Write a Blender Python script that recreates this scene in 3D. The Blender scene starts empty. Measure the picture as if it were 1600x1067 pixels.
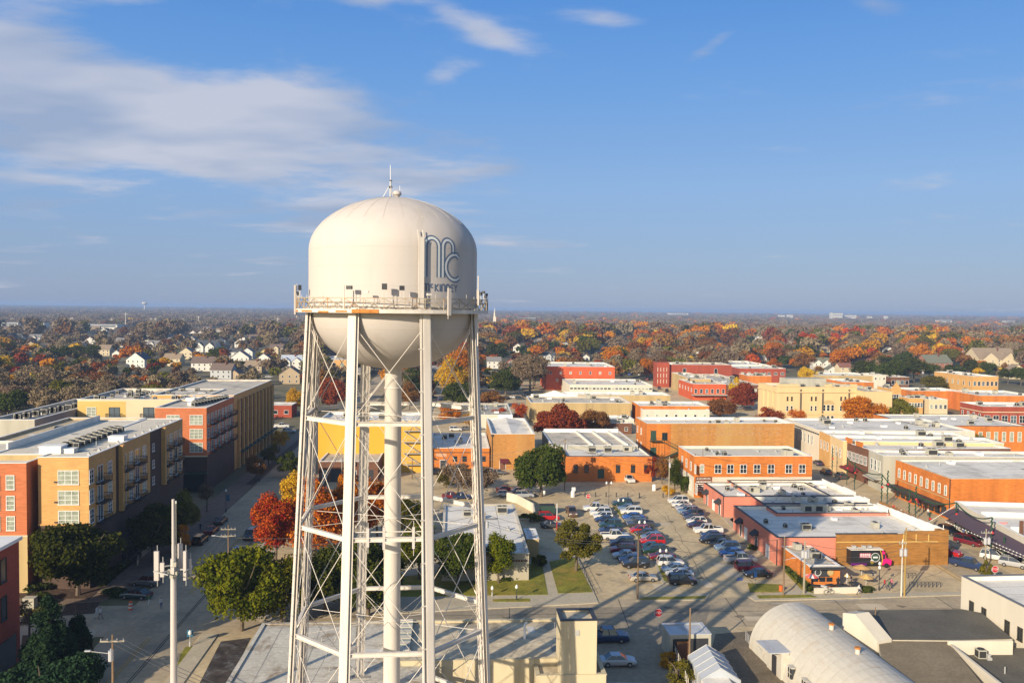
import bpy, bmesh, math, random
import numpy as np
from mathutils import Vector, Matrix
random.seed(7)
PI = math.pi
R_ = math.radians
sc = bpy.context.scene
COL = sc.collection

# ---------------------------------------------------------------- camera
FPX = 1320.0
HC = 45.0
PITCH, ROLL = R_(2.15), R_(0.61)
Fw = Vector((0, math.cos(PITCH), -math.sin(PITCH)))
U0 = Vector((0, math.sin(PITCH), math.cos(PITCH)))
R0 = Vector((1, 0, 0))
CR = math.cos(ROLL) * R0 + math.sin(ROLL) * U0
CU = -math.sin(ROLL) * R0 + math.cos(ROLL) * U0
cd = bpy.data.cameras.new('camera'); cam = bpy.data.objects.new('camera', cd); COL.objects.link(cam)
cam.matrix_world = Matrix(((CR.x, CU.x, -Fw.x, 0), (CR.y, CU.y, -Fw.y, 0), (CR.z, CU.z, -Fw.z, HC), (0, 0, 0, 1)))
cd.sensor_fit = 'HORIZONTAL'; cd.sensor_width = 36; cd.lens = 36 * FPX / 1600
cd.clip_start = 1; cd.clip_end = 60000
sc.camera = cam

# ---------------------------------------------------------------- light
SUN_EL = R_(20.5)
SUN_DIR = Vector((0.583, 0.812, 0)).normalized()          # direction the light travels on the ground
w = bpy.data.worlds.new('World'); sc.world = w; w.use_nodes = True
nt = w.node_tree; N = nt.nodes; L = nt.links; N.clear()
def nd(tree, t, **kw):
    n = tree.nodes.new(t)
    for k, v in kw.items(): setattr(n, k, v)
    return n
out = nd(nt, 'ShaderNodeOutputWorld'); bg = nd(nt, 'ShaderNodeBackground')
sky = nd(nt, 'ShaderNodeTexSky', sky_type='NISHITA')
sky.sun_disc = False; sky.sun_elevation = SUN_EL
# where the sun stands (towards it): -SUN_DIR ; nishita rotation is measured clockwise from +Y
sky.sun_rotation = math.atan2(-SUN_DIR.x, -SUN_DIR.y)
sky.altitude = 200; sky.air_density = 1.0; sky.dust_density = 0.6; sky.ozone_density = 2.2
bg.inputs['Strength'].default_value = 0.11
tc = nd(nt, 'ShaderNodeTexCoord')
def vmath(op, a, b=None):
    n = nd(nt, 'ShaderNodeMath', operation=op)
    for i, v in enumerate((a, b)):
        if v is None: continue
        if isinstance(v, (int, float)): n.inputs[i].default_value = v
        else: L.new(v, n.inputs[i])
    return n.outputs[0]
sep = nd(nt, 'ShaderNodeSeparateXYZ'); L.new(tc.outputs['Generated'], sep.inputs[0])
az = vmath('ARCTAN2', sep.outputs[0], sep.outputs[1])
el = vmath('ARCSINE', sep.outputs[2])
zc = vmath('ADD', vmath('MAXIMUM', sep.outputs[2], 0.0), 0.09)
px_ = vmath('DIVIDE', sep.outputs[0], zc); py_ = vmath('DIVIDE', sep.outputs[1], zc)
cmb = nd(nt, 'ShaderNodeCombineXYZ'); L.new(px_, cmb.inputs[0]); L.new(py_, cmb.inputs[1])
mp = nd(nt, 'ShaderNodeMapping'); L.new(cmb.outputs[0], mp.inputs[0])
mp.inputs['Rotation'].default_value = (0, 0, R_(20)); mp.inputs['Location'].default_value = (3.1, 1.7, 0)
mp.inputs['Scale'].default_value = (1.0, 1.35, 1)
n1 = nd(nt, 'ShaderNodeTexNoise'); n1.inputs['Scale'].default_value = 0.85; n1.inputs['Detail'].default_value = 7; n1.inputs['Roughness'].default_value = 0.6; n1.inputs['Distortion'].default_value = 0.2
L.new(mp.outputs[0], n1.inputs['Vector'])
def blob(a0, e0, sa, se, amp, tilt=0.0):
    da = vmath('SUBTRACT', az, a0); de = vmath('SUBTRACT', vmath('SUBTRACT', el, e0), vmath('MULTIPLY', da, tilt))
    q = vmath('ADD', vmath('POWER', vmath('ABSOLUTE', vmath('DIVIDE', da, sa)), 2.0), vmath('POWER', vmath('ABSOLUTE', vmath('DIVIDE', de, se)), 2.0))
    return vmath('MULTIPLY', vmath('EXPONENT', vmath('MULTIPLY', q, -1.0)), amp)
W = None
# a cloud bank breaking up towards the north-east; its out-of-view west is added for less blue ambient
for args in [(-0.62, 0.215, 0.34, 0.085, 0.62, -0.10), (-0.36, 0.20, 0.30, 0.06, 0.58, -0.18), (-0.455, 0.35, 0.10, 0.035, 0.85, 0.2), (-0.62, 0.345, 0.08, 0.02, 0.4, 0), (-0.32, 0.145, 0.22, 0.03, 0.34, -0.2),
             (-0.19, 0.215, 0.11, 0.03, 0.42, -0.12), (-1.5, 0.42, 0.8, 0.45, 0.34, 0.0), (-0.08, 0.265, 0.035, 0.014, 0.40, 0.3), (0.42, 0.335, 0.1, 0.015, .25, 0),
             (0.223, 0.293, 0.035, 0.012, 0.55, 0.45), (0.114, 0.325, 0.07, 0.012, 0.5, -0.1), (0.40, 0.318, 0.04, 0.014, 0.5, -0.2), (0.51, 0.345, 0.06, 0.010, 0.6, -0.1), (-0.04, 0.315, 0.06, 0.016, 0.5, -0.35), (-0.17, 0.35, 0.04, 0.02, 0.55, 0.0), (0.55, 0.32, 0.3, 0.02, 0.14, 0.0), (-0.5, 0.06, 0.5, 0.03, 0.05, 0.0)]:
    b = blob(*args); W = b if W is None else vmath('ADD', W, b)
dens = vmath('ADD', vmath('MULTIPLY', vmath('SUBTRACT', n1.outputs['Fac'], 0.5), 2.7), vmath('SUBTRACT', W, 0.19))
mr = nd(nt, 'ShaderNodeMapRange', interpolation_type='SMOOTHSTEP'); L.new(dens, mr.inputs['Value'])
mr.inputs['From Min'].default_value = 0.0; mr.inputs['From Max'].default_value = 0.55
mr.inputs['To Max'].default_value = 0.80
n2 = nd(nt, 'ShaderNodeTexNoise'); n2.inputs['Scale'].default_value = 1.1; n2.inputs['Detail'].default_value = 3
L.new(mp.outputs[0], n2.inputs['Vector'])
cr = nd(nt, 'ShaderNodeValToRGB'); L.new(n2.outputs['Fac'], cr.inputs[0])
cr.color_ramp.elements[0].position = 0.38; cr.color_ramp.elements[0].color = (2.45, 2.95, 4.0, 1)
cr.color_ramp.elements[1].position = 0.60; cr.color_ramp.elements[1].color = (4.3, 4.35, 4.85, 1)
mix = nd(nt, 'ShaderNodeMix', data_type='RGBA')
hz = nd(nt, 'ShaderNodeValToRGB'); L.new(vmath('MULTIPLY', vmath('MAXIMUM', el, 0.0), 1.0), hz.inputs[0])
EL = hz.color_ramp.elements
for i, (p, c) in enumerate([(0.0, (0.26, 0.34, 0.53)), (0.05, (0.25, 0.36, 0.58)), (0.14, (0.235, 0.40, 0.70)), (0.26, (0.135, 0.335, 0.73)), (0.37, (0.075, 0.265, 0.70)), (0.62, (0.10, 0.22, 0.48)), (1.0, (0.12, 0.20, 0.36))]):
    e = EL[i] if i < 2 else EL.new(p)
    e.position = p; e.color = (*[v * 0.5 for v in c], 1)
hz2 = nd(nt, 'ShaderNodeMix', data_type='RGBA', blend_type='MULTIPLY'); hz2.inputs['Factor'].default_value = 1.0
L.new(hz.outputs[0], hz2.inputs['A']); hz2.inputs['B'].default_value = (13.8, 13.8, 13.8, 1)
veil = nd(nt, 'ShaderNodeMix', data_type='RGBA'); # the clear blue, hazy at its foot, that stands opposite the sun; it gives way to the plain sky model towards the sun
dsun = vmath('ADD', vmath('MULTIPLY', sep.outputs[0], SUN_DIR.x), vmath('MULTIPLY', sep.outputs[1], SUN_DIR.y))
vr = nd(nt, 'ShaderNodeMapRange', interpolation_type='SMOOTHSTEP'); L.new(dsun, vr.inputs['Value'])
vr.inputs['From Min'].default_value = -0.55; vr.inputs['From Max'].default_value = 0.35; vr.inputs['To Min'].default_value = 0.0; vr.inputs['To Max'].default_value = 0.85
L.new(vr.outputs[0], veil.inputs['Factor'])
L.new(sky.outputs[0], veil.inputs['A']); L.new(hz2.outputs['Result'], veil.inputs['B'])
L.new(mr.outputs[0], mix.inputs['Factor']); L.new(veil.outputs['Result'], mix.inputs['A']); L.new(cr.outputs[0], mix.inputs['B'])
L.new(mix.outputs['Result'], bg.inputs['Color']); L.new(bg.outputs[0], out.inputs['Surface'])

sd = bpy.data.lights.new('sun', 'SUN'); sd.energy = 5.0; sd.angle = R_(0.55); sd.color = (1.0, 0.85, 0.64)
sun = bpy.data.objects.new('sun', sd); COL.objects.link(sun); sun.location = (-200, -300, 200)
ld = Vector((SUN_DIR.x * math.cos(SUN_EL), SUN_DIR.y * math.cos(SUN_EL), -math.sin(SUN_EL)))
sun.rotation_euler = ld.to_track_quat('-Z', 'Y').to_euler()
sc.view_settings.view_transform = 'Standard'; sc.view_settings.look = 'None'; sc.view_settings.gamma = 1
sc.view_settings.exposure = 0.40
sc.view_settings.use_curve_mapping = False
sc.render.engine = 'CYCLES'; sc.cycles.use_denoising = True
sc.cycles.max_bounces = 5; sc.cycles.diffuse_bounces = 2; sc.cycles.glossy_bounces = 2; sc.cycles.transmission_bounces = 2
sc.cycles.volume_bounces = 0; sc.cycles.transparent_max_bounces = 4
sc.cycles.caustics_reflective = False; sc.cycles.caustics_refractive = False

# ---------------------------------------------------------------- pixel to place
def ray(px, py):
    return (CR * (px - 800) + CU * (533.5 - py) + Fw * FPX)
def P(px, py, h=0.0):
    d = ray(px, py); t = (h - HC) / d.z
    return Vector((d.x * t, d.y * t, h))
def PY(px, py, Y):
    d = ray(px, py); t = Y / d.y
    return Vector((d.x * t, Y, HC + d.z * t))
G = R_(4.0)

# ---------------------------------------------------------------- mesh helpers
class MB:
    def __init__(s): s.v = []; s.f = []; s.m = []; s.mi = 0
    def poly(s, pts):
        n = len(s.v); s.v += [tuple(p) for p in pts]; s.f.append(tuple(range(n, n + len(pts)))); s.m.append(s.mi)
    def box(s, x0, x1, y0, y1, z0, z1):
        if x1 < x0: x0, x1 = x1, x0
        if y1 < y0: y0, y1 = y1, y0
        n = len(s.v)
        s.v += [(x0, y0, z0), (x1, y0, z0), (x1, y1, z0), (x0, y1, z0), (x0, y0, z1), (x1, y0, z1), (x1, y1, z1), (x0, y1, z1)]
        for q in ((0, 3, 2, 1), (4, 5, 6, 7), (0, 1, 5, 4), (1, 2, 6, 5), (2, 3, 7, 6), (3, 0, 4, 7)):
            s.f.append(tuple(n + i for i in q)); s.m.append(s.mi)
    def prism(s, pts, z0, z1):
        n = len(s.v); k = len(pts)
        a = sum(pts[i][0] * pts[(i + 1) % k][1] - pts[(i + 1) % k][0] * pts[i][1] for i in range(k))
        if a < 0: pts = pts[::-1]
        s.v += [(p[0], p[1], z0) for p in pts] + [(p[0], p[1], z1) for p in pts]
        s.f.append(tuple(n + i for i in range(k))[::-1]); s.f.append(tuple(n + k + i for i in range(k))); s.m += [s.mi, s.mi]
        for i in range(k):
            j = (i + 1) % k; s.f.append((n + i, n + j, n + k + j, n + k + i)); s.m.append(s.mi)
    def tube(s, p, q, r, n=6, r2=None, caps=True):
        p = Vector(p); q = Vector(q); d = (q - p)
        if d.length < 1e-6: return
        d.normalize(); a = d.orthogonal().normalized(); b = d.cross(a); r2 = r if r2 is None else r2
        o = len(s.v)
        for c, rr in ((p, r), (q, r2)):
            for i in range(n):
                t = 2 * PI * i / n; s.v.append(tuple(c + a * math.cos(t) * rr + b * math.sin(t) * rr))
        for i in range(n):
            j = (i + 1) % n; s.f.append((o + i, o + j, o + n + j, o + n + i)); s.m.append(s.mi)
        if caps:
            s.f.append(tuple(o + i for i in range(n))[::-1]); s.f.append(tuple(o + n + i for i in range(n))); s.m += [s.mi, s.mi]
    def path(s, pts, r, n=5):
        for a, b in zip(pts[:-1], pts[1:]): s.tube(a, b, r, n)
    def bar(s, p, q, w, h, up=(0, 0, 1)):
        p = Vector(p); q = Vector(q); d = (q - p).normalized(); a = d.cross(Vector(up))
        if a.length < 1e-4: a = d.orthogonal()
        a.normalize(); b = a.cross(d).normalized(); a = a * w / 2; b = b * h / 2
        n = len(s.v)
        for c in (p, q): s.v += [tuple(c - a - b), tuple(c + a - b), tuple(c + a + b), tuple(c - a + b)]
        for f in ((0, 3, 2, 1), (4, 5, 6, 7), (0, 1, 5, 4), (1, 2, 6, 5), (2, 3, 7, 6), (3, 0, 4, 7)):
            s.f.append(tuple(n + i for i in f)); s.m.append(s.mi)
    def lathe(s, prof, n=48, c=(0, 0, 0)):
        o = len(s.v)
        for r, z in prof:
            for i in range(n):
                t = 2 * PI * i / n; s.v.append((c[0] + r * math.cos(t), c[1] + r * math.sin(t), c[2] + z))
        for k in range(len(prof) - 1):
            for i in range(n):
                j = (i + 1) % n
                s.f.append((o + k * n + i, o + k * n + j, o + (k + 1) * n + j, o + (k + 1) * n + i)); s.m.append(s.mi)
    def mesh(s, name, mats, smooth=False):
        me = bpy.data.meshes.new(name); me.from_pydata(s.v, [], s.f)
        if not isinstance(mats, (list, tuple)): mats = [mats]
        for m in mats: me.materials.append(m)
        if len(mats) > 1: me.polygons.foreach_set('material_index', s.m)
        if smooth: me.polygons.foreach_set('use_smooth', [True] * len(s.f))
        me.update(); return me
    def build(s, name, mats, parent=None, smooth=False, **kw):
        return link(name, s.mesh(name, mats, smooth), parent, **kw)
def link(name, me, parent=None, loc=None, rz=None, **kw):
    o = bpy.data.objects.new(name, me); COL.objects.link(o)
    if parent is not None: o.parent = parent
    if loc is not None: o.location = loc
    if rz is not None: o.rotation_euler = (0, 0, rz)
    for k, v in kw.items(): o[k] = v
    return o
def thing(name, label, cat, loc=(0, 0, 0), rz=0.0, group=None):
    o = bpy.data.objects.new(name, None); COL.objects.link(o); o.empty_display_size = 1
    o.location = loc; o.rotation_euler = (0, 0, rz); o['label'] = label; o['category'] = cat
    if group: o['group'] = group
    return o
def tag(o, label, cat, group=None):
    o['label'] = label; o['category'] = cat
    if group: o['group'] = group
    return o
def copy_tree(o, parent=None):
    c = o.copy(); COL.objects.link(c)
    if parent is not None: c.parent = parent
    for ch in KIDS.get(o.name, []): copy_tree(ch, c)
    return c
KIDS = {}
def reg(o):
    KIDS[o.name] = list(o.children)
    for c in o.children: reg(c)

# ---------------------------------------------------------------- materials
def s2l(r, g, b):
    f = lambda c: (c / 255) / 12.92 if c / 255 <= 0.04045 else ((c / 255 + 0.055) / 1.055) ** 2.4
    return (f(r), f(g), f(b))
MATS = {}
def M(name, col=None, rough=0.85, var=0.12, scale=0.35, streak=False, metal=0.0, bump=0.0, stain=None, stain_amt=0.0, stain_scale=0.08, spec=0.3, fine=0.0, fine_scale=3.0, course=0.0, rnd=0.0):
    if name in MATS: return MATS[name]
    m = bpy.data.materials.new(name); m.use_nodes = True; t = m.node_tree; n = t.nodes; l = t.links
    b = n['Principled BSDF']; b.inputs['Roughness'].default_value = rough; b.inputs['Metallic'].default_value = metal
    b.inputs['Specular IOR Level'].default_value = spec
    g = nd(t, 'ShaderNodeNewGeometry'); mpn = nd(t, 'ShaderNodeMapping'); l.new(g.outputs['Position'], mpn.inputs[0])
    if streak: mpn.inputs['Scale'].default_value = (1, 1, 0.13)
    no = nd(t, 'ShaderNodeTexNoise'); no.inputs['Scale'].default_value = scale; no.inputs['Detail'].default_value = 5; no.inputs['Roughness'].default_value = 0.6
    l.new(mpn.outputs[0], no.inputs['Vector'])
    def ramp(src, a, bb, p0=0.3, p1=0.7):
        r = nd(t, 'ShaderNodeValToRGB'); l.new(src, r.inputs[0])
        r.color_ramp.elements[0].position = p0; r.color_ramp.elements[0].color = (*a, 1)
        r.color_ramp.elements[1].position = p1; r.color_ramp.elements[1].color = (*bb, 1); return r.outputs[0]
    dk = tuple(c * (1 - var) for c in col); lt = tuple(min(c * (1 + var), 0.95) for c in col)
    c = ramp(no.outputs['Fac'], dk, lt)
    def mixc(fac, a, bcol, mode='MIX'):
        x = nd(t, 'ShaderNodeMix', data_type='RGBA', blend_type=mode)
        if isinstance(fac, float): x.inputs['Factor'].default_value = fac
        else: l.new(fac, x.inputs['Factor'])
        l.new(a, x.inputs['A'])
        if isinstance(bcol, tuple): x.inputs['B'].default_value = (*bcol, 1)
        else: l.new(bcol, x.inputs['B'])
        return x.outputs['Result']
    if fine > 0:
        n3 = nd(t, 'ShaderNodeTexNoise'); n3.inputs['Scale'].default_value = fine_scale; n3.inputs['Detail'].default_value = 4
        l.new(g.outputs['Position'], n3.inputs['Vector'])
        v = ramp(n3.outputs['Fac'], (1 - fine,) * 3, (1 + fine,) * 3, 0.35, 0.65)
        c = mixc(1.0, c, v, 'MULTIPLY')
    if course > 0:      # brick courses, seen as fine horizontal grain
        mp2 = nd(t, 'ShaderNodeMapping'); mp2.inputs['Scale'].default_value = (0.9, 0.9, 9.0); l.new(g.outputs['Position'], mp2.inputs[0])
        n4 = nd(t, 'ShaderNodeTexNoise'); n4.inputs['Scale'].default_value = 0.9; n4.inputs['Detail'].default_value = 3; l.new(mp2.outputs[0], n4.inputs['Vector'])
        v = ramp(n4.outputs['Fac'], (1 - course,) * 3, (1 + course,) * 3, 0.35, 0.65)
        c = mixc(1.0, c, v, 'MULTIPLY')
    if stain is not None:
        n2 = nd(t, 'ShaderNodeTexNoise'); n2.inputs['Scale'].default_value = stain_scale; n2.inputs['Detail'].default_value = 6; n2.inputs['Roughness'].default_value = 0.65; n2.inputs['Distortion'].default_value = 0.6
        l.new(mpn.outputs[0], n2.inputs['Vector'])
        fac = nd(t, 'ShaderNodeMapRange', interpolation_type='SMOOTHSTEP'); l.new(n2.outputs['Fac'], fac.inputs['Value'])
        fac.inputs['From Min'].default_value = 0.48; fac.inputs['From Max'].default_value = 0.68; fac.inputs['To Max'].default_value = stain_amt
        c = mixc(fac.outputs[0], c, tuple(stain))
    if rnd > 0:
        oi = nd(t, 'ShaderNodeObjectInfo'); hs = nd(t, 'ShaderNodeHueSaturation'); l.new(c, hs.inputs['Color'])
        a = nd(t, 'ShaderNodeMapRange'); l.new(oi.outputs['Random'], a.inputs['Value']); a.inputs['To Min'].default_value = 1 - rnd; a.inputs['To Max'].default_value = 1 + rnd
        l.new(a.outputs[0], hs.inputs['Value']); c = hs.outputs[0]
    l.new(c, b.inputs['Base Color'])
    if bump > 0:
        bn = nd(t, 'ShaderNodeBump'); bn.inputs['Strength'].default_value = bump; bn.inputs['Distance'].default_value = 0.05
        nb = nd(t, 'ShaderNodeTexNoise'); nb.inputs['Scale'].default_value = 6; l.new(g.outputs['Position'], nb.inputs['Vector'])
        l.new(nb.outputs['Fac'], bn.inputs['Height']); l.new(bn.outputs[0], b.inputs['Normal'])
    MATS[name] = m; return m
def flat(name, col, rough=0.5, metal=0.0, spec=0.5, coat=0.0):
    if name in MATS: return MATS[name]
    m = bpy.data.materials.new(name); m.use_nodes = True; b = m.node_tree.nodes['Principled BSDF']
    b.inputs['Base Color'].default_value = (*col, 1); b.inputs['Roughness'].default_value = rough; b.inputs['Metallic'].default_value = metal
    b.inputs['Specular IOR Level'].default_value = spec
    if coat: b.inputs['Coat Weight'].default_value = coat; b.inputs['Coat Roughness'].default_value = 0.08
    MATS[name] = m; return m

m_tank = M('white_tower_paint', (0.52, 0.475, 0.44), rough=0.7, var=0.03, scale=0.5, streak=True, stain=(0.43, 0.385, 0.33), stain_amt=0.5, stain_scale=0.4, spec=0.35)
m_steel = M('white_painted_steel', (0.66, 0.605, 0.535), rough=0.7, var=0.06, scale=1.2, streak=True, stain=(0.42, 0.33, 0.22), stain_amt=0.25, stain_scale=1.5)
m_rust = M('rusted_steel', (0.50, 0.19, 0.045), rough=0.9, var=0.3, scale=3.0)
m_galv = M('galvanized_steel', (0.48, 0.48, 0.46), rough=0.45, metal=0.3, var=0.1, scale=2.0)
m_dark = flat('dark_metal', (0.035, 0.036, 0.04), 0.55)
m_logo = flat('grey_blue_logo_paint', s2l(84, 102, 128), 0.55)
m_logo_l = flat('pale_blue_logo_paint', s2l(205, 208, 206), 0.55)
m_white = M('white_trim_paint', (0.78, 0.77, 0.73), rough=0.6, var=0.05)
m_glass = flat('dark_window_glass', (0.020, 0.027, 0.034), 0.08, spec=0.8)
m_glass_b = M('window_glass_with_blinds', (0.30, 0.33, 0.26), rough=0.25, var=0.35, scale=1.3)
m_glass_g = flat('grey_window_glass', (0.10, 0.13, 0.15), 0.1, spec=0.7)
m_blackfr = flat('black_frame_paint', (0.02, 0.02, 0.022), 0.5)
# ================================================================ WATER TOWER
TC = P(615, 700, HC - 12.8)   # placeholder, replaced below
_d = ray(615, 481); _t = 78.6 / _d.y
TC = Vector((_d.x * _t, 78.6, 0))
tower = thing('water_tower', 'tall white steel water tower with domed tank, eight legs and blue-grey lettering', 'water tower', TC)
TR = 7.70; Z0 = 44.9; Z1 = 50.2; ZT = 55.25; ZB = 39.4
mb = MB(); prof = []
for i in range(15):
    a = PI / 2 * i / 14; prof.append((TR * math.sin(a) if i else 0.02, Z0 - (Z0 - ZB) * math.cos(a)))
for k in (0.33, 0.66): prof.append((TR, Z0 + (Z1 - Z0) * k))
for i in range(19):
    a = PI / 2 * i / 18; prof.append((max(TR * abs(math.cos(a)) ** 1.12, 0.02), Z1 + (ZT - Z1) * math.sin(a)))
mb.lathe(prof, 96); tank = mb.build('tank', m_tank, tower, smooth=True)
# faint weld seams and roof ribs
mb = MB()
for k in range(24):
    a = 2 * PI * k / 24; pts = []
    for i in range(6, 19):
        b = PI / 2 * i / 18; r = TR * abs(math.cos(b)) ** 1.12 + 0.006; pts.append((r * math.cos(a), r * math.sin(a), Z1 + (ZT - Z1) * math.sin(b) + 0.004))
    mb.path(pts, 0.012, 3)
for z in (41.5, 43.2, 46.9, 48.6, 50.2):
    r = TR * math.sqrt(max(0, 1 - ((Z0 - z) / (Z0 - ZB)) ** 2)) if z < Z0 else TR
    mb.lathe([(r - .004, -.012), (r + .007, 0), (r - .004, .012)], 96, (0, 0, z))
mb.build('weld_seams', M('weld_paint', (0.46, 0.43, 0.36), var=0.15), tank, kind='stuff')
mb = MB(); mb.lathe([(TR + 0.02, 0), (TR + 0.16, 0.0), (TR + 0.16, 0.12), (TR + 0.02, 0.12)], 96, (0, 0, Z0 + 0.2)); mb.build('girder_ring', m_steel, tank)
# vent and mast on top
mb = MB(); mb.lathe([(0.01, 0.62), (0.30, 0.58), (0.42, 0.40), (0.42, 0.22), (0.27, 0.20), (0.27, -0.1)], 20, (0.25, 0, ZT)); mb.build('roof_vent', m_tank, tower, smooth=True)
mb = MB(); mx = -0.35
mb.tube((mx, 0, ZT - 0.15), (mx, 0, ZT + 1.5), 0.075, 8); mb.tube((mx, 0, ZT + 1.5), (mx - 0.02, 0, ZT + 2.95), 0.028, 6)
mb.tube((mx, 0, ZT + 1.2), (mx - 0.75, 0.2, ZT - 0.02), 0.03); mb.tube((mx, 0, ZT + 1.2), (mx + 0.3, -0.6, ZT - 0.02), 0.03)
mb.tube((mx + .85, 0.1, ZT + 0.5), (mx + .85, 0.1, ZT + 1.1), 0.02); mb.tube((mx, 0, ZT + 1.42), (mx + 1.3, 0.1, ZT + 1.35), 0.012)
mb.mi = 1; mb.box(mx - 0.14, mx + 0.16, -0.12, 0.12, ZT + 0.85, ZT + 1.05); mb.box(mx - 0.07, mx + 0.14, -0.08, 0.08, ZT + 1.48, ZT + 1.6)
mb.build('aerial_mast', [m_galv, m_dark], tower)
# riser
mb = MB(); mb.lathe([(0.78, 0), (0.78, ZB + 0.5), (0.92, ZB + 0.62)], 32)
riser = mb.build('riser_pipe', m_steel, tower, smooth=True)
for z in (35.1, 25.5, 22.2, 15.8, 6.1, 37.6):
    mb = MB(); mb.lathe([(0.785, 0), (0.84, 0), (0.84, 0.1), (0.785, 0.1)], 32, (0, 0, z)); mb.build('pipe_band', m_steel, riser)
# legs
LA = [R_(-17.0 + 45 * k) for k in range(8)]        # angle from the side towards the camera, turning right
def dirp(a): return Vector((math.sin(a), -math.cos(a), 0))
def legR(z): return 7.85 + (Z0 - z) * 0.0475
def legp(k, z): return dirp(LA[k % 8]) * legR(z) + Vector((0, 0, z))
for k in range(8):
    d = dirp(LA[k]); tdir = Vector((math.cos(LA[k]), math.sin(LA[k]), 0))
    mb = MB()
    p0 = legp(k, -0.2); p1 = legp(k, Z0 + 0.15)
    ax = (p1 - p0).normalized()
    for sgn in (-1, 1):      # two channels
        mb.bar(p0 + tdir * sgn * 0.26, p1 + tdir * sgn * 0.26, 0.05, 0.50, tdir)
        for s2 in (-1, 1): mb.bar(p0 + tdir * sgn * 0.31 + d * s2 * 0.23, p1 + tdir * sgn * 0.31 + d * s2 * 0.23, 0.09, 0.04, d)
    mb.bar(p0 + d * 0.258, p1 + d * 0.258, 0.56, 0.025, d); mb.bar(p0 - d * 0.10, p1 - d * 0.10, 0.46, 0.02, d)     # outer cover plate and web
    leg = mb.build('leg', m_steel, tower)
    mb = MB(); n = 46
    for i in range(n):      # lacing bars on the inner side
        a = p0.lerp(p1, i / n); b = p0.lerp(p1, (i + 1) / n); s = 1 if i % 2 else -1
        mb.bar(a + tdir * s * 0.25 - d * 0.26, b - tdir * s * 0.25 - d * 0.26, 0.045, 0.02, d)
    mb.build('lacing_bars', m_steel, leg)
    mb = MB(); f = legp(k, 0); mb.box(f.x - .9, f.x + .9, f.y - .9, f.y + .9, -0.3, 0.35); mb.build('footing', M('footing_concrete', (0.4, 0.38, 0.34)), leg)
RINGS = [35.1, 25.4, 15.75, 6.1]
for z in RINGS:
    for k in range(8):
        a = legp(k, z); b = legp(k + 1, z); d = (b - a).normalized()
        a = a + d * 0.42; b = b - d * 0.42
        mb = MB(); mb.bar(a, b, 0.30, 0.05); mb.bar(a + Vector((0, 0, .32)), b + Vector((0, 0, .32)), 0.30, 0.05)
        mb.bar(a + Vector((0, 0, .16)), b + Vector((0, 0, .16)), 0.06, 0.27)
        mb.build('strut', m_steel, tower)
    mb = MB()
    for k in range(8):
        mb.tube(legp(k, z) * 1.0, dirp(LA[k]) * 0.84 + Vector((0, 0, z + 0.05)), 0.028, 5)
    if z > 10: mb.build('riser_stay_rods', m_steel, tower, kind='stuff')
lev = [Z0 - 1.2] + RINGS + [0.3]
for i in range(5):
    zt, zb = lev[i], lev[i + 1]
    for k in range(8):
        for (u, v) in ((k, k + 1), (k + 1, k)):
            a = legp(u, zt - 0.1); b = legp(v, zb + 0.3); e = (b - a).normalized()
            mb = MB(); mb.tube(a + e * 0.3, b - e * 0.3, 0.034, 5)
            mb.tube(b - e * 1.2, b - e * 0.8, 0.075, 5); mb.build('tie_rod', m_steel, tower)
# balcony
BR = 8.75; BZ = 44.75
mb = MB(); n = 96
def ring(mb, r, z, rad, n=96):
    for i in range(n):
        a = 2 * PI * i / n; b = 2 * PI * (i + 1) / n
        mb.tube((r * math.cos(a), r * math.sin(a), z), (r * math.cos(b), r * math.sin(b), z), rad, 4, caps=False)
mb.lathe([(TR + 0.05, 0.04), (BR, 0.04), (BR, -0.10), (BR - 0.03, -0.10), (BR - 0.03, 0), (TR + 0.05, 0)], 96, (0, 0, BZ))
mb.lathe([(BR + 0.01, 0.16), (BR + 0.04, 0.16), (BR + 0.04, -0.16), (BR + 0.01, -0.16)], 96, (0, 0, BZ))
balc = mb.build('balcony', m_steel, tower)
mb = MB()      # rusted stretch of the balcony edge
a0, a1 = -15.0, 0.0
for i in range(8):
    A = dirp(R_(a0 + (a1 - a0) * i / 8)) * (BR + 0.07); B = dirp(R_(a0 + (a1 - a0) * (i + 1) / 8)) * (BR + 0.07)
    mb.bar(A + Vector((0, 0, BZ)), B + Vector((0, 0, BZ)), 0.03, 0.30)
for (s, e, zz) in ((-56, -44, .02), (-38, -30, -.03), (-78, -64, .02), (-25, -18, 0.03)):
    for i in range(5):
        A = dirp(R_(s + (e - s) * i / 5)) * (BR + 0.065); B = dirp(R_(s + (e - s) * (i + 1) / 5)) * (BR + 0.065)
        mb.bar(A + Vector((0, 0, BZ + zz - 0.06)), B + Vector((0, 0, BZ + zz - 0.06)), 0.02, 0.14)
mb.build('rust_patch', m_rust, balc)
mb = MB()
ring(mb, BR, BZ + 1.10, 0.045); ring(mb, BR, BZ + 0.75, 0.03)
NP = 32
for i in range(NP):
    a = 2 * PI * i / NP + .05; b = 2 * PI * (i + 1) / NP + .05
    A = Vector((BR * math.cos(a), BR * math.sin(a), BZ)); B = Vector((BR * math.cos(b), BR * math.sin(b), BZ))
    mb.tube(A, A + Vector((0, 0, 1.1)), 0.04, 4)
    mb.tube(A + Vector((0, 0, .06)), B + Vector((0, 0, 1.05)), 0.034, 4); mb.tube(B + Vector((0, 0, .06)), A + Vector((0, 0, 1.05)), 0.034, 4)
mb.build('railing', M('weathered_rail_paint', (0.40, 0.34, 0.24), rough=.8, var=.2, scale=1.0, stain=(0.42, 0.20, 0.06), stain_amt=0.8, stain_scale=0.5), balc)
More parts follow.
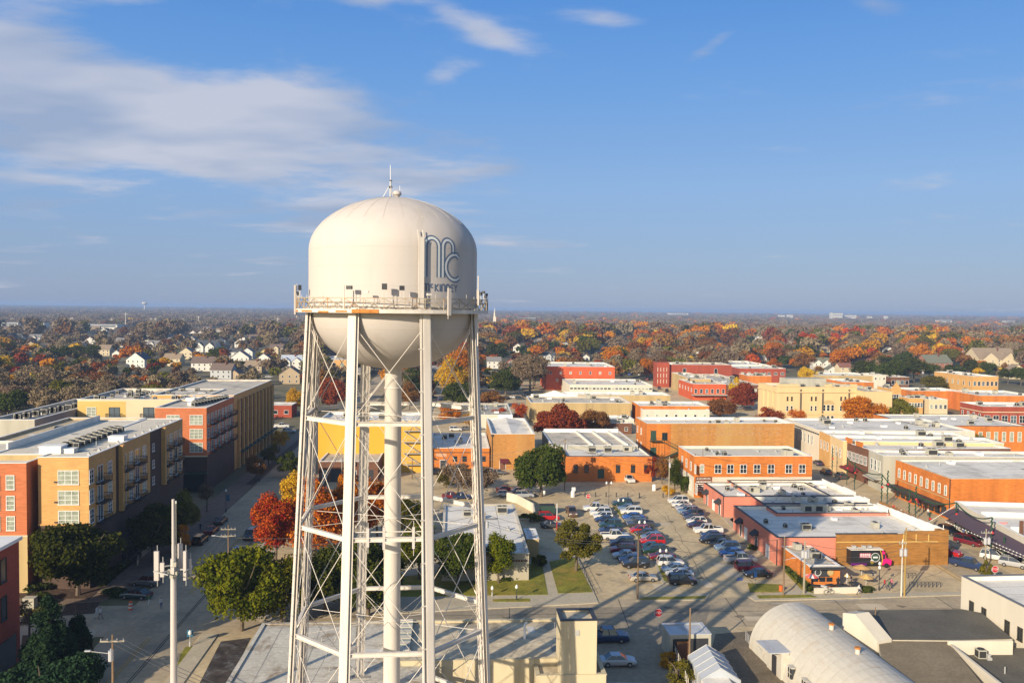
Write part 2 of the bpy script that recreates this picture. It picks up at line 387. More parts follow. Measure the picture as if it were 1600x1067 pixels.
# gear on the balcony: panel antennas and dark boxes
def bal(a, r=BR): return dirp(R_(a + 8)) * r
def panel(name, a, r, z0, z1, w, dp, m, par=tower, pole=True):
    a += 8; mb = MB(); d = dirp(R_(a)); t = Vector((math.cos(R_(a)), math.sin(R_(a)), 0)); c = d * r
    mb.bar(c + Vector((0, 0, z0)), c + Vector((0, 0, z1)), w, dp, d)
    if pole: mb.tube(c - d * (dp / 2 + .08) + Vector((0, 0, z0 - .3)), c - d * (dp / 2 + .08) + Vector((0, 0, z1 + .1)), 0.035, 5)
    return mb.build(name, m, par)
for a, z0, z1, w in ((-91, BZ - .4, BZ + 2.3, .32), (-28, BZ + .1, BZ + 2.1, .0), (31.5, BZ - .3, BZ + 2.0, .30), (58, BZ - 3, BZ + 3.2, .0), (56, BZ + .6, BZ + 1.9, .16)):
    if w: panel('panel_antenna', a, BR + .2, z0, z1, w, .16, m_tank)
    else:
        mb = MB(); mb.tube(bal(a) + Vector((0, 0, z0)), bal(a) + Vector((0, 0, z1)), 0.055, 6); mb.build('whip_antenna', m_steel, tower)
for a, z, w, h in ((-72, 2.0, .42, .45), (-25, 1.95, .5, .3), (-15, 1.6, .4, .15), (-5, 2.05, .42, .5), (4.5, 1.95, .42, .38), (20, 1.45, .4, .2), (63, 1.65, .35, .3), (69, 1.8, .3, .22), (74, 1.4, .4, .3), (80, 1.6, .3, .25), (-82, 1.5, .4, .35)):
    mb = MB(); c = bal(a, BR - .1); a += 8; d = dirp(R_(a)); t = Vector((math.cos(R_(a)), math.sin(R_(a)), 0))
    for s in (-.35, .35): mb.tube(c + t * w * s + Vector((0, 0, BZ + 1.0)), c + t * w * s + Vector((0, 0, BZ + z)), 0.02, 4)
    mb.mi = 1; mb.bar(c + Vector((0, 0, BZ + z - h / 2)), c + Vector((0, 0, BZ + z + h / 2)), w, .22, d)
    mb.build('equipment_box', [m_steel, m_dark if h > .2 else m_steel], tower)
for k in range(26):
    a = -95 + k * 7.4; mb = MB(); hh = random.choice([.25, .4, .7, .35]); c = bal(a, BR)
    mb.tube(c + Vector((0, 0, BZ + 1.0)), c + Vector((0, 0, BZ + 1.1 + hh)), 0.018, 4); mb.build('rail_rod', m_steel, tower)
# ladder with cage down the left leg, cable conduit by the front right leg
k = 7; tl = -Vector((math.cos(LA[k]), math.sin(LA[k]), 0)); mb = MB()
A = legp(k, 0) + tl * .62; B = legp(k, BZ) + tl * .62
for s in (0, 0.42):
    mb.tube(A + tl * s, B + tl * s, 0.035, 5)
n = 120
for i in range(n):
    p = A.lerp(B, i / n); mb.tube(p, p + tl * .42, 0.016, 4)
for i in range(26):
    p = A.lerp(B, i / 26); mb.tube(p, p - tl * .3, 0.02, 4)
mb.build('leg_ladder', m_steel, tower)
mb = MB()
for i in range(24):
    p = legp(7, 1.5 + i * 1.8); q = dirp(LA[7])
    mb.bar(p - tl * .42 + q * .27, p + tl * .42 + q * .27, 0.03, 0.06)
mb.build('leg_straps', m_galv, tower)
mb = MB(); k = 1; tl = -Vector((math.cos(LA[k]), math.sin(LA[k]), 0)); dd = dirp(LA[k])
mb.tube(legp(k, 0) + tl * .66 + dd * .1, legp(k, BZ + .3) + tl * .44 + dd * .1, 0.10, 8)
mb.tube(legp(k, 0) + tl * .50 + dd * .15, legp(k, BZ + .3) + tl * .56 + dd * .15, 0.045, 6)
for i in range(12): p = legp(k, 2 + 3.6 * i); mb.bar(p + tl * .2 + dd * .2, p + tl * .75 + dd * .2, .04, .1)
mb.build('cable_conduit', m_steel, tower)
# mid-height antenna frame around the pipe
mb = MB(); za = 26.2
for a, b in ((0, 1), (1, 2), (7, 0), (3, 4)):
    pass
A = legp(0, za); B = legp(1, za); mb.tube(A, B, 0.05, 5)
C = legp(7, za); 
mb.build('antenna_crossbar', m_steel, tower)
for f, hh in ((0.25, 2.0), (0.45, 2.4), (.82, 2.3)):
    p = A.lerp(B, f); mb = MB(); mb.bar(p + Vector((0, -.12, -hh * .62)), p + Vector((0, -.12, hh * .18)), .22, .12, (0, -1, 0)); mb.tube(p + Vector((0, 0, -hh * .9)), p + Vector((0, 0, hh * .4)), .03, 5)
    mb.build('panel_antenna', m_tank, tower)
# tank ladder: a raised fin climbing the shell and the dome
mb = MB(); a = R_(24.6); d = dirp(a); t = Vector((math.cos(a), math.sin(a), 0)); pts = []
for s in (-.22, .22):
    mb.bar(d * (TR + .28) + t * s + Vector((0, 0, BZ)), d * (TR + .28) + t * s + Vector((0, 0, Z1 + .5)), .06, .06, d)
    last = d * (TR + .28) + t * s + Vector((0, 0, Z1 + .5))
    for i in range(2, 4):
        b = PI / 2 * i / 18; p = d * (TR * math.cos(b) + .25 - .02 * i) + t * s + Vector((0, 0, Z1 + (ZT - Z1) * math.sin(b) + .15)); mb.bar(last, p, .06, .06, d); last = p
mb.bar(d * (TR + .34) + Vector((0, 0, BZ + 0)), d * (TR + .34) + Vector((0, 0, Z1 + .8)), .5, .02, d)
for i in range(22): z = BZ + .3 * i; mb.bar(d * (TR + .28) + t * -.22 + Vector((0, 0, z)), d * (TR + .28) + t * .22 + Vector((0, 0, z)), .03, .03)
for i in range(5): z = BZ + .8 + 1.2 * i; mb.bar(d * (TR - .02) + Vector((0, 0, z)), d * (TR + .3) + Vector((0, 0, z)), .04, .06)
mb.build('tank_ladder', m_steel, tower)
# painted emblem: strokes wrapped round the shell.  (s, z) in metres on the unrolled shell
def wrap(s, z, off, a0): 
    a = a0 + s / TR; r = TR + off
    if z > Z1:
        q = min((z - Z1) / (ZT - Z1), .99); r = TR * math.sqrt(1 - q * q) ** 1.12 + off
    return dirp(a) * r + Vector((0, 0, z))
def smooth(pts, closed=False, n=6):
    P_ = [Vector(p) for p in pts]; o = []
    for i in range(len(P_) - 1):
        p0 = P_[max(i - 1, 0)]; p1 = P_[i]; p2 = P_[i + 1]; p3 = P_[min(i + 2, len(P_) - 1)]
        for k in range(n):
            t = k / n; o.append(0.5 * ((2 * p1) + (-p0 + p2) * t + (2 * p0 - 5 * p1 + 4 * p2 - p3) * t * t + (-p0 + 3 * p1 - 3 * p2 + p3) * t ** 3))
    o.append(P_[-1]); return o
def stroke(mb, pts, wd, off, a0, shift=0.0):
    n = len(pts); nor = []
    for i in range(n):
        d = (pts[min(i + 1, n - 1)] - pts[max(i - 1, 0)]).normalized(); nor.append(Vector((-d.y, d.x)))
    q = [pts[i] + nor[i] * shift for i in range(n)]
    for i in range(n - 1):
        a, b = q[i], q[i + 1]; na, nb = nor[i] * wd / 2, nor[i + 1] * wd / 2
        quad = [a - na, b - nb, b + nb, a + na]
        mb.poly([wrap(p.x, p.y, off, a0) for p in quad])
def arch(x0, x1, zt, zb0, zb1):      # leg up, round arch, leg down
    r = (x1 - x0) / 2; zc = zt - r * 1.1; pts = [Vector((x0, zb0)), Vector((x0, (zb0 + zc) / 2)), Vector((x0, zc))]
    for i in range(1, 12):
        a = PI - PI * i / 12; pts.append(Vector(((x0 + x1) / 2 + r * math.cos(a), zc + (zt - zc) * math.sin(a))))
    pts += [Vector((x1, zc)), Vector((x1, (zc + zb1) / 2)), Vector((x1, zb1))]
    return pts
def emblem(a0, name):
    e = None
    zb = 47.70
    bands = [arch(0.30, 1.62, 51.05, zb, zb), arch(2.02, 3.18, 50.95, zb, 49.75)]
    c = [Vector((3.90, 49.45))]
    for i in range(0, 15):
        a = R_(78 + 204 * i / 14); c.append(Vector((3.42 + 1.08 * math.cos(a), 48.62 + 1.10 * math.sin(a))))
    bands.append(c + [Vector((3.98, 47.72))])
    mb = MB()
    for b in bands: stroke(mb, b, 0.34, 0.012, a0)
    base = mb.build(name, m_logo_l, tank)
    mb = MB()
    for b in bands:
        stroke(mb, b, 0.125, 0.017, a0, 0.17); stroke(mb, b, 0.125, 0.017, a0, -0.17)
    # the town's name below, in rounded monoline capitals
    H = 0.62; zb = 46.50; x = 0.16; wl = 0.105
    V = lambda a, b: Vector((a, b))
    def arc(cx, cz, rx, rz, d0, d1, n=10): return [V(cx + rx * math.cos(R_(d0 + (d1 - d0) * i / n)), cz + rz * math.sin(R_(d0 + (d1 - d0) * i / n))) for i in range(n + 1)]
    def put(pts): stroke(mb, [V(x + p.x, zb + p.y) for p in pts], wl, 0.017, a0)
    def nn(w): return [V(0, 0), V(0, H - w / 2)] + arc(w / 2, H - w / 2, w / 2, w / 2, 170, 10) + [V(w, H - w / 2), V(w, 0)]
    put(nn(.26)); x += .26; put(nn(.26)); x += .26 + .16
    put(arc(.13, H - .17, .13, .15, 50, 310)); x += .26 + .16
    put([V(0, 0), V(0, H)]); put([V(.32, H), V(.03, H * .5)]); put([V(.03, H * .5), V(.34, 0)]); x += .34 + .16
    put([V(0, 0), V(0, H)]); x += .17
    put(nn(.32)); x += .32 + .17
    put(nn(.32)); x += .32 + .17
    put(arc(.27, H / 2, .27, H / 2, 75, 285)); put([V(.03, H / 2), V(.3, H / 2)]); x += .36 + .12
    put([V(0, H), V(.17, H * .5)]); put([V(.36, H), V(.17, H * .5)]); put([V(.17, H * .5), V(.17, 0)])
    mb.build('lettering', m_logo, tank)
emblem(R_(25.6), 'emblem')
emblem(R_(-112.0), 'emblem')
# ================================================================ SETTING: ground, streets, lots
def gp(pts): return [P(*p) for p in pts]
def sheet(name, pts, z, m, **kw):
    mb = MB(); mb.poly([(p[0], p[1], z) for p in pts]); return mb.build(name, m, None, kind='structure', **kw)
m_dirt = M('dry_suburban_ground', (0.17, 0.145, 0.08), var=0.4, scale=0.02, stain=(0.10, 0.10, 0.035), stain_amt=0.8, stain_scale=0.03)
m_conc = M('tan_concrete', (0.55, 0.43, 0.255), var=0.15, scale=0.12, fine=0.10, fine_scale=1.2, stain=(0.26, 0.22, 0.16), stain_amt=0.55, stain_scale=0.16)
m_asph = M('worn_grey_asphalt', (0.30, 0.25, 0.175), var=0.15, scale=0.12, fine=0.12, fine_scale=1.5, stain=(0.28, 0.255, 0.21), stain_amt=0.5, stain_scale=0.1)
m_road = M('concrete_street', (0.43, 0.345, 0.225), var=0.12, scale=0.15, fine=0.1, fine_scale=1.4, stain=(0.21, 0.188, 0.15), stain_amt=0.6, stain_scale=0.12)
m_side = M('sidewalk_concrete', (0.46, 0.40, 0.29), var=0.1, scale=0.3, fine=0.08)
m_grass = M('winter_grass', (0.20, 0.19, 0.022), var=0.35, scale=0.25, fine=0.25, fine_scale=4, stain=(0.36, 0.24, 0.05), stain_amt=0.8, stain_scale=0.22)
m_kerb = M('kerb_concrete', (0.40, 0.36, 0.28), var=0.1)
m_yel = M('yellow_road_paint', (0.45, 0.27, 0.05), var=0.2, scale=2)
m_wht = M('white_road_paint', (0.55, 0.53, 0.48), var=0.25, scale=2)
m_mulch = M('bark_mulch', (0.085, 0.055, 0.038), var=0.35, scale=1.5, fine=0.3)
# ground: one sheet to the horizon
mb = MB()
mb.poly([(-18000, -300, -0.02), (18000, -300, -0.02), (18000, 26000, -0.02), (-18000, 26000, -0.02)])
mb.build('ground', m_dirt, None, kind='structure')
sheet('downtown_paving', [(-41, 60), (60, 60), (60, 118), (175, 128), (190, 560), (-45, 520), (-50, 300)], 0.004, m_conc)
def zc(Z): return -48 - (Z - 102) * 0.0734
def zn(X): return 129.4 + 0.07 * X
# left street
pts = [(zc(Z) - lo, Z) for Z, lo in ((60, 5.8), (100, 5.8), (116, 6.2), (150, 7.5), (175, 8.5), (300, 8.5), (620, 8.5))] + [(zc(Z) + ro, Z) for Z, ro in ((620, 6), (160, 5), (118, 6.5), (60, 6.5))]
sheet('left_street', pts, 0.012, m_road)
sheet('cross_street', [(-110, zn(-110) - 12.3), (170, zn(170) - 12.3), (170, zn(170)), (-110, zn(-110))], 0.008, m_road)
sheet('cross_street_asphalt', gp([(690, 1067), (930, 1067), (935, 1010), (930, 966), (600, 968), (600, 950), (985, 948), (1110, 944), (1100, 985), (1062, 1067)]), 0.016, m_asph)
sheet('gravel_drive', gp([(1118, 990), (1180, 985), (1175, 1010), (1250, 1090), (1160, 1090), (1110, 1020)]), 0.016, M('brown_gravel', (0.17, 0.135, 0.09), var=0.2, scale=0.4, fine=0.2, fine_scale=3))
sheet('side_street', gp([(932, 968), (1040, 968), (1015, 1110), (925, 1110)]), 0.020, m_asph)
# right street
sheet('right_street', [(77.5, 120), (88.5, 120), (86.5, 168), (83.5, 300), (78, 520), (68.5, 520), (74, 300), (77.0, 168)], 0.012, m_road)
def island(name, px, h=0.13, grass=None, inset=0.35):
    g = gp(px); mb = MB(); mb.prism([(p.x, p.y) for p in g], 0.0, h); o = mb.build(name, m_side, None, kind='structure')
    if grass:
        for k, q in enumerate(grass):
            gg = gp(q); mb = MB(); mb.prism([(p.x, p.y) for p in gg], h, h + 0.04); mb.build('lawn', m_grass, None, kind='structure')
    return o
island('sidewalk', [(560, 962), (905, 944), (935, 942), (903, 868), (848, 862), (560, 880)],
       grass=[[(585, 934), (856, 930), (846, 876), (822, 884), (590, 905)], [(872, 928), (926, 926), (899, 872), (858, 878)], [(770, 941), (828, 941), (828, 936), (770, 937)]])
island('sidewalk', [(993, 939), (1103, 938), (1112, 925), (1102, 927), (1040, 930), (1000, 931)], grass=[[(998, 938), (1101, 936), (1104, 932), (1003, 934)]])
island('sidewalk', [(1168, 932), (1180, 939), (1345, 935), (1300, 925), (1262, 911), (1205, 852), (1148, 808), (1140, 812), (1200, 862), (1240, 905), (1243, 922), (1236, 924)],
       grass=[[(1172, 925), (1225, 926), (1221, 914), (1168, 912)], [(1186, 936), (1278, 934), (1266, 930), (1182, 931)], [(1252, 922), (1272, 928), (1232, 890), (1226, 894)], [(1172, 858), (1188, 858), (1176, 850), (1168, 850)]])
island('sidewalk', [(1345, 935), (1502, 930), (1502, 925), (1345, 928)])
# grass median between the parking rows
island('median_strip', [(955, 790), (962, 790), (1045, 868), (1062, 905), (1058, 912), (1036, 912), (1030, 904), (1020, 872)],
       grass=[[(957, 792), (961, 791.5), (1043, 869), (1058, 904), (1055, 909), (1038, 909), (1022, 871)]])
island('sidewalk', [(1117, 797), (1134, 792), (1150, 806), (1196, 862), (1188, 866), (1150, 832)], grass=[[(1119, 798), (1131, 795), (1141, 801), (1128, 804)]])
# left pavements
def strip(name, z0, z1, a, b, m=m_side, h=0.13, kind='structure'):
    mb = MB(); q = []
    for Z in (z0, (z0 + z1) / 2, z1): q.append((zc(Z) + a, Z))
    for Z in (z1, (z0 + z1) / 2, z0): q.append((zc(Z) + b, Z))
    mb.prism(q, 0, h); return mb.build(name, m, None, kind=kind)
m_brickpave = M('red_brown_paving', (0.20, 0.145, 0.105), var=0.15, scale=0.5, fine=0.1)
strip('sidewalk', 131, 330, -14.5, -8.6, m_brickpave)
strip('planting_strip', 212, 330, -10.9, -8.9, m_mulch, 0.18)
strip('sidewalk', 134, 300, 5.2, 8.5)
strip('sidewalk', 60, 114.5, 6.8, 9.0)
sheet('sidewalk', gp([(0, 1000), (60, 968), (150, 985), (130, 1040), (20, 1110), (-60, 1110)]), 0.03, m_side)
sheet('lawn', gp([(30, 962), (95, 962), (95, 940), (30, 942)]), 0.03, m_grass)
sheet('planting_bed', gp([(95, 962), (148, 958), (160, 930), (110, 928)]), 0.034, m_mulch)
sheet('planting_bed', gp([(33, 1012), (72, 1012), (75, 992), (35, 992)]), 0.036, m_mulch)
strip('planting_bed', 128, 176, -40, -14.6, m_mulch, 0.10)
sheet('sidewalk', gp([(30, 938), (150, 925), (215, 880), (232, 862), (250, 862), (235, 885), (200, 925), (160, 940), (30, 948)]), 0.038, m_brickpave)
sheet('lawn', gp([(270, 1067), (328, 1010), (290, 1010), (282, 1022), (262, 1090)]), 0.03, m_grass)
sheet('loading_pit', gp([(300, 1090), (345, 1002), (392, 996), (345, 1090)]), 0.034, M('dark_pit_floor', (0.05, 0.04, 0.035), var=.5, scale=.6, stain=(.25, .25, .25), stain_amt=.5, stain_scale=.5))  # flat sheet, near black with grey blotches
# painted markings
def line_px(name, a, b, wd, m, z=0.024):
    A, B = P(*a), P(*b); d = (B - A).normalized(); n = Vector((-d.y, d.x, 0)) * wd / 2
    mb = MB(); mb.poly([A - n + Vector((0, 0, z)), B - n + Vector((0, 0, z)), B + n + Vector((0, 0, z)), A + n + Vector((0, 0, z))]); return mb.build(name, m, None, kind='structure')
for Z0_, Z1_ in ((60, 113), (131, 330)):
    for s in (-.22, .22):
        mb = MB(); mb.poly([(zc(Z0_) + s - .07, Z0_, .024), (zc(Z0_) + s + .07, Z0_, .024), (zc(Z1_) + s + .07, Z1_, .024), (zc(Z1_) + s - .07, Z1_, .024)]); mb.build('centre_line', m_yel, None, kind='structure')
m_tar = M('tar_seam', (0.05, 0.048, 0.045), var=0.2)
for off in (1.9, 2.2):
    mb = MB(); mb.poly([(zc(60) + off, 60, .023), (zc(60) + off + .12, 60, .023), (zc(170) + off + .9, 170, .023), (zc(170) + off + .75, 170, .023)]); mb.build('tar_seam', m_tar, None, kind='structure')
for k in range(9):
    X = -34 + k * 17; mb = MB(); mb.poly([(X, zn(X) - 12.2, .022), (X + .1, zn(X) - 12.2, .022), (X + .1, zn(X) - .1, .022), (X, zn(X) - .1, .022)]); mb.build('tar_seam', m_tar, None, kind='structure')
mb = MB(); mb.poly([(-30, zn(-30) - 6.2, .022), (140, zn(140) - 6.2, .022), (140, zn(140) - 6.1, .022), (-30, zn(-30) - 6.1, .022)]); mb.build('tar_seam', m_tar, None, kind='structure')
line_px('white_line', (1205, 943), (1392, 934), .18, m_wht)
line_px('yellow_line', (1458, 881), (1502, 908), .25, m_yel); line_px('yellow_line', (1462, 880), (1502, 903), .2, m_yel)
line_px('white_line', (940, 1065), (1010, 1067), .14, m_wht)
sheet('accessible_bay_marking', gp([(1150, 907), (1160, 907), (1162, 902), (1152, 902)]), 0.02, M('blue_bay_paint', (0.16, 0.22, 0.38)))
for a, b in (((1011, 905), (1034, 907)), ((1000, 912), (1030, 914)), ((985, 920), (1028, 922)), ((942, 858), (966, 862)), ((938, 848), (965, 850)), ((1125, 890), (1150, 893))):
    line_px('bay_line', a, b, .12, m_wht, 0.01)
for (a, b, wd) in (((905, 905), (930, 860), .1), ((1040, 800), (1100, 905), .1), ((985, 760), (1050, 820), .08), ((1060, 850), (1130, 930), .1), ((1090, 820), (1200, 935), .1), ((1395, 925), (1500, 880), .08), ((1340, 925), (1440, 880), .1), ((1180, 960), (1330, 960), .08)):
    A, B = P(*a), P(*b); d = (B - A).normalized(); nv = Vector((-d.y, d.x, 0)); n = max(4, int((B - A).length / 3)); r_ = random.Random(int(a[0])); q = [A.lerp(B, i / n) + nv * r_.uniform(-.35, .35) for i in range(n + 1)]; mb = MB()
    for u, v in zip(q[:-1], q[1:]): k = nv * wd * .35; z_ = Vector((0, 0, .02)); mb.poly([u - k + z_, v - k + z_, v + k + z_, u + k + z_])
    mb.build('tar_seam', m_tar, None, kind='structure')
_r = random.Random(21); m_oil = M('oil_stain', (0.20, 0.165, 0.115), var=.3, scale=1.5); m_cp = M('newer_concrete_patch', (0.56, 0.47, 0.33), var=.1)
for i in range(46):      # stains and cut-out repairs on the paving
    px_, py_ = (_r.uniform(915, 1190), _r.uniform(775, 925)) if i < 30 else (_r.uniform(250, 1500), _r.uniform(945, 975))
    c = P(px_, py_); mb = MB()
    if i % 3: mb.poly([(c.x + math.cos(a * .7) * _r.uniform(.3, 1.1), c.y + math.sin(a * .7) * _r.uniform(.3, .9), .026 + i * .0001) for a in range(9)]); mb.build('oil_stain', m_oil, None, kind='structure')
    else: x, y = _r.uniform(1.5, 4), _r.uniform(1.5, 5); mb.poly([(c.x, c.y, .026 + i * .0001), (c.x + x, c.y + x * .07, .026 + i * .0001), (c.x + x - y * .07, c.y + y, .026 + i * .0001), (c.x - y * .07, c.y + y, .026 + i * .0001)]); mb.build('paving_patch', m_cp, None, kind='structure')

# ================================================================ BUILDINGS
m_wroof = M('white_membrane_roof', (0.78, 0.735, 0.645), rough=0.7, var=0.06, scale=0.3, stain=(0.42, 0.39, 0.33), stain_amt=0.7, stain_scale=0.12, fine=0.05)
m_groof = M('grey_roof_gravel', (0.58, 0.52, 0.42), var=0.12, scale=0.3, stain=(0.24, 0.23, 0.21), stain_amt=0.7, stain_scale=0.15, fine=0.1)
m_troof = M('tan_grey_roof', (0.70, 0.63, 0.50), var=0.12, scale=0.25, stain=(0.60, 0.57, 0.50), stain_amt=0.6, stain_scale=0.12, fine=0.1)
m_ob = M('orange_brick', (0.55, 0.175, 0.032), var=0.22, scale=0.35, streak=True, course=0.16, stain=(0.40, 0.13, 0.05), stain_amt=0.5, stain_scale=0.12)
m_ob2 = M('weathered_orange_brick', (0.42, 0.20, 0.055), var=0.16, scale=0.3, streak=True, course=0.2, stain=(0.42, 0.26, 0.09), stain_amt=0.9, stain_scale=0.10)
m_rb = M('red_brick', (0.33, 0.068, 0.036), var=0.14, scale=0.35, streak=True, course=0.12, stain=(0.22, 0.06, 0.04), stain_amt=0.5)
m_redp = M('red_painted_brick', (0.52, 0.10, 0.035), var=0.1, scale=0.3, streak=True, course=0.1)
m_brn = M('brown_brick', (0.155, 0.072, 0.042), var=0.15, course=0.15, scale=0.4)
m_tanb = M('tan_brick', (0.58, 0.33, 0.115), var=0.07, scale=0.4, course=0.12)
m_tanw = M('tan_wall', (0.47, 0.345, 0.165), var=0.12, scale=0.3, streak=True, stain=(0.27, 0.20, 0.10), stain_amt=0.6)
m_apred = M('apartment_red_brick', (0.50, 0.16, 0.065), var=0.08, scale=0.4, course=0.12)
m_dkb = M('dark_brown_brick', (0.085, 0.055, 0.042), var=0.12, scale=0.4, course=0.12)
m_cream = M('cream_stucco', (0.62, 0.52, 0.34), var=0.06, scale=0.3)
m_yels = M('yellow_stucco', (0.60, 0.41, 0.13), var=0.06, scale=0.3)
m_ctan = M('cream_stone', (0.66, 0.48, 0.25), var=0.07, scale=0.4, streak=True)
m_ylw = M('mustard_painted_wall', (0.66, 0.36, 0.035), var=0.08, scale=0.25, streak=True, stain=(0.62, 0.42, 0.10), stain_amt=0.6, stain_scale=0.1)
m_pink = M('salmon_painted_brick', (0.60, 0.215, 0.145), var=0.09, scale=0.3, streak=True, course=0.06)
m_gold = M('golden_brown_brick', (0.31, 0.145, 0.035), var=0.12, scale=0.4, course=0.2)
m_whb = M('white_painted_wall', (0.62, 0.565, 0.46), var=0.07, scale=0.3, streak=True, stain=(0.50, 0.46, 0.37), stain_amt=0.4, stain_scale=0.2)
m_gst = M('grey_stucco', (0.42, 0.40, 0.33), var=0.12, scale=0.4, streak=True)
m_met = M('corrugated_metal', (0.52, 0.53, 0.54), rough=0.5, var=0.12, scale=0.5, metal=0.2, stain=(0.33, 0.22, 0.14), stain_amt=0.5, stain_scale=0.3)
m_green = flat('dark_green_paint', (0.025, 0.06, 0.04), 0.6)
m_acg = M('air_conditioner_casing', (0.42, 0.40, 0.33), var=0.1)
m_fan = flat('fan_grille', (0.03, 0.03, 0.03), 0.7)
WC = {}
def window_mesh(w, h, nx, ny, fr, style, gl):
    key = (round(w, 2), round(h, 2), nx, ny, fr.name, style, gl.name)
    if key in WC: return WC[key]
    b = 0.09 if w > 0.8 else 0.07; mb = MB()
    mb.box(-w / 2 - b, -w / 2, -.10, 0.02, -h / 2, h / 2); mb.box(w / 2, w / 2 + b, -.10, .02, -h / 2, h / 2)
    mb.box(-w / 2 - b, w / 2 + b, -.10, .02, h / 2, h / 2 + b); mb.box(-w / 2 - b - .05, w / 2 + b + .05, -.16, .02, -h / 2 - b * 1.3, -h / 2)
    for i in range(1, nx): x = -w / 2 + w * i / nx; mb.box(x - .045, x + .045, -.08, .02, -h / 2, h / 2)
    for i in range(1, ny): z = -h / 2 + h * i / ny; mb.box(-w / 2, w / 2, -.075, .02, z - .035, z + .035)
    if style == 'arch':
        for i in range(6):
            a, c = PI * i / 6, PI * (i + 1) / 6; mb.bar((w / 2 * math.cos(a) * 1.1, -.05, h / 2 + b + w / 4 * math.sin(a)), (w / 2 * math.cos(c) * 1.1, -.05, h / 2 + b + w / 4 * math.sin(c)), .1, .1)
    fm = mb.mesh('window', fr)
    mb = MB(); mb.box(-w / 2, w / 2, -.035, .0, -h / 2, h / 2); pm = mb.mesh('pane', gl)
    WC[key] = (fm, pm); return WC[key]
m_seam = M('roof_seam_grime', (0.36, 0.34, 0.30), var=.3, scale=.8); m_patch = M('roof_patch', (0.62, 0.60, 0.56), var=.15, scale=.6); m_patch2 = M('dark_roof_patch', (0.30, 0.28, 0.25), var=.2, scale=.6)
def roof_wear(b, rz, t, sd_):
    # membrane seams and patches on the larger flat roofs
    if b.w < 7 or b.d < 6: return
    r = random.Random(int(sd_ * 10)); mb = MB(); y = t + 2.5 + r.random()
    while y < b.d - t - 1: mb.box(t + .1, b.w - t - .1, y, y + .10, rz + .002, rz + .008); y += r.choice([3.0, 3.0, 6.0])
    for i in range(int(b.w / 9)): x = t + .5 + (b.w - 2 * t - 1) * r.random(); mb.box(x, x + .09, t + .1, b.d - t - .1, rz + .010, rz + .014)
    mb.build('membrane_seams', m_seam, b.roof, kind='stuff')
    for i in range(min(6, int(b.w * b.d / 120))):
        u, v, p, q = r.random(), r.random(), r.uniform(.8, 3.5), r.uniform(.6, 2.2); x = t + .3 + (b.w - 2 * t - .6 - p) * u; y = t + .3 + max(b.d - 2 * t - .6 - q, .1) * v
        mb = MB(); mb.box(x, x + p, y, y + q, rz + .016, rz + .03); mb.build('roof_patch', r.choice([m_patch, m_patch2, m_patch]), b.roof)
class Bld: pass
def bld(name, label, fl, fr, bk, h, wall, roof=None, par=0.6, cop=None, ang=None, cat='building', w=None, d=None, front=None, th=0.3, z0=0.0, group=None, skip=''):
    b = Bld(); A = P(fl[0], fl[1], h); B = P(fr[0], fr[1], h)
    if ang is None: a = math.atan2(B.y - A.y, B.x - A.x)
    else: a = ang
    ex = Vector((math.cos(a), math.sin(a), 0)); ey = Vector((-ex.y, ex.x, 0))
    b.w = w or abs((B - A).dot(ex)); b.d = d or (P(bk[0], bk[1], h) - A).dot(ey)
    b.h = h; b.par = par; b.a = a
    b.root = thing(name, label, cat, (A.x, A.y, 0), a, group)
    W_, D = b.w, b.d
    mb = MB(); t = th; rz = h - par
    mb.box(0, W_, 0, t, z0, h); b.front = mb.build('wall', front or wall, b.root)
    mb = MB(); mb.box(0, t, t, D, z0, h); b.left = mb.build('wall', wall, b.root)
    mb = MB(); mb.box(W_ - t, W_, t, D, z0, h); b.right = mb.build('wall', wall, b.root)
    mb = MB(); mb.box(t, W_ - t, D - t, D, z0, h); b.back = mb.build('wall', wall, b.root)
    mb = MB(); mb.box(t + .004, W_ - t - .004, t + .004, D - t - .004, rz - .3, rz); b.roof = mb.build('roof', roof or m_wroof, b.root)
    mb = MB(); c = .06; q = t + .12
    mb.box(-c, W_ + c, -c, q, h + .003, h + .10); mb.box(-c, q, q, D + c, h + .003, h + .10); mb.box(W_ - q, W_ + c, q, D + c, h + .003, h + .10); mb.box(q, W_ - q, D - q, D + c, h + .003, h + .10)
    b.coping = mb.build('coping', cop or m_white, b.root)
    if par > 0.25:      # the membrane turned up on the inside of the parapet
        mb = MB(); k = t + .006; z1 = h - .02
        for (p, q_) in (((k, k), (W_ - k, k)), ((W_ - k, k), (W_ - k, D - k)), ((W_ - k, D - k), (k, D - k)), ((k, D - k), (k, k))):
            mb.poly([(*p, rz), (*q_, rz), (*q_, z1), (*p, z1)])
        mb.build('parapet_lining', m_wroof if (roof is None or roof in (m_wroof,)) else roof, b.roof)
    roof_wear(b, rz, t, A.x)
    return b
def face_xf(b, f, s, z, out=0.0):
    if f == 'f': return (s, -out, z), 0.0
    if f == 'l': return (-out, b.d - s, z), -PI / 2
    if f == 'r': return (b.w + out, s, z), PI / 2
    if f == 'b': return (b.w - s, b.d + out, z), PI
def win(b, f, s, z, w, h, nx=2, ny=2, fr=None, gl=None, style='', mixg=True):
    fr = fr or m_white
    if gl is None: gl = random.choice([m_glass, m_glass, m_glass_g, m_glass_b]) if mixg else m_glass
    fm, pm = window_mesh(w, h, nx, ny, fr, style, gl)
    loc, rz = face_xf(b, f, s, z)
    o = link('window', fm, b.root, loc, rz); link('pane', pm, o); return o
def wrow(b, f, n, s0, s1, z, w, h, **kw):
    for i in range(n): win(b, f, s0 + (s1 - s0) * (i / (n - 1) if n > 1 else 0), z, w, h, **kw)
DC = {}
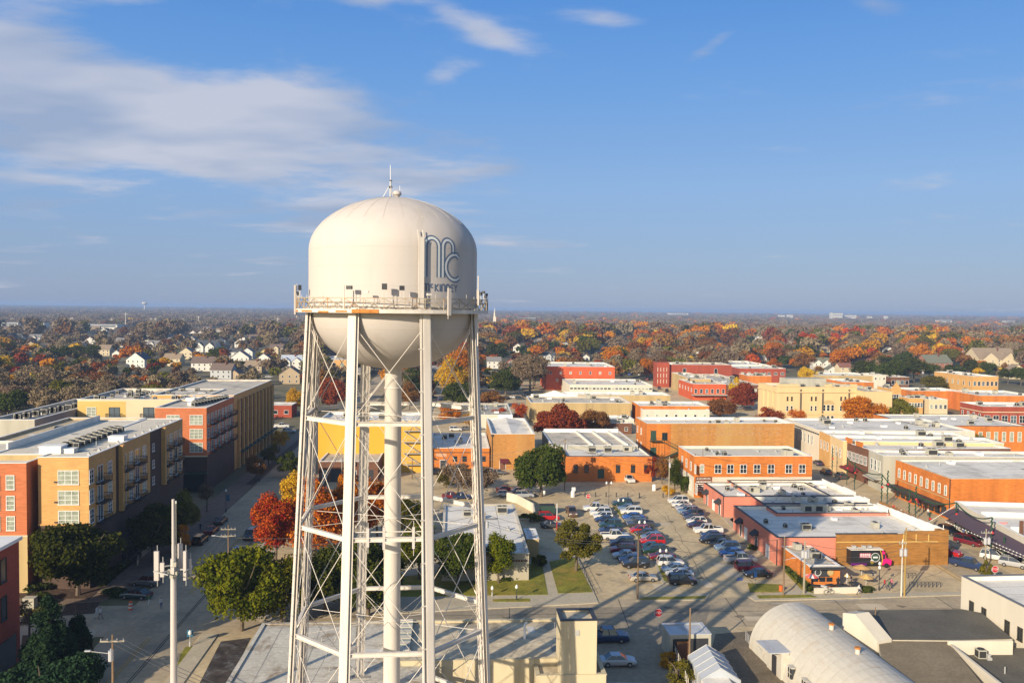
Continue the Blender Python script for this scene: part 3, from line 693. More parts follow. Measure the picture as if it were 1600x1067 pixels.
def door(b, f, s, w=1.1, h=2.2, m=None, z=0):
    m = m or m_dark; key = (w, h, m.name)
    if key not in DC:
        mb = MB(); mb.box(-w / 2, w / 2, -.05, .02, 0, h); d = mb.mesh('door', m); mb = MB()
        mb.box(-w / 2 - .1, -w / 2, -.08, .02, 0, h); mb.box(w / 2, w / 2 + .1, -.08, .02, 0, h); mb.box(-w / 2 - .1, w / 2 + .1, -.08, .02, h, h + .1); DC[key] = (d, mb.mesh('door_frame', m_white))
    loc, rz = face_xf(b, f, s, z); o = link('door', DC[key][0], b.root, loc, rz); link('door_frame', DC[key][1], o); return o
def band(b, name, f, z0, z1, m, out=0.06, s0=0, s1=None):
    mb = MB(); W_, D = b.w, b.d
    if f == 'f': mb.box(s0, W_ if s1 is None else s1, -out, 0, z0, z1)
    elif f == 'l': mb.box(-out, 0, D - (D if s1 is None else s1), D - s0, z0, z1)
    elif f == 'r': mb.box(W_, W_ + out, s0, D if s1 is None else s1, z0, z1)
    return mb.build(name, m, b.root)
# roof equipment, one mesh per kind
def _ac():
    mb = MB(); mb.box(-.9, .9, -.6, .6, .15, 1.25); mb.box(-.95, .95, -.65, .65, 1.25, 1.32); mb.box(-.7, -.5, -.5, .5, 0, .15); mb.box(.5, .7, -.5, .5, 0, .15)
    mb.mi = 1; mb.tube((-.4, 0, 1.32), (-.4, 0, 1.42), .32, 10); mb.tube((.4, 0, 1.32), (.4, 0, 1.42), .32, 10); mb.box(-.8, .8, -.62, -.6, .3, 1.1); return mb.mesh('air_conditioner', [m_acg, m_fan])
def _cond():
    mb = MB(); mb.box(-.4, .4, -.4, .4, .1, .95); mb.mi = 1
    for s in (-1, 1): mb.box(-.34, .34, s * .41, s * .4, .2, .85); mb.box(s * .4, s * .41, -.34, .34, .2, .85)
    mb.tube((0, 0, .95), (0, 0, 1.02), .33, 10); return mb.mesh('condenser', [m_acg, m_fan])
def _cur():
    mb = MB(); mb.box(-.3, .3, -.3, .3, 0, .35); mb.tube((0, 0, .35), (0, 0, .6), .22, 8); mb.tube((0, 0, .6), (0, 0, .72), .34, 8, .2); return mb.mesh('roof_vent', [m_galv])
def _hat():
    mb = MB(); mb.box(-.7, .7, -.5, .5, 0, .45); mb.box(-.75, .75, -.55, .55, .45, .52); return mb.mesh('roof_hatch', m_white)
def _pip():
    mb = MB(); mb.tube((0, 0, 0), (0, 0, .8), .08, 6); return mb.mesh('vent_pipe', m_galv)
def _big():
    mb = MB(); mb.box(-1.5, 1.5, -1, 1, .2, 1.9); mb.box(-1.55, 1.55, -1.05, 1.05, 1.9, 2.0); mb.box(1.5, 2.3, -.6, .6, .5, 1.5); mb.mi = 1; mb.box(-1.3, .2, -1.02, -1, .5, 1.6); return mb.mesh('air_conditioner', [m_acg, m_fan])
EQ = {'ac': _ac(), 'cond': _cond(), 'vent': _cur(), 'hatch': _hat(), 'pipe': _pip(), 'big': _big()}
def eq(b, kind, u, v, rz=0.0, s=1.0):
    me = EQ[kind]; o = link(me.name.split('.')[0], me, b.roof, (b.w * u, b.d * v, b.h - b.par), rz); o.scale = (s, s, s); return o
def eqs(b, n, kinds='ac vent pipe cond vent pipe', seed=0, s=1.0, v0=.12, v1=.88):
    n = int(n * 1.7)
    r = random.Random(seed * 31 + n); ks = kinds.split()
    for i in range(n): eq(b, ks[i % len(ks)], .06 + .88 * r.random(), v0 + (v1 - v0) * r.random(), r.choice([0, PI / 2]), s * r.uniform(.85, 1.25))
def parapet_wall(b, u0, v0, u1, v1, hh, m=None, th=.25, name='parapet'):
    mb = MB(); A = Vector((b.w * u0, b.d * v0, b.h - b.par)); B = Vector((b.w * u1, b.d * v1, b.h - b.par)); d = (B - A).normalized(); n = Vector((-d.y, d.x, 0)) * th / 2
    mb.prism([(p.x, p.y) for p in (A - n, B - n, B + n, A + n)], b.h - b.par, b.h - b.par + hh); return mb.build(name, m or m_wroof, b.roof)

# ---- apartment block A (near left)
hA = 21.0
AL = [P(-60, 718, hA), P(60, 714.5, hA), P(60, 714.5, hA)]
def awin(b, f, s, zc_, kind):
    if kind == 'w3': return win(b, f, s, zc_, 3.0, 2.1, 3, 3, gl=m_glass_b)
    if kind == 'w2': return win(b, f, s, zc_, 1.5, 2.1, 2, 3, gl=random.choice([m_glass_g, m_glass, m_glass_b]))
def balcony(b, f, s, z, w=3.4):
    loc, rz = face_xf(b, f, s, z)
    key = ('balc', round(w, 1))
    if key not in DC:
        mb = MB(); mb.box(-w / 2, w / 2, -1.35, 0, -.18, 0)
        mb.box(-w / 2, w / 2, -1.35, -1.30, 1.02, 1.10); mb.box(-w / 2, -w / 2 + .05, -1.35, 0, 1.02, 1.10); mb.box(w / 2 - .05, w / 2, -1.35, 0, 1.02, 1.10)
        n = int(w / .22)
        for i in range(n + 1): x = -w / 2 + w * i / n; mb.box(x - .015, x + .015, -1.34, -1.31, 0, 1.02)
        for s_ in (-1, 1):
            for i in range(6): y = -1.3 + i * .24; mb.box(s_ * w / 2 - .02, s_ * w / 2 + .02, y - .015, y + .015, 0, 1.02)
        DC[key] = mb.mesh('balcony', m_blackfr)
    return link('balcony', DC[key], b.root, loc, rz)
A1 = bld('apartment_building', 'tan brick apartment block with white framed windows and black balconies, nearest on the left', (59, 714.5), (146.5, 711), (289, 651.5), hA, m_tanb, m_troof, par=.05, ang=R_(4.2), d=47)
W1, D1 = A1.w, A1.d
# recessed and projecting bays along the street side
def block(b, name, x0, x1, y0, y1, z0, z1, m):
    mb = MB(); mb.box(x0, x1, y0, y1, z0, z1); return mb.build(name, m, b.root)
block(A1, 'base_course', -.02, W1 + .12, -.12, 0, 0, 10.2, m_dkb); block(A1, 'base_course', W1, W1 + .12, 0, D1 + .1, 0, 9.6, m_dkb)
block(A1, 'string_course', -.02, W1 + .2, -.18, 0, 10.2, 10.45, m_tanb)
zf = [18.3, 15.1, 11.9]
for z in zf:
    awin(A1, 'f', W1 * .60, z - .5, 'w3')
for i, z in enumerate([19.2, 16, 12.8]):
    o = block(A1, 'wall_lamp', W1 * .32, W1 * .32 + .5, -.2, 0, z - 2.2, z - 2.0, m_dark)
bays = [(0.9, 'w2'), (4.3, 'b'), (8.2, 'w2'), (14.3, 'b'), (17.7, 'w2'), (20.6, 'b'), (24.2, 'w2'), (31.5, 'w2b'), (36.2, 'b'), (39.3, 'w2'), (42.3, 'b'), (45.2, 'w2')]
for z in zf:
    for s, k in bays:
        if k == 'w2': awin(A1, 'r', s, z - .5, 'w2')
        elif k == 'w2b': win(A1, 'r', s - 2.5, z - .5, 1.1, 1.4, 2, 2)
        else:
            win(A1, 'r', s, z - .65, 1.9, 2.5, 2, 1, gl=random.choice([m_glass_g, m_glass])); balcony(A1, 'r', s, z - 2.0)
block(A1, 'downpipe_recess', W1, W1 + .05, 10.9, 11.9, 0, hA, m_dkb)
block(A1, 'pilaster', W1, W1 + .8, 11.9, 13.0, 9.6, hA, m_tanb); block(A1, 'pilaster', W1, W1 + .8, 33.6, 34.6, 9.6, hA, m_tanb); block(A1, 'recess_panel', W1, W1 + .06, 27.5, 33.4, 9.6, hA, m_dkb)
for i in range(12):
    s = 13 + i * 2.7; block(A1, 'shopfront_pane', W1 + .12, W1 + .17, s, s + 2.1, .5, 4.2, m_glass)
A2 = bld('apartment_building', 'red brick wing of the near left apartment block, at the picture edge', (-25, 723), (40, 723), (40, 690), hA - .6, m_apred, m_troof, par=.35, ang=R_(4.2), d=22, w=26)
# shift so that its right edge stands at pixel 41
A2.root.location = P(41, 723.5, hA - .6) - Vector((26 * math.cos(A2.a), 26 * math.sin(A2.a), 0)); A2.root.location.z = 0
block(A2, 'base_course', -.02, 26.1, -.12, 0, 0, 8.9, m_tanw)
for z in zf:
    for s in (24.2, 22.0, 19.8, 17.6, 13, 10.8): win(A2, 'f', s - .6, z - .9, 1.1, 2.1, 1, 3, gl=m_glass_b)
block(A2, 'string_course', -.02, 26.15, -.2, 0, 8.9, 9.15, m_cream)
A3 = bld('apartment_building', 'recessed tan link of the near left apartment block, shadowed beside the red wing', (41, 716), (88, 713), (88, 690), hA - .1, m_tanw, m_troof, par=.05, ang=R_(4.2), d=42, w=8.8)
A3.root.location = A1.root.location + Matrix.Rotation(A1.a, 3, 'Z') @ Vector((-8.83, 3.0, 0))
# roof equipment on A1
for i, (u, v) in enumerate([(.05 + .0 * k, .18 + .05 * k) for k in range(9)]):
    for q in range(3): eq(A1, 'cond', u + .13 * q, v + .015 * (q % 2), .0, 1.15)
for u, v, s in ((-.42, .02, 2.4), (-.1, .02, 1.5), (.30, .28, 1.9)): eq(A1, 'hatch', u + .45, v + .08, 0.0, s)
for i in range(11): eq(A1, 'vent', .88, .05 + .085 * i, 0, .7)
for i in range(6): eq(A1, 'pipe', .5 + .04 * (i % 3), .1 + .15 * i)
mb = MB(); mb.box(-8.8, -8.5, 8, 45, hA - .35, hA + 1.0); o = mb.build('parapet', m_wroof, A1.root)
# ---- apartment block B (beyond, left)
hB = 20.5
B1 = bld('apartment_building', 'red brick corner apartment block with balconies beyond the tan block', (242, 637), (325.5, 636), (360, 622), hB, m_apred, m_groof, par=.3, ang=R_(4.2), d=26)
block(B1, 'base_course', -.02, B1.w + .12, -.12, 0, 0, 8.6, m_dkb); block(B1, 'base_course', B1.w, B1.w + .12, 0, 26, 0, 8.8, m_dkb); block(B1, 'string_course', -.02, B1.w + .2, -.2, 0, 8.6, 8.9, m_cream)
for z in (18.0, 14.6, 11.3):
    win(B1, 'f', B1.w * .80, z - .4, 2.9, 2.2, 3, 3, gl=m_glass_b)
    win(B1, 'f', B1.w * .35, z - .4, 2.9, 2.2, 3, 3, gl=m_glass_b)
    for s in (1.5, 8, 14.5, 21): win(B1, 'r', s, z - .4, 1.5, 2.2, 2, 3)
    for s in (4.8, 11.2, 17.8, 23.5): win(B1, 'r', s, z - .6, 1.8, 2.5, 2, 1); balcony(B1, 'r', s, z - 1.9, 3.0)
block(B1, 'entrance_glazing', B1.w * .55, B1.w * .95, -.2, -.13, .3, 4.4, m_glass); block(B1, 'entrance_canopy', B1.w * .5, B1.w + .4, -1.2, -.12, 4.5, 4.9, m_green)
B2 = bld('apartment_building', 'tan brick apartment block with tall brick piers at the far end of the row', (351, 620), (361, 619.5), (401.6, 604.6), hB + .2, m_tanb, m_groof, par=.4, ang=R_(4.2), d=50, w=22)
_p = P(365.5, 617.5, hB + .2); B2.root.location = (_p.x - 22 * math.cos(B2.a), _p.y - 22 * math.sin(B2.a), 0)
for i in range(10):
    s = 3.5 + i * 4.9
    block(B2, 'pier', 22, 22.7, s, s + 1.2, 0, hB - 1.5, m_tanb); 
    block(B2, 'recess_panel', 22, 22.08, s + 1.2, s + 4.9, 5, hB - 1.6, m_dkb)
    for z in (17, 13.6, 10.2): win(B2, 'r', s + 3.0, z - 0, 1.6, 2.2, 2, 2, gl=m_glass_g)
    block(B2, 'canopy', 22.1, 23.6, s + 1.2, s + 4.9, 4.2, 4.5, m_green); block(B2, 'shopfront_pane', 22.08, 22.12, s + 1.6, s + 4.5, .3, 4, m_glass)
for i in range(12): eq(B1, 'cond', .55 + .033 * i, .35 + .045 * i, 0, 1.2); eq(B1, 'cond', .62 + .03 * i, .2 + .055 * i, 0, 1.1)
for u, v in ((.25, .7), (.55, .3), (.8, .85)): eq(B1, 'hatch', u, v, 0, 1.6)
B3 = bld('apartment_building', 'yellow and cream stucco apartment wing behind the parking deck', (121, 624), (205, 626), (180, 607.5), hB, m_cream, m_groof, par=.8, ang=R_(4.2), d=30, w=30)
block(B3, 'stucco_panel', 0, 12.2, -.02, 0, 0, hB - .5, m_yels)
for z in (17.3, 14.0, 10.8):
    win(B3, 'f', 3.5, z, 2.2, 2.2, 2, 3)
    for s in (9.3, 18, 26.5): win(B3, 'f', s, z - .2, 2.6, 2.6, 2, 1, fr=m_blackfr, gl=m_glass_g); balcony(B3, 'f', s, z - 1.5, 3.6)
eqs(B3, 26, 'cond cond cond vent cond hatch', 5, 1.2)
B4 = bld('apartment_building', 'low grey apartment wing with rows of white condensers, far left edge', (-20, 656), (54, 656), (120, 630), hB - 2.5, m_gst, m_groof, par=.7, ang=R_(4.2), d=46)
for i in range(9):
    for q in range(2): eq(B4, 'cond', .38 + .045 * i + .04 * q, .12 + .075 * i, 0, 1.5)
    eq(B4, 'hatch', .33 + .045 * i, .2 + .07 * i, 0, 1.1)
block(B4, 'plain_wall', B4.w, B4.w + .05, 0, 45, 10, hB - 2.6, M('blue_grey_panel', (0.28, 0.27, 0.25)))
# parking deck
hD = 18.2
DK = bld('parking_garage', 'concrete parking deck with cars on its open top level', (-60, 700), (95, 700), (140, 664), hD, m_tanw, m_conc, par=.5, ang=R_(4.2), d=44)
DK.root.location.x -= 0
# ---- near brick building, bottom left
NB = bld('brick_building', 'dark red brick building with tall windows at the lower left edge', (-70, 850), (0, 850), (0, 842), 16.0, m_rb, m_wroof, par=.6, ang=R_(4.2), w=22, d=10)
_p = P(29.5, 839.5, 16.0); _q = Vector((math.cos(NB.a), math.sin(NB.a), 0)); _r = Vector((-_q.y, _q.x, 0))
NB.root.location = (_p.x - 22 * _q.x - 10 * _r.x, _p.y - 22 * _q.y - 10 * _r.y, 0)
mb = MB(); mb.box(-.3, 22.3, -.3, 10.3, 15.7, 16.12); mb.build('cornice', m_white, NB.root)
for z in (13.0, 8.4):
    for s in (6.2, 1.8): win(NB, 'r', s, z, 1.2, 2.8, 1, 1, fr=m_blackfr, gl=m_glass)
block(NB, 'shopfront_pane', 22, 22.06, 2.5, 9.0, .6, 4.4, m_glass)

# ---- salmon pink row with white roofs
hP = 4.6
rngs = []
PK = []
def gb(name, label, flx, frx, z0, z1, h, wall, **kw):
    """grid-aligned building from its left and right roof edge pixels"""
    return bld(name, label, flx, frx, z0, h, wall, **kw)
P1 = bld('shop_building', 'salmon pink shop with cluttered white roof, first south of the alley', (1130.5, 776), (1175, 775), (1098, 754), hP, m_pink, m_wroof, par=.5, cop=m_dark, w=24.5, ang=R_(3.5))
P1b = bld('shop_building', 'long white roofed shop behind a stepped white parapet by the festive street', (1175, 775), (1337, 773.5), (1264, 750), hP, m_pink, m_wroof, par=.9, cop=m_dark, ang=R_(3.5))
P2 = bld('shop_building', 'narrow white roofed shop squeezed behind the one with twin roof boxes', (1191, 786.5), (1359, 785), (1340, 774.5), hP + .1, m_pink, m_wroof, par=.9, cop=m_dark, ang=R_(3.5))
P3 = bld('shop_building', 'white roofed shop with twin cream roof boxes in the pink row', (1213.5, 802), (1388, 800.5), (1360, 786.5), hP + .2, m_pink, m_wroof, par=.8, cop=m_dark, ang=R_(3.5))
P4 = bld('shop_building', 'largest salmon pink and golden brick shop with broad white roof behind the food truck', (1214.5, 840), (1459, 830), (1150, 790), hP + .35, m_pink, m_wroof, par=.7, cop=m_dark, ang=R_(3.2))
# P4 is only as deep as the wall behind it on the street side
for b, n, sd_ in ((P1, 10, 1), (P1b, 12, 2), (P2, 8, 3), (P3, 6, 4), (P4, 9, 5)): eqs(b, n, 'vent ac pipe cond pipe hatch vent', sd_, 1.0)
eq(P3, 'big', .36, .5, 0, .9); eq(P3, 'big', .46, .5, 0, .9)
W4 = P4.w; s0 = W4 * .345
block(P4, 'golden_brick_front', s0, W4 + .1, -.25, 0, 0, hP + 1.0, m_gold); block(P4, 'golden_brick_side', W4, W4 + .25, -.25, P4.d, 0, hP + 1.3, m_gold)
block(P4, 'stone_band', s0, W4 + .1, -.32, -.25, hP - .45, hP - .3, m_yels); block(P4, 'coping', s0 - .1, W4 - 9, -.3, .2, hP + 1.0, hP + 1.12, m_dark)
for i in range(3): block(P4, 'stone_panel', W4 - 8 + i * 2.3, W4 - 7.85 + i * 2.3, -.33, -.25, hP - .3, hP + 1.0, m_yels)
block(P4, 'pier', W4 - 1.6, W4 + .35, -.35, .9, 0, hP + 1.7, m_gold); block(P4, 'parapet_step', W4 - 7.6, W4 - 1.6, -.25, .1, hP + 1.0, hP + 1.5, m_gold)
for i, b in enumerate((P4, P3, P2, P1b)):      # stepped white parapet down the street side
    n = 9 if b is P4 else 3
    for k in range(n):
        y0 = b.d * k / n; zz = 1.5 - 1.0 * k / n if b is P4 else (.9 - .25 * (k % 3)); block(b, 'parapet_step', b.w - .5, b.w - .31, y0, y0 + b.d / n - .02, b.h - .5, b.h + zz, m_white)
# awnings and doors of the pink row towards the lot
def awning(b, f, s, z, w, m, dp=1.1, dz=.8, name='awning'):
    loc, rz = face_xf(b, f, s, z); mb = MB(); v = [(-w / 2, 0, 0), (w / 2, 0, 0), (w / 2, -dp, -dz), (-w / 2, -dp, -dz)]
    mb.poly(v); mb.poly([(p[0], p[1], p[2] - .06) for p in v][::-1]); mb.poly([v[0], v[3], (v[3][0], 0, -dz)]); mb.poly([v[1], (v[2][0], 0, -dz), v[2]]); mb.box(-w / 2, w / 2, -dp - .02, -dp, -dz - .25, -dz)
    return link(name, mb.mesh(name, m), b.root, loc, rz)
m_charc = flat('charcoal_awning_fabric', (0.035, 0.04, 0.045), 0.8)
for b, ss in ((P1, (3.0, 12.5)), (P4, (5, 14, 25, 32))):
    for s in ss:
        if s < b.d - 1: awning(b, 'l', s, 3.6, 2.2, m_charc); door(b, 'l', s, 1.1, 2.3, m_dark)
for s in (8, 20): 
    if s < P4.d: door(P4, 'l', s, 1.6, 2.4, m_white)
door(P1, 'l', 8, 1.4, 2.3, m_white)
block(P4, 'downpipe', -.12, 0, -.12, 0, 0, hP, m_dark); block(P1, 'downpipe', -.12, 0, -.12, 0, 0, hP, m_dark)
# ---- little orange brick diner
DN = bld('diner', 'small orange brick diner with flat grey roof and patio front', (1264, 884), (1312, 883), (1228, 853), 3.5, m_ob, m_groof, par=.12, ang=R_(4))
block(DN, 'fascia', -.15, DN.w + .6, -.9, -.7, 3.1, 3.5, m_dark); block(DN, 'canopy_roof', -.1, DN.w + .5, -.7, 0, 3.38, 3.5, m_groof)
block(DN, 'signboard', .5, DN.w - 1.8, -.08, 0, 1.7, 3.1, m_charc); 
def ringsign(parent, x, y, z, r, m, name='round_sign', fill=None):
    mb = MB(); n = 20
    for i in range(n):
        a, c = 2 * PI * i / n, 2 * PI * (i + 1) / n; mb.bar((x + r * math.cos(a), y, z + r * math.sin(a)), (x + r * math.cos(c), y, z + r * math.sin(c)), .07, .05, (0, 1, 0))
    o = mb.build(name, m, parent)
    if fill: mb = MB(); mb.poly([(x + r * .9 * math.cos(2 * PI * i / n), y + .01, z + r * .9 * math.sin(2 * PI * i / n)) for i in range(n)]); mb.build('sign_face', fill, o)
    return o
ringsign(DN.root, 1.5, -.14, 2.45, .5, m_white, fill=m_charc); ringsign(DN.root, 3.6, -.14, 2.45, .5, m_yels, fill=m_tanw)
for i in range(3): block(DN, 'window_band', .6 + i * 1.2, 1.6 + i * 1.2, -.06, 0, .9, 1.6, m_glass)
eqs(DN, 5, 'ac vent pipe vent cond', 9, .8)

# ---- text helper
def text_mesh(body, size, m, depth=0.02):
    cu = bpy.data.curves.new('lettering', 'FONT'); cu.body = body; cu.size = size; cu.extrude = depth; cu.align_x = 'CENTER'; cu.align_y = 'CENTER'
    ob = bpy.data.objects.new('lettering_tmp', cu); COL.objects.link(ob)
    dg = bpy.context.evaluated_depsgraph_get(); me = bpy.data.meshes.new_from_object(ob.evaluated_get(dg)); me.name = 'lettering'
    COL.objects.unlink(ob); bpy.data.objects.remove(ob); me.materials.clear(); me.materials.append(m); return me
def letter(b, f, s, z, body, size, m, out=.09, sx=1.0, parent=None):
    loc, rz = face_xf(b, f, s, z, out); o = link('lettering', text_mesh(body, size, m), parent or b.root, loc)
    o.rotation_euler = (PI / 2, 0, rz); o.scale = (sx, 1, 1); return o

# ---- two storey orange brick building with white lower half
S1 = bld('brick_building', 'two storey orange brick building with white painted ground floor beyond the lot', (1085, 712.5), (1268, 712), (1062.5, 697), 10.1, m_ob, m_troof, par=.5, ang=R_(3.5))
block(S1, 'painted_base', S1.w * .155, S1.w, -.04, 0, 0, 5.0, m_whb); block(S1, 'painted_side', -.05, 0, 0, S1.d, 0, 5.0, m_whb)
block(S1, 'sign_panel', .35, S1.w * .15, -.06, 0, 1.3, 5.1, m_brn)
letter(S1, 'f', S1.w * .0775 + .1, 4.6, 'A.LECOPE MA', .58, m_white, .07, .95)
_r = random.Random(8)
for i in range(5):      # the smaller lines, unreadable at this distance
    mb = MB(); x = .6; xe = S1.w * .145 if i < 2 else S1.w * .08
    while x < xe: q = _r.uniform(.12, .4); mb.box(x, min(x + q, xe), -.075, -.06, 3.75 - i * .55, 4.0 - i * .55); x += q + .1
    mb.build('sign_lines', m_white, S1.root, kind='stuff')
for i, s in enumerate((.20, .305, .415, .53, .65, .80, .915)): win(S1, 'f', S1.w * s, 7.0, 1.5, 2.0, 2, 2, gl=m_glass)
win(S1, 'f', S1.w * .065, 7.0, .9, 1.7, 1, 2, style='arch')
for s in (4, 8, 12, 16): win(S1, 'l', s, 7.2, .9, 2.0, 1, 2)
for s in (3, 7.5, 12, 17): win(S1, 'l', s, 2.6, 1.4, 2.4, 2, 2)
eqs(S1, 7, 'ac vent cond vent', 11)
# ---- long tall orange brick building with green fire stair
T1 = bld('brick_building', 'long weathered orange brick building with a green fire escape', (1011, 661.5), (1217, 653.5), (997.5, 652), 10.6, m_ob2, m_wroof, par=.7, ang=R_(4.5))
block(T1, 'clean_brick_corner', -.05, T1.w * .16, -.02, 0, 0, 10.4, m_ob); block(T1, 'clean_brick_side', -.02, 0, 0, T1.d, 0, 10.4, m_ob)
_r = random.Random(3)
mb = MB()
for zz, n_ in ((9.0, 34), (7.4, 30)):      # the ghost of a painted wall sign, long since unreadable
    for i in range(n_): x = T1.w * .22 + i * T1.w * .7 / n_ + _r.uniform(-.2, .2); mb.box(x, x + _r.uniform(.2, .7), -.012, 0, zz - _r.uniform(.3, .6), zz + _r.uniform(.2, .6))
mb.build('faded_sign_paint', M('faded_sign_paint', (0.40, 0.23, 0.11), var=0.3, scale=1.5), T1.root, kind='stuff')
win(T1, 'f', T1.w * .12, 6.6, 1.5, 2.2, 2, 1, fr=m_green, gl=m_glass); block(T1, 'fire_door', 1.2, 2.9, -.06, 0, 5.4, 8.4, m_green); block(T1, 'fire_door', 1.2, 2.9, -.06, 0, .3, 3.2, m_green)
for z in (7.2, 2.8): win(T1, 'l', T1.d * .5, z, 1.0, 2.0, 1, 2, gl=m_glass_b); win(T1, 'l', T1.d * .15, z, 1.0, 2.0, 1, 2)
mb = MB()
mb.box(.8, 4.4, -1.5, -.1, 5.2, 5.35); mb.bar((4.4, -.8, 5.25), (10.5, -.8, 2.2), 1.2, .2); mb.bar((10.5, -.8, 2.2), (4.6, -2.2, .2), 1.2, .2); mb.box(9.8, 11.5, -2.6, -.1, 2.1, 2.25)
for x in (.8, 2.6, 4.4): mb.tube((x, -1.5, 0), (x, -1.5, 6.3), .06, 5)
mb.tube((.8, -1.5, 6.3), (4.4, -1.5, 6.3), .05, 4); mb.tube((4.4, -1.4, 6.3), (10.5, -1.4, 3.3), .05, 4); mb.tube((10.5, -2.8, 3.3), (4.6, -2.8, 1.3), .05, 4)
for i in range(9): mb.tube((4.4 + i * .68, -1.4, 5.25 - .34 * i), (4.4 + i * .68, -1.4, 6.3 - .34 * i), .03, 4)
mb.build('fire_escape', m_green, T1.root)
eqs(T1, 9, 'vent ac pipe cond hatch', 13)
# ---- single storey orange brick building with arched windows
U1 = bld('brick_building', 'single storey orange brick building with small arched windows facing the lot', (885, 713), (1018, 712), (873, 696.5), 6.7, m_ob, m_wroof, par=.5, ang=R_(3.5), cop=m_dark)
for s in (.11, .235, .60, .775, .93): win(U1, 'f', U1.w * s, 3.4, .95, 1.8, 1, 2, fr=m_blackfr, gl=m_glass, style='arch')
block(U1, 'barn_door', U1.w * .365, U1.w * .44, -.08, 0, .9, 3.4, m_green)
mb = MB(); mb.tube((U1.w + .0, -.1, 0), (U1.w + .0, -.1, 6.5), .08, 5); mb.build('downpipe', m_dark, U1.root)
eq(U1, 'ac', .36, .55, 0, 1.2); eq(U1, 'ac', .55, .55, 0, 1.2); eq(U1, 'big', .80, .6, 0, .8); eqs(U1, 4, 'vent pipe', 15)
U2 = bld('shed_building', 'low shed building with pale roof strips divided by curbs behind the arched building', (862, 696), (994, 694), (850, 673.5), 7.2, m_gst, m_groof, par=.25, ang=R_(3.5))
for u in (.45, .66, .86): parapet_wall(U2, u + .02, .02, u - .02, .98, .7, m_wroof, .5, 'roof_curb')
parapet_wall(U2, .02, .98, .98, .98, 1.1, m_white, .5)
# ---- orange brick block with white hipped roof
V1 = bld('brick_building', 'tall plain orange brick block with a white ridged membrane roof', (767.5, 678), (835, 677), (757, 653.5), 10.0, m_ob2, m_wroof, par=.9, ang=R_(4))
mb = MB(); w_, d_ = V1.w, V1.d; zr = 9.12
mb.poly([(w_ / 2, .4, zr + .1), (w_ - .4, .4, zr), (w_ - .4, d_ - .4, zr + .2), (w_ / 2, d_ - .4, zr + 1.3)]); mb.poly([(w_ / 2, .4, zr + .1), (w_ / 2, d_ - .4, zr + 1.3), (.4, d_ - .4, zr + .2), (.4, .4, zr)]); mb.build('ridged_roof', m_wroof, V1.root)
block(V1, 'back_parapet', .3 * w_, .68 * w_, d_ - .35, d_ - .01, 10.1, 11.2, m_white)
mb = MB(); mb.tube((.3, -.12, 0), (.3, -.12, 9.6), .1, 6); mb.box(0, .6, -.3, 0, 9.4, 9.9); mb.build('downpipe', m_dark, V1.root)
awning(V1, 'f', w_ * .30, 3.0, 2.4, flat('maroon_awning_fabric', (0.10, 0.012, 0.02), .8)); door(V1, 'f', w_ * .27, 1.6, 2.5, m_brn)
V2 = bld('brick_building', 'low orange brick annex with small windows left of the tall plain block', (672, 700), (764.5, 699), (672, 676.5), 6.0, m_ob, m_wroof, par=.5, ang=R_(4))
for s in (.42, .58, .90): win(V2, 'f', V2.w * s, 3.0, 1.0, 1.3, 1, 2, fr=m_blackfr, gl=m_glass)
door(V2, 'f', V2.w * .22, 1.6, 2.6, m_dark); block(V2, 'pale_sign_panel', V2.w * .1, V2.w * .28, -.05, 0, 3.6, 4.5, M('faded_pink_panel', (0.62, 0.33, 0.2)))
mb = MB(); mb.box(0, V2.w, -.15, 0, 4.7, 4.9); mb.build('string_course', m_brn, V2.root)
eqs(V2, 6, 'vent ac pipe', 17)
# ---- mustard yellow building behind the tower
Y1 = bld('painted_building', 'big mustard yellow painted building behind the tower legs', (497, 657), (661, 652), (510, 644), 14.2, m_ylw, m_wroof, par=.6, ang=R_(3.2))
mb = MB()
for i in range(4):
    z = 11.5 - i * 3.1; x = Y1.w - 3.6; mb.box(x - 1.2, x + 3.6, -1.4, -.05, z, z + .12); mb.bar((x - 1.2, -.8, z + 3.1), (x + 3.6, -.8, z), .9, .12)
    for k in range(7): mb.tube((x - 1.2 + k * .8, -1.4, z), (x - 1.2 + k * .8, -1.4, z + 1.1), .03, 4)
    mb.tube((x - 1.2, -1.4, z + 1.1), (x + 3.6, -1.4, z + 1.1), .04, 4)
mb.build('fire_escape', m_galv, Y1.root); eqs(Y1, 8, 'vent ac pipe hatch', 19)
Y2 = bld('brick_building', 'low red brown building with grey roof against the yellow building', (498, 721), (592, 719), (500, 702), 5.3, m_brn, m_groof, par=.2, ang=R_(3.2))
block(Y2, 'garage_opening', Y2.w * .2, Y2.w * .42, -.06, 0, .1, 3.2, m_dark); block(Y2, 'garage_opening', Y2.w * .72, Y2.w * .92, -.06, 0, .1, 3.2, m_dark)
for s in (.1, .5, .6): win(Y2, 'f', Y2.w * s, 2.0, 1.0, 1.8, 1, 1)
eq(Y2, 'ac', .52, .85, 0, 1.5); eq(Y2, 'ac', .60, .85, 0, 1.5); eq(Y2, 'vent', .75, .8, 0, 1.4)
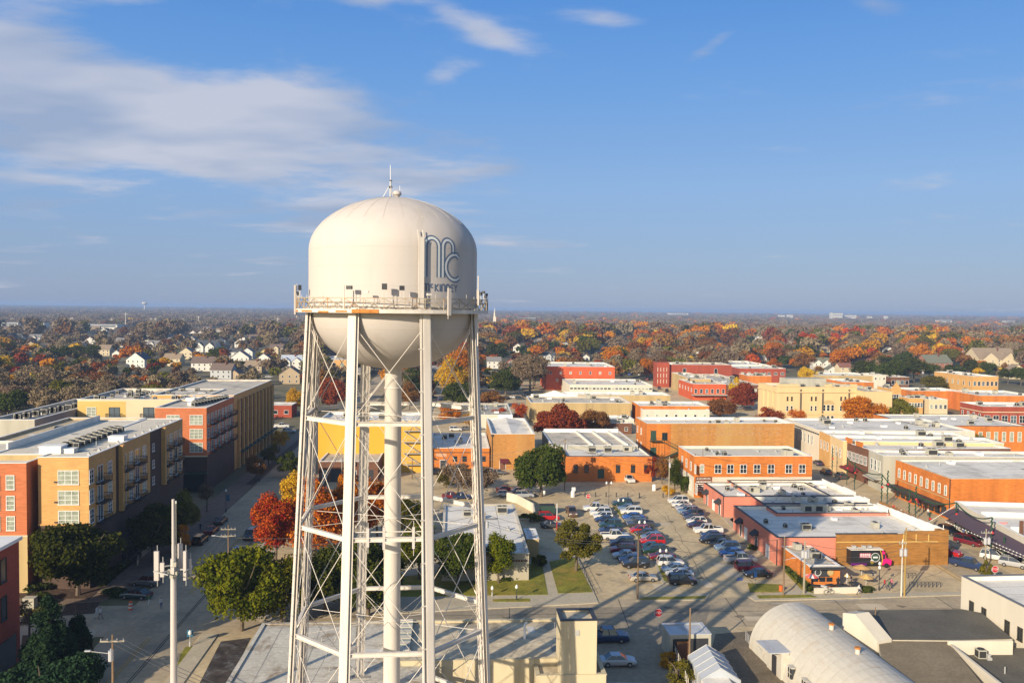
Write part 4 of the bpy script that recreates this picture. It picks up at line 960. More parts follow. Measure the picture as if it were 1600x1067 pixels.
# ---- buildings farther back, from left to right
def simple(name, label, fl, fr, bk, h, wall, roof=None, wins=None, n=6, **kw):
    b = bld(name, label, fl, fr, bk, h, wall, roof, **kw)
    for (f, cnt, z, w_, hh, nx, ny) in (wins or []):
        L_ = b.w if f in 'fb' else b.d; wrow(b, f, cnt, L_ * .5 / cnt, L_ * (1 - .5 / cnt), z, w_, hh, nx=nx, ny=ny)
    if n: eqs(b, n, 'vent ac pipe cond vent hatch', int(fl[0]), 1.2)
    return b
simple('brick_building', 'three storey red orange brick building with a white roof, alone at the wood edge', (853, 572.5), (960, 573), (905, 566), 13.3, m_redp, m_wroof, [('f', 7, 9.8, 1.1, 1.4, 1, 2), ('f', 3, 5.6, 1.1, 1.4, 1, 2), ('l', 3, 9.8, 1.1, 1.4, 1, 2)], ang=R_(2.5))
bb = simple('market_building', 'long low white building with a strip of dark windows under its roof', (890, 601), (1020, 602), (905, 592), 6.5, m_whb, m_wroof, [('f', 22, 4.6, 1.5, .8, 1, 1)], ang=R_(3))
simple('warehouse', 'very long low tan warehouse with bright white parapet', (884, 617), (1048, 618), (890, 612), 6.0, m_tanw, m_wroof, [], ang=R_(3), par=.9)
TB = simple('warehouse', 'broad tan corrugated warehouse behind the dark red oak', (829, 629), (979, 626), (822, 619), 8.0, m_tanw, m_groof, [], ang=R_(3), n=9)
mb = MB()
for i in range(48): x = TB.w * (i + .5) / 48; mb.box(x - .08, x + .08, -.08, 0, 0.2, 7.7)
mb.build('wall_ribs', m_tanw, TB.root, kind='stuff')
mb = MB(); g_ = [(0, 0), (1.3, .3), (2.6, 1.3), (5.5, 2.1), (8.4, 1.3), (9.7, .3), (11, 0)]
mb.prism([(2, TB.d - .3), (22, TB.d - .3), (22, TB.d), (2, TB.d)], 8, 9); mb.poly([(7, TB.d - .32, 9), (17, TB.d - .32, 9), (12, TB.d - .32, 10.6)]); mb.build('gable_parapet', m_white, TB.root)
simple('shop_building', 'white roofed brick shop stepping down behind the long orange building', (1000, 634), (1112, 636), (978, 627), 7.6, m_ob, m_wroof, [], ang=R_(3), par=.7)
simple('shop_building', 'white walled shop with a row of small openings behind the long orange building', (1004, 640), (1110, 641), (1000, 636.5), 6.5, m_whb, m_wroof, [('f', 7, 4.2, .9, .8, 1, 1)], ang=R_(3))
simple('shop_building', 'low white roofed shed right of the dark red oak', (930, 655), (992, 656), (935, 649), 5.0, m_whb, m_wroof, [], ang=R_(3))
simple('shop_building', 'small grey roofed brick shed beside the dark red oak', (920, 661), (988, 662), (925, 655), 4.0, m_brn, m_groof, [('f', 4, 1.9, 1.0, 1.2, 1, 2)], ang=R_(3))
RT = simple('brick_building', 'tall red brick commercial building with a corner tower near the town square', (1045, 569.5), (1142, 570), (1040, 566), 13.4, m_rb, m_groof, [('f', 2, 9.8, 1.8, 2.6, 1, 1)], ang=R_(3))
block(RT, 'corner_tower', -7.5, -.02, -2, 8, 0, 14.6, m_rb)
for z in (3.5, 7, 10.5):
    for k in range(4): block(RT, 'pale_pilaster', -7.2 + k * 1.8, -6.9 + k * 1.8, -2.08, -2, z - 1.2, z + 1.2, m_whb)
RO = simple('brick_building', 'two storey orange red brick building with dark arched windows on the square', (1083, 600), (1137, 601), (1060, 592.5), 8.2, m_redp, m_groof, [('f', 6, 4.6, 1.3, 2.0, 1, 2), ('l', 5, 5.0, 1.1, 1.8, 1, 2)], ang=R_(3))
block(RO, 'canopy', -1, RO.w + 2, -3, -.05, 2.7, 3.0, m_gst)
simple('brick_building', 'brown brick building beside the orange red one on the square', (1137.5, 601), (1186, 601), (1145, 585), 8.2, m_brn, m_groof, [('f', 4, 5.4, 1.0, 1.4, 1, 2)], ang=R_(3), n=14)
simple('shop_building', 'grey roofed tan building with many roof fans behind the square', (1082, 592), (1112, 592.5), (1065, 582), 9.2, m_tanw, m_groof, [], ang=R_(3), n=8)
simple('brick_building', 'dark red brick building with paired white windows near the back', (1155, 575.5), (1233, 577), (1150, 570), 9.5, m_rb, m_wroof, [('f', 7, 6.2, 2.0, 1.6, 3, 1)], ang=R_(3))
simple('brick_building', 'dark red brick building with a black roof box at the wood edge', (1148, 570), (1205, 571), (1150, 564), 8.5, m_rb, m_wroof, [], ang=R_(3), n=8)
simple('shop_building', 'orange brick shop roof cluttered with ducts beside the cream courthouse', (1168, 587), (1218, 590), (1180, 584), 8.0, m_ob, m_groof, [], ang=R_(3), n=14)
# courthouse
hC = 15.0
CH = bld('courthouse', 'large cream stone courthouse with corner piers and arched window', (1214, 604.5), (1352, 607), (1205, 592), hC, m_ctan, m_groof, par=1.0, ang=R_(6), cop=m_ctan, d=19)
for f_ in 'f': 
    band(CH, 'cornice', 'f', hC - 2.3, hC - 1.8, m_ctan, .4); band(CH, 'string_course', 'f', 3.8, 4.3, m_ctan, .25); band(CH, 'cornice', 'l', hC - 2.3, hC - 1.8, m_ctan, .4)
for s in (.16, .46, .83):
    for ds in (-.9, .9): win(CH, 'f', CH.w * s + ds, 10.2, .8, 1.7, 1, 2, mixg=False, fr=m_ctan); win(CH, 'f', CH.w * s + ds, 6.3, .8, 1.9, 1, 2, mixg=False)
for ds in (-1.8, 0, 1.8): win(CH, 'f', CH.w * .645 + ds, 6.5, 1.1, 2.3, 1, 2, mixg=False); win(CH, 'f', CH.w * .645 + ds, 2.4, 1.1, 1.6, 1, 1, mixg=False)
mb = MB(); n = 12; cx_ = CH.w * .645
mb.poly([(cx_ + 2.6 * math.cos(PI * i / n), -.08, 8.0 + 1.7 * math.sin(PI * i / n)) for i in range(n + 1)]); mb.build('window_arch', m_tanw, CH.root)
for s in (.30, .575, .905): block(CH, 'drain_recess', CH.w * s - .35, CH.w * s + .35, -.14, 0, 0, hC - 1.0, M('dark_iron_pipe', (0.12, 0.10, 0.07)))  # dark brown strips standing proud of the front wall
for s0_, s1_ in ((0, .27), (.6, .69), (.92, 1.0)): block(CH, 'raised_parapet', CH.w * s0_, CH.w * s1_, -.2, .4, hC + .1, hC + 1.2, m_ctan)
for s in (.2, .45, .7): block(CH, 'engaged_column', -.5, 0, CH.d * s - .5, CH.d * s + .5, 0, hC - 2, m_ctan)
for i in range(16): eq(CH, ('big', 'ac', 'vent', 'pipe')[i % 4], .15 + .05 * i + .02 * (i % 3), .2 + .6 * ((i * 7) % 10) / 10, 0, 1.1)
mb = MB(); mb.box(CH.w * .25, CH.w * .75, CH.d * .5, CH.d * .9, hC - 1, hC + 2.6); mb.build('plant_room', m_gst, CH.root)
CH2 = bld('courthouse_wing', 'lower cream stone wing at the right of the courthouse behind the orange maple', (1352, 612), (1400, 613), (1355, 600), hC - 1.2, m_ctan, m_groof, par=.8, ang=R_(6), cop=m_ctan)
eqs(CH2, 6, 'ac vent', 3)
# ---- row along the right street, west facing fronts
fro = []
def shop(name, label, fl, back, h, wall, roof, depthpx, wR=34, lw=None, ang=R_(2.2), **kw):
    """fl = near-left roof corner, back = far-left roof corner"""
    A = P(fl[0], fl[1], h); B = P(back[0], back[1], h); d = (B - A).length; a = math.atan2(B.y - A.y, B.x - A.x) - PI / 2
    b = bld(name, label, fl, fl, back, h, wall, roof, ang=a, w=wR, d=d, **kw); return b
K6 = shop('shop_building', 'bright orange brick shop with nine white arched windows on the festive street', (1486, 748), (1399.5, 718), 9.1, m_ob, m_wroof, None, wR=40, par=.4, cop=m_groof)
for i in range(9): win(K6, 'l', K6.d * (.08 + .105 * i), 6.1, .8, 1.9, 1, 2, style='arch', gl=m_glass_b)
mb = MB(); mb.box(-2.6, -.02, 1.5, K6.d - .5, 3.0, 3.15); mb.box(-2.65, -2.6, 1.5, K6.d - .5, 2.7, 3.2); mb.build('canopy', m_dark, K6.root)
for i in range(9): y = K6.d * (.06 + .105 * i); block(K6, 'shopfront_pane', -.06, 0, y, y + 1.9, .4, 2.6, m_glass)
band(K6, 'string_course', 'l', 4.4, 4.6, m_tanw, .1)
mb = MB(); mb.box(-.12, 0, .1, .3, 0, 9); mb.build('downpipe', m_dark, K6.root)
K5 = shop('shop_building', 'weathered grey stucco shop between brown brick and orange brick shops', (1380, 712), (1357.5, 703), 9.3, m_gst, m_wroof, None, wR=46, par=.5)
for i in range(3): win(K5, 'l', K5.d * (.25 + .25 * i), 6.2, 1.1, 2.6, 1, 2)
win(K5, 'f', 7, 6, 1.2, 2.6, 1, 2, gl=m_glass, style='arch'); awning(K5, 'l', K5.d * .5, 3.4, K5.d * .8, m_gst, 1.8, .4)
K4 = shop('shop_building', 'brown brick shop with stepped ornate parapet and red awning', (1357, 702), (1319.5, 690), 9.2, m_brn, m_wroof, None, wR=40, par=.5)
for i in range(6): win(K4, 'l', K4.d * (.1 + .16 * i), 5.9, 1.3, 2.2, 2, 2, gl=m_glass)
block(K4, 'gable_parapet', -.1, .3, K4.d * .25, K4.d * .5, 9.2, 10.4, m_ob); block(K4, 'gable_parapet', -.1, .3, K4.d * .7, K4.d * .95, 9.2, 10.6, m_ob)
m_reda = flat('dark_red_awning', (0.16, 0.02, 0.02), .8); awning(K4, 'l', K4.d * .35, 3.2, K4.d * .6, m_reda, 1.8, .7)
K3 = shop('shop_building', 'plain cream stone shop left of the brown brick shop', (1317.5, 689), (1297.5, 680.5), 9.6, m_ctan, m_wroof, None, wR=44, par=.5)
for i in range(3): win(K3, 'l', K3.d * (.2 + .3 * i), 6, .9, 2.3, 1, 2, gl=m_glass)
K2 = shop('shop_building', 'narrow golden stone shop in the pale row', (1297, 680), (1280.5, 673), 9.6, m_tanb, m_wroof, None, wR=40, par=.5)
for i in range(3): win(K2, 'l', K2.d * (.2 + .3 * i), 6, .9, 2.4, 1, 2, gl=m_glass)
K1 = shop('shop_building', 'long white shop with a dark dentil line at the far end of the pale row', (1280, 672.5), (1227, 653.5), 9.6, m_whb, m_wroof, None, wR=48, par=.5)
for i in range(8): win(K1, 'l', K1.d * (.12 + .1 * i), 5.9, .9, 2.8, 1, 2, gl=m_glass)
mb = MB()
for i in range(16): y = K1.d * (i + .5) / 16; mb.box(-.1, 0, y - .9, y + .5, 8.2, 8.6)
mb.build('dentil_course', m_dark, K1.root)
for b, n in ((K1, 14), (K2, 4), (K3, 4), (K4, 5), (K5, 7), (K6, 4)): eqs(b, n, 'vent ac pipe cond hatch', n * 3, 1.1)
K7 = shop('shop_building', 'low cream shop with long purple awning and hanging bulbs at right edge', (1625, 852), (1492, 783), 5.6, m_whb, m_wroof, None, wR=40, par=.7)
m_purp = flat('purple_awning_fabric', (0.085, 0.055, 0.075), .85)
awning(K7, 'l', K7.d * .5, 4.4, K7.d * .96, m_purp, 3.2, 1.1)
for i in range(8): y = K7.d * (.06 + .115 * i); block(K7, 'shopfront_pane', -.06, 0, y, y + 2.0, .4, 2.6, m_glass)
for v in (.35, .7): parapet_wall(K7, .02, v, .98, v, 1.0, m_wroof)
awning(K5, 'l', K5.d * .2, 3.0, 3.0, m_reda, 1.5, .5)
# ---- behind the row, far right
X1 = bld('brick_building', 'orange brick building with tall white windows and blue white roof at right', (1432, 665), (1640, 673), (1400, 647), 9.0, m_ob, m_wroof, par=.3, ang=R_(2), cop=m_dark)
for i in range(13): win(X1, 'f', X1.w * (.15 + .07 * i), 5.6, 1.1, 3.0, 1, 2, gl=m_glass_b)
eqs(X1, 9, 'ac vent hatch vent', 23)
X2 = simple('brick_building', 'red brown brick building with two cream bands at the right edge', (1536, 635), (1640, 637), (1490, 628), 9.5, m_rb, m_wroof, [('f', 7, 4.6, 2.2, 2.8, 2, 2), ('l', 4, 5.5, 1.0, 2.0, 1, 2)], ang=R_(2))
band(X2, 'cream_band', 'f', 7.2, 7.5, m_cream); band(X2, 'cream_band', 'l', 7.2, 7.5, m_cream)
simple('brick_building', 'golden stone corner building with orange side wall, farthest right in town', (1520, 588), (1563, 588.5), (1476, 580.5), 11.0, m_tanb, m_wroof, [('f', 6, 7.0, 1.5, 2.2, 1, 2), ('l', 7, 6.8, 1.0, 2.2, 1, 2)], ang=R_(5))
simple('shop_building', 'long brick shop with white roof beyond the yellow gabled theatre', (1424, 610.5), (1532, 616), (1412, 605.5), 8.5, m_ob, m_wroof, [], ang=R_(3))
simple('shop_building', 'white roofed shop behind the red brown banded building', (1530, 618), (1640, 621), (1530, 610), 8.5, m_ob, m_wroof, [], ang=R_(3))
simple('shop_building', 'tan two storey shopfront left of the cream shop', (1420, 622), (1452, 624), (1420, 619), 8.0, m_tanb, m_wroof, [('f', 5, 5.0, 1.0, 1.8, 1, 2)], ang=R_(3))
simple('shop_building', 'cream shopfront with white roof right of the tan shopfront', (1452, 624), (1496, 627), (1450, 620), 7.6, m_cream, m_wroof, [('f', 4, 4.4, 1.2, 1.6, 1, 2)], ang=R_(3))
TH = simple('theatre', 'yellow stone theatre front with a peaked gable', (1393, 607), (1424, 610), (1395, 603), 10.5, m_tanb, m_wroof, [('f', 4, 6.6, 1.0, 2.2, 1, 2), ('f', 4, 3.0, 1.0, 2.0, 1, 2)], ang=R_(3))
mb = MB(); mb.poly([(0, -.1, 10.5), (TH.w, -.1, 10.5), (TH.w * .7, -.1, 12), (TH.w * .5, -.1, 13.6), (TH.w * .3, -.1, 12)]); mb.poly([(0, .3, 10.5), (TH.w * .3, .3, 12), (TH.w * .5, .3, 13.6), (TH.w * .7, .3, 12), (TH.w, .3, 10.5)]); mb.build('gable', m_tanb, TH.root)
simple('shop_building', 'long tan and brick building beyond the courthouse roof', (1276, 586.5), (1370, 588), (1280, 582), 8.0, m_tanw, m_wroof, [], ang=R_(3))
simple('shop_building', 'orange brick shop with white parapet behind the courthouse', (1318, 597), (1372, 598.5), (1318, 592), 8.0, m_ob, m_wroof, [], ang=R_(3))
simple('shop_building', 'low brick arcade building with dark openings behind the theatre', (1392, 589), (1426, 590), (1392, 586), 6.5, m_brn, m_groof, [('f', 4, 3.2, 2.0, 2.4, 1, 1)], ang=R_(3))
simple('shop_building', 'small white two storey building behind the courthouse', (1365, 586), (1390, 587), (1366, 583), 8.5, m_whb, m_wroof, [('f', 3, 6.4, 1.0, 1.2, 1, 2)], ang=R_(3))
simple('shop_building', 'grey roofed building in the shade left of the white market hall', (690, 638), (760, 637), (700, 630), 5, m_whb, m_groof, [], ang=R_(3))
FG = simple('shop_building', 'flat building with stained rubble coloured roof beyond the brick annex', (740, 648), (800, 647), (712, 630), 5.5, m_whb, M('rubble_roof', (0.45, 0.42, 0.33), var=0.35, scale=0.8, stain=(0.12, 0.11, 0.09), stain_amt=0.8, stain_scale=0.5), [], ang=R_(3))
simple('brick_building', 'tan stone hall with a big arched window seen through the tower legs', (503, 562), (543, 561.5), (505, 556), 11.5, m_tanb, m_wroof, [('f', 3, 8.3, 2.0, 2.2, 1, 1), ('f', 5, 3.4, 1.6, 2.6, 1, 1)], ang=R_(3), n=3)
simple('brick_building', 'small brick depot with a flat metal roof at the end of the left street', (405, 633), (458, 632), (408, 628.5), 5, m_rb, m_met, [('f', 3, 2.2, 1.6, 1.4, 1, 1)], ang=R_(3), n=0)
simple('brick_building', 'long pale orange brick school behind the tower at right', (745, 531), (790, 531), (750, 527), 9, m_ob2, m_wroof, [('f', 10, 5, 1.5, 2, 1, 1)], ang=R_(3), n=2)
# ---- church hall in the middle
H1 = bld('church_hall', 'long low grey cream hall with pale flat roof among live oaks', (690, 866), (826, 863), (756, 788), 4.6, M('grey_cream_hall_wall', (0.40, 0.355, 0.265), var=.08, streak=True), m_wroof, par=.15, ang=R_(4), cop=m_whb)
H2 = bld('church_hall_porch', 'small metal roofed porch at the side of the long low hall', (823, 842), (842, 841.5), (818, 826), 3.6, m_tanw, m_met, par=.05, ang=R_(4))
eqs(H1, 5, 'vent ac pipe', 31, .9, .4, .9)
_r = random.Random(5); mb = MB(); x = H1.w * .76
while x < H1.w * .96: q = _r.uniform(.15, .35); mb.box(x, x + q, -.05, 0, 3.25, 3.6); x += q + .12
mb.build('sign_lines', m_brn, H1.root, kind='stuff')

# ================================================================ NEAR BUILDING below the tower
hN = 7.0
_c = []
m_nroof = M('stained_old_roof', (0.60, 0.505, 0.35), var=0.16, scale=0.25, fine=0.15, fine_scale=1.0, stain=(0.22, 0.18, 0.125), stain_amt=0.7, stain_scale=0.2)
m_nroof2 = M('patched_white_roof', (0.56, 0.52, 0.43), var=0.14, scale=0.25, fine=0.12, stain=(0.24, 0.17, 0.10), stain_amt=0.85, stain_scale=0.3)
m_nwall = M('cream_old_wall', (0.56, 0.48, 0.32), var=0.08, scale=0.3, streak=True, stain=(0.38, 0.31, 0.19), stain_amt=0.7, stain_scale=0.5)
N1 = bld('workshop_building', 'old cream workshop with stained flat roof directly under the tower', (600, 1034), (938, 1043), (870, 966.5), hN, m_nwall, m_nroof, par=.18, ang=R_(4), cop=m_nwall)
N2 = bld('workshop_building', 'patched white roofed workshop left of the tower foot', (340, 1090), (575, 1090), (400, 974), hN - .4, m_nwall, m_nroof2, par=.05, ang=R_(4), w=20, cop=m_nroof2)
N3 = bld('stair_house', 'square cream stair house with a patched roof above the workshop', (876, 970), (932, 967), (870, 951.5), hN + 5.2, m_nwall, m_nroof, par=.15, ang=R_(4), cop=m_dark)
N4 = bld('workshop_annex', 'lower cream annex with stained roof below the stair house', (838, 1056), (946, 1051), (838, 1020), hN - .6, m_nwall, m_nroof, par=.2, ang=R_(4), cop=m_nwall)
for i, (u, v) in enumerate(((.35, .55), (.62, .35), (.62, .75), (.2, .4), (.85, .8))): eq(N1, 'pipe', u, v, 0, .9)
for i, (u, v) in enumerate(((.3, .5), (.5, .3), (.62, .45), (.4, .7), (.55, .62))): eq(N2, 'pipe', u, v, 0, .6)
for i in range(9): block(N1, 'wall_rib', N1.w * (i + .5) / 9 - .05, N1.w * (i + .5) / 9 + .05, -.06, 0, 0, 6.4, m_nwall)
block(N1, 'dark_skylight', .6, 2.6, 2, 12, 6.83, 7.25, M('green_grey_skylight', (0.25, 0.30, 0.26), rough=.3))
mb = MB()
for i in range(6): mb.box(.62, 2.58, 2.3 + i * 1.7, 3.3 + i * 1.7, 7.26, 7.32)
mb.build('skylight_panel', m_whb, N1.root)
block(N4, 'wall_lamp', N4.w * .48, N4.w * .55, -.25, 0, 5.2, 5.5, m_dark)
block(N3, 'vent_panel', N3.w * .4, N3.w * .52, -.05, 0, 10.6, 11.2, m_galv)
mb = MB(); mb.tube((0, 0, 0), (0, 0, 1.7), .14, 8); mb.tube((0, 0, 1.7), (.25, 0, 2.0), .12, 8); mb.build('exhaust_stack', m_white, N1.root).location = (N1.w * .68, N1.d * .5, hN - .1)

# ================================================================ BOTTOM RIGHT: quonset hut, sheds, white building
qa = P(1237, 941, 5.9); qb = P(1374, 1045, 5.9); qd = (qb - qa); qL = qd.length + 4; qang = math.atan2(qd.y, qd.x) + PI / 2
Q = thing('quonset_hut', 'big rusty white quonset hut with rounded metal roof', 'quonset hut', (qb.x + qd.normalized().x * 4, qb.y + qd.normalized().y * 4, 0), qang - 0)
m_quon = M('weathered_white_sheet_metal', (0.55, 0.515, 0.44), rough=0.6, var=0.05, scale=0.5, fine=0.03, stain=(0.48, 0.38, 0.27), stain_amt=0.45, stain_scale=0.5)
QR = 5.9; mb = MB(); n = 22; seg = int(qL / .9)
for k in range(seg):
    y0 = qL * k / seg; y1 = qL * (k + 1) / seg; rr = QR + (.012 if k % 2 else 0)
    for i in range(n):
        a, c = PI * i / n, PI * (i + 1) / n
        mb.poly([(rr * math.cos(a), y0, rr * math.sin(a)), (rr * math.cos(c), y0, rr * math.sin(c)), (rr * math.cos(c), y1, rr * math.sin(c)), (rr * math.cos(a), y1, rr * math.sin(a))])
mb.build('curved_roof', m_quon, Q)
for y in (0.03, qL - .03):
    mb = MB(); mb.poly([(5.88 * math.cos(PI * i / n), y, 5.88 * math.sin(PI * i / n)) for i in range(n + 1)]); mb.build('end_wall', m_cream, Q)
mb = MB(); mb.poly([((QR - .05) * math.cos(PI * i / n), .2 , (QR - .05) * math.sin(PI * i / n)) for i in range(n + 1)]); mb.build('end_lining', m_quon, Q)
for y, x in ((qL * .33, -.1), (qL * .62, .6)):
    mb = MB(); mb.tube((x, y, QR - .2), (x, y, QR + .55), .28, 10); mb.mi = 1; mb.tube((x, y, QR + .55), (x, y, QR + .72), .36, 10); mb.build('roof_ventilator', [m_quon, m_rust], Q)
mb = MB(); mb.box(-7.6, -4.2, qL * .60, qL * .76, 3.3, 3.42); mb.build('door_canopy', m_met, Q)
mb = MB(); mb.box(-6.1, -5.1, qL * .60, qL * .76, 0, 3.3); mb.build('door_porch', m_quon, Q)
mb = MB(); mb.box(-6.15, -6.1, qL * .65, qL * .70, 0, 2.4); mb.build('door', m_dark, Q)
for y in (.50, .36, .31, .26, .21):
    mb = MB(); mb.box(-5.99, -5.5, qL * y, qL * y + .9, 1.2, 2.5); o = mb.build('window', m_glass, Q)
    mb = MB(); mb.box(-6.03, -5.99, qL * y + .42, qL * y + .48, 1.2, 2.5); mb.box(-6.03, -5.99, qL * y, qL * y + .9, 1.8, 1.86); mb.box(-6.04, -5.5, qL * y - .1, qL * y + 1.0, 2.5, 2.6); mb.box(-6.04, -5.5, qL * y - .1, qL * y + 1.0, 1.1, 1.2); mb.build('glazing_bar', m_quon, o)
# white two storey building
E1 = bld('white_building', 'white two storey building with small dark windows at the right edge', (1700, 1010), (1760, 1010), (1700, 900), 8.5, m_whb, m_wroof, par=.6, ang=R_(0), w=26, d=30, cop=M('slate_coping', (0.15, 0.16, 0.18)))
_f = P(1502.5, 899.5, 8.5); _n = P(1600, 948.5, 8.5); _dir = (_f - _n).normalized(); E1a = math.atan2(_dir.y, _dir.x) - PI / 2
E1.root.rotation_euler.z = E1a; E1.root.location = (_f.x - _dir.x * 30, _f.y - _dir.y * 30, 0)
for s in (2.4, 5.0, 9.6, 12.0, 15.5, 18.0): win(E1, 'l', s, 4.9, .8, 1.6, 2, 1, fr=M('dark_bronze_frame', (0.06, 0.05, 0.035)), gl=m_glass)
m_droof = M('dark_roll_roofing', (0.12, 0.11, 0.088), var=0.15, scale=0.3, fine=0.12, stain=(0.13, 0.12, 0.10), stain_amt=0.5, stain_scale=0.15)
m_broof = M('brown_roll_roofing', (0.25, 0.195, 0.12), var=0.12, scale=0.3, fine=0.12, stain=(0.18, 0.14, 0.09), stain_amt=0.5, stain_scale=0.15)
def prismb(name, label, px, h, mroof, mwall, cat='building', th=.15):
    g = gp3(px, h); c = g[0]; root = thing(name, label, cat, (c.x, c.y, 0)); pts = [(p.x - c.x, p.y - c.y) for p in g]
    mb = MB(); mb.prism(pts, 0, h - .1); mb.build('wall', mwall, root)
    mb = MB(); mb.prism(pts, h - .098, h); mb.build('roof', mroof, root); return root
def gp3(px, h): return [P(a, b, h) for a, b in px]
E2 = prismb('flat_roofed_building', 'low building with dark grey roll roofing right of the quonset hut', [(1340, 953), (1503, 951), (1534, 957), (1582, 997), (1480, 999), (1372, 998)], 5.0, m_droof, m_whb)
E3 = prismb('flat_roofed_building', 'low building with brown roll roofing between quonset hut and alley', [(1372, 999), (1480, 1000), (1560, 1100), (1400, 1100), (1376, 1020)], 4.8, m_broof, m_whb)
E4 = prismb('flat_roofed_building', 'lower dark roofed annex with ducts and fans at the lower right', [(1484, 1010), (1606, 1012), (1640, 1100), (1572, 1100)], 3.6, m_droof, m_whb)
mb = MB(); A_, B_, C_ = P(1317, 957, 6.4), P(1344, 966, 6.2), P(1372, 1001, 4.9)
pts = [P(1317, 957, 6.6), P(1371, 1001, 5.2)]
def wallpoly(name, a, b, th, za, zb, m, parent, z0=0, mid=None):
    d = (b - a); d.z = 0; d.normalize(); nrm = Vector((-d.y, d.x, 0)) * th; mb = MB(); c = parent.location
    L0 = Vector((a.x - c.x, a.y - c.y, 0)); L1 = Vector((b.x - c.x, b.y - c.y, 0))
    top = [(L0, za)] + ([(L0.lerp(L1, mid[0]), mid[1])] if mid else []) + [(L1, zb)]
    bot = [L0 + Vector((0, 0, z0)), L1 + Vector((0, 0, z0))]; f = bot + [p + Vector((0, 0, z)) for p, z in reversed(top)]
    g = [p + nrm for p in f]; mb.poly(f); mb.poly(g[::-1])
    for i in range(len(f)): j = (i + 1) % len(f); mb.poly([f[i], g[i], g[j], f[j]])
    return mb.build(name, m, parent)
wallpoly('false_front_wall', P(1317, 957, 6.6), P(1371, 1001, 5.2), 2.2, 6.6, 5.2, m_whb, E2, mid=(.35, 7.2))
mb = MB(); c = E4.location
a = P(1484, 1003, 4.9); b_ = P(1584, 1003, 4.9)
wallpoly('cream_parapet', P(1482, 1001, 5.3), P(1583, 1001, 5.3), .25, 5.3, 5.3, m_whb, E4)
wallpoly('side_kerb', P(1484, 1006, 4.9), P(1590, 1090, 4.9), .3, 4.95, 4.95, m_whb, E4)
for (x_, y_, k, s) in ((1492, 1008, 'vent', 1.0), (1509, 1012, 'ac', .9), (1532, 1028, 'cond', 1.2), (1545, 1030, 'vent', .9), (1570, 1052, 'pipe', 1)):
    p = P(x_, y_, 3.6); o = link(EQ[k].name.split('.')[0], EQ[k], E4, (p.x - c.x, p.y - c.y, 3.6)); o.scale = (s, s, s)
# sheds
SH = bld('shed', 'corrugated metal shed with open front by the stop sign', (1047, 992), (1110, 989), (1036, 974), 3.2, m_gst, m_met, par=.02, ang=R_(5), cop=m_met)
mb = MB(); mb.box(.4, SH.w - .4, -.06, 0, .3, 2.7); mb.build('open_front', m_dark, SH.root)
S2 = prismb('shed', 'small shed with rusty orange metal roof in front of the open shed', [(1058, 1005), (1078, 1002), (1074, 996), (1056, 998)], 2.4, m_rust, m_brn, 'shed')
# tent greenhouse
_b = P(1104, 1007, 3.7); _a = P(1127, 1044, 3.7); wt = 4.5; dt = (_b - _a).length; _an = math.atan2(_b.y - _a.y, _b.x - _a.x) - PI / 2
TG = thing('tent_shelter', 'pale blue grey gabled tent shelter beside the gravel drive', 'tent', (_a.x, _a.y, 0), _an); m_tent = M('pale_blue_tarpaulin', (0.42, 0.45, 0.49), rough=.5, var=0.08)
for s_ in (-1, 1):
    mb = MB(); mb.poly([(s_ * wt / 2, 0, 2.3), (0, 0, 3.7), (0, dt, 3.7), (s_ * wt / 2, dt, 2.3)]); mb.build('tent_roof', m_tent, TG); mb = MB(); mb.poly([(s_ * wt / 2, 0, 0), (s_ * wt / 2, 0, 2.3), (s_ * wt / 2, dt, 2.3), (s_ * wt / 2, dt, 0)]); mb.build('tent_wall', m_tent, TG)
for y in (0, dt): mb = MB(); mb.poly([(-wt / 2, y, 0), (wt / 2, y, 0), (wt / 2, y, 2.3), (0, y, 3.7), (-wt / 2, y, 2.3)]); mb.build('tent_gable', m_tent, TG)
for k in range(5):
    mb = MB(); y = dt * k / 4; mb.path([(-wt / 2 - .03, y, 0), (-wt / 2 - .03, y, 2.35), (0, y, 3.76), (wt / 2 + .03, y, 2.35), (wt / 2 + .03, y, 0)], .05, 5); mb.build('tent_frame', m_galv, TG)
WT = prismb('shed', 'white topped low shed at the bottom edge below the tent', [(1096, 1062), (1135, 1054), (1150, 1075), (1108, 1080)], 2.6, m_wroof, m_whb, 'shed')
# ================================================================ CARS
m_tyre = flat('tyre_rubber', (0.015, 0.015, 0.016), .9); m_rim = flat('wheel_rim', (0.35, 0.35, 0.36), .35, .7); m_carglass = flat('car_glass', (0.012, 0.016, 0.02), .05, spec=.9)
m_head = flat('headlight_glass', (0.65, 0.65, 0.62), .1); m_tail = flat('tail_light_red', (0.30, 0.01, 0.01), .2)
PAINT = {'white': (0.62, 0.61, 0.58), 'silver': (0.40, 0.41, 0.42), 'tan silver': (0.42, 0.37, 0.29), 'grey': (0.14, 0.145, 0.15), 'dark grey': (0.05, 0.052, 0.056), 'black': (0.012, 0.012, 0.014), 'navy': (0.015, 0.03, 0.085), 'blue': (0.02, 0.09, 0.33), 'light blue': (0.16, 0.23, 0.32), 'dark teal': (0.015, 0.05, 0.06), 'red': (0.42, 0.012, 0.012), 'dark red': (0.16, 0.012, 0.02), 'orange': (0.50, 0.12, 0.01), 'dark green': (0.01, 0.035, 0.02), 'purple black': (0.035, 0.02, 0.045), 'brown': (0.12, 0.07, 0.04)}
def paint(c): return flat(c.replace(' ', '_') + '_car_paint', PAINT[c], .32, .15 if c in ('silver', 'light blue', 'grey') else 0, .5, coat=.5)
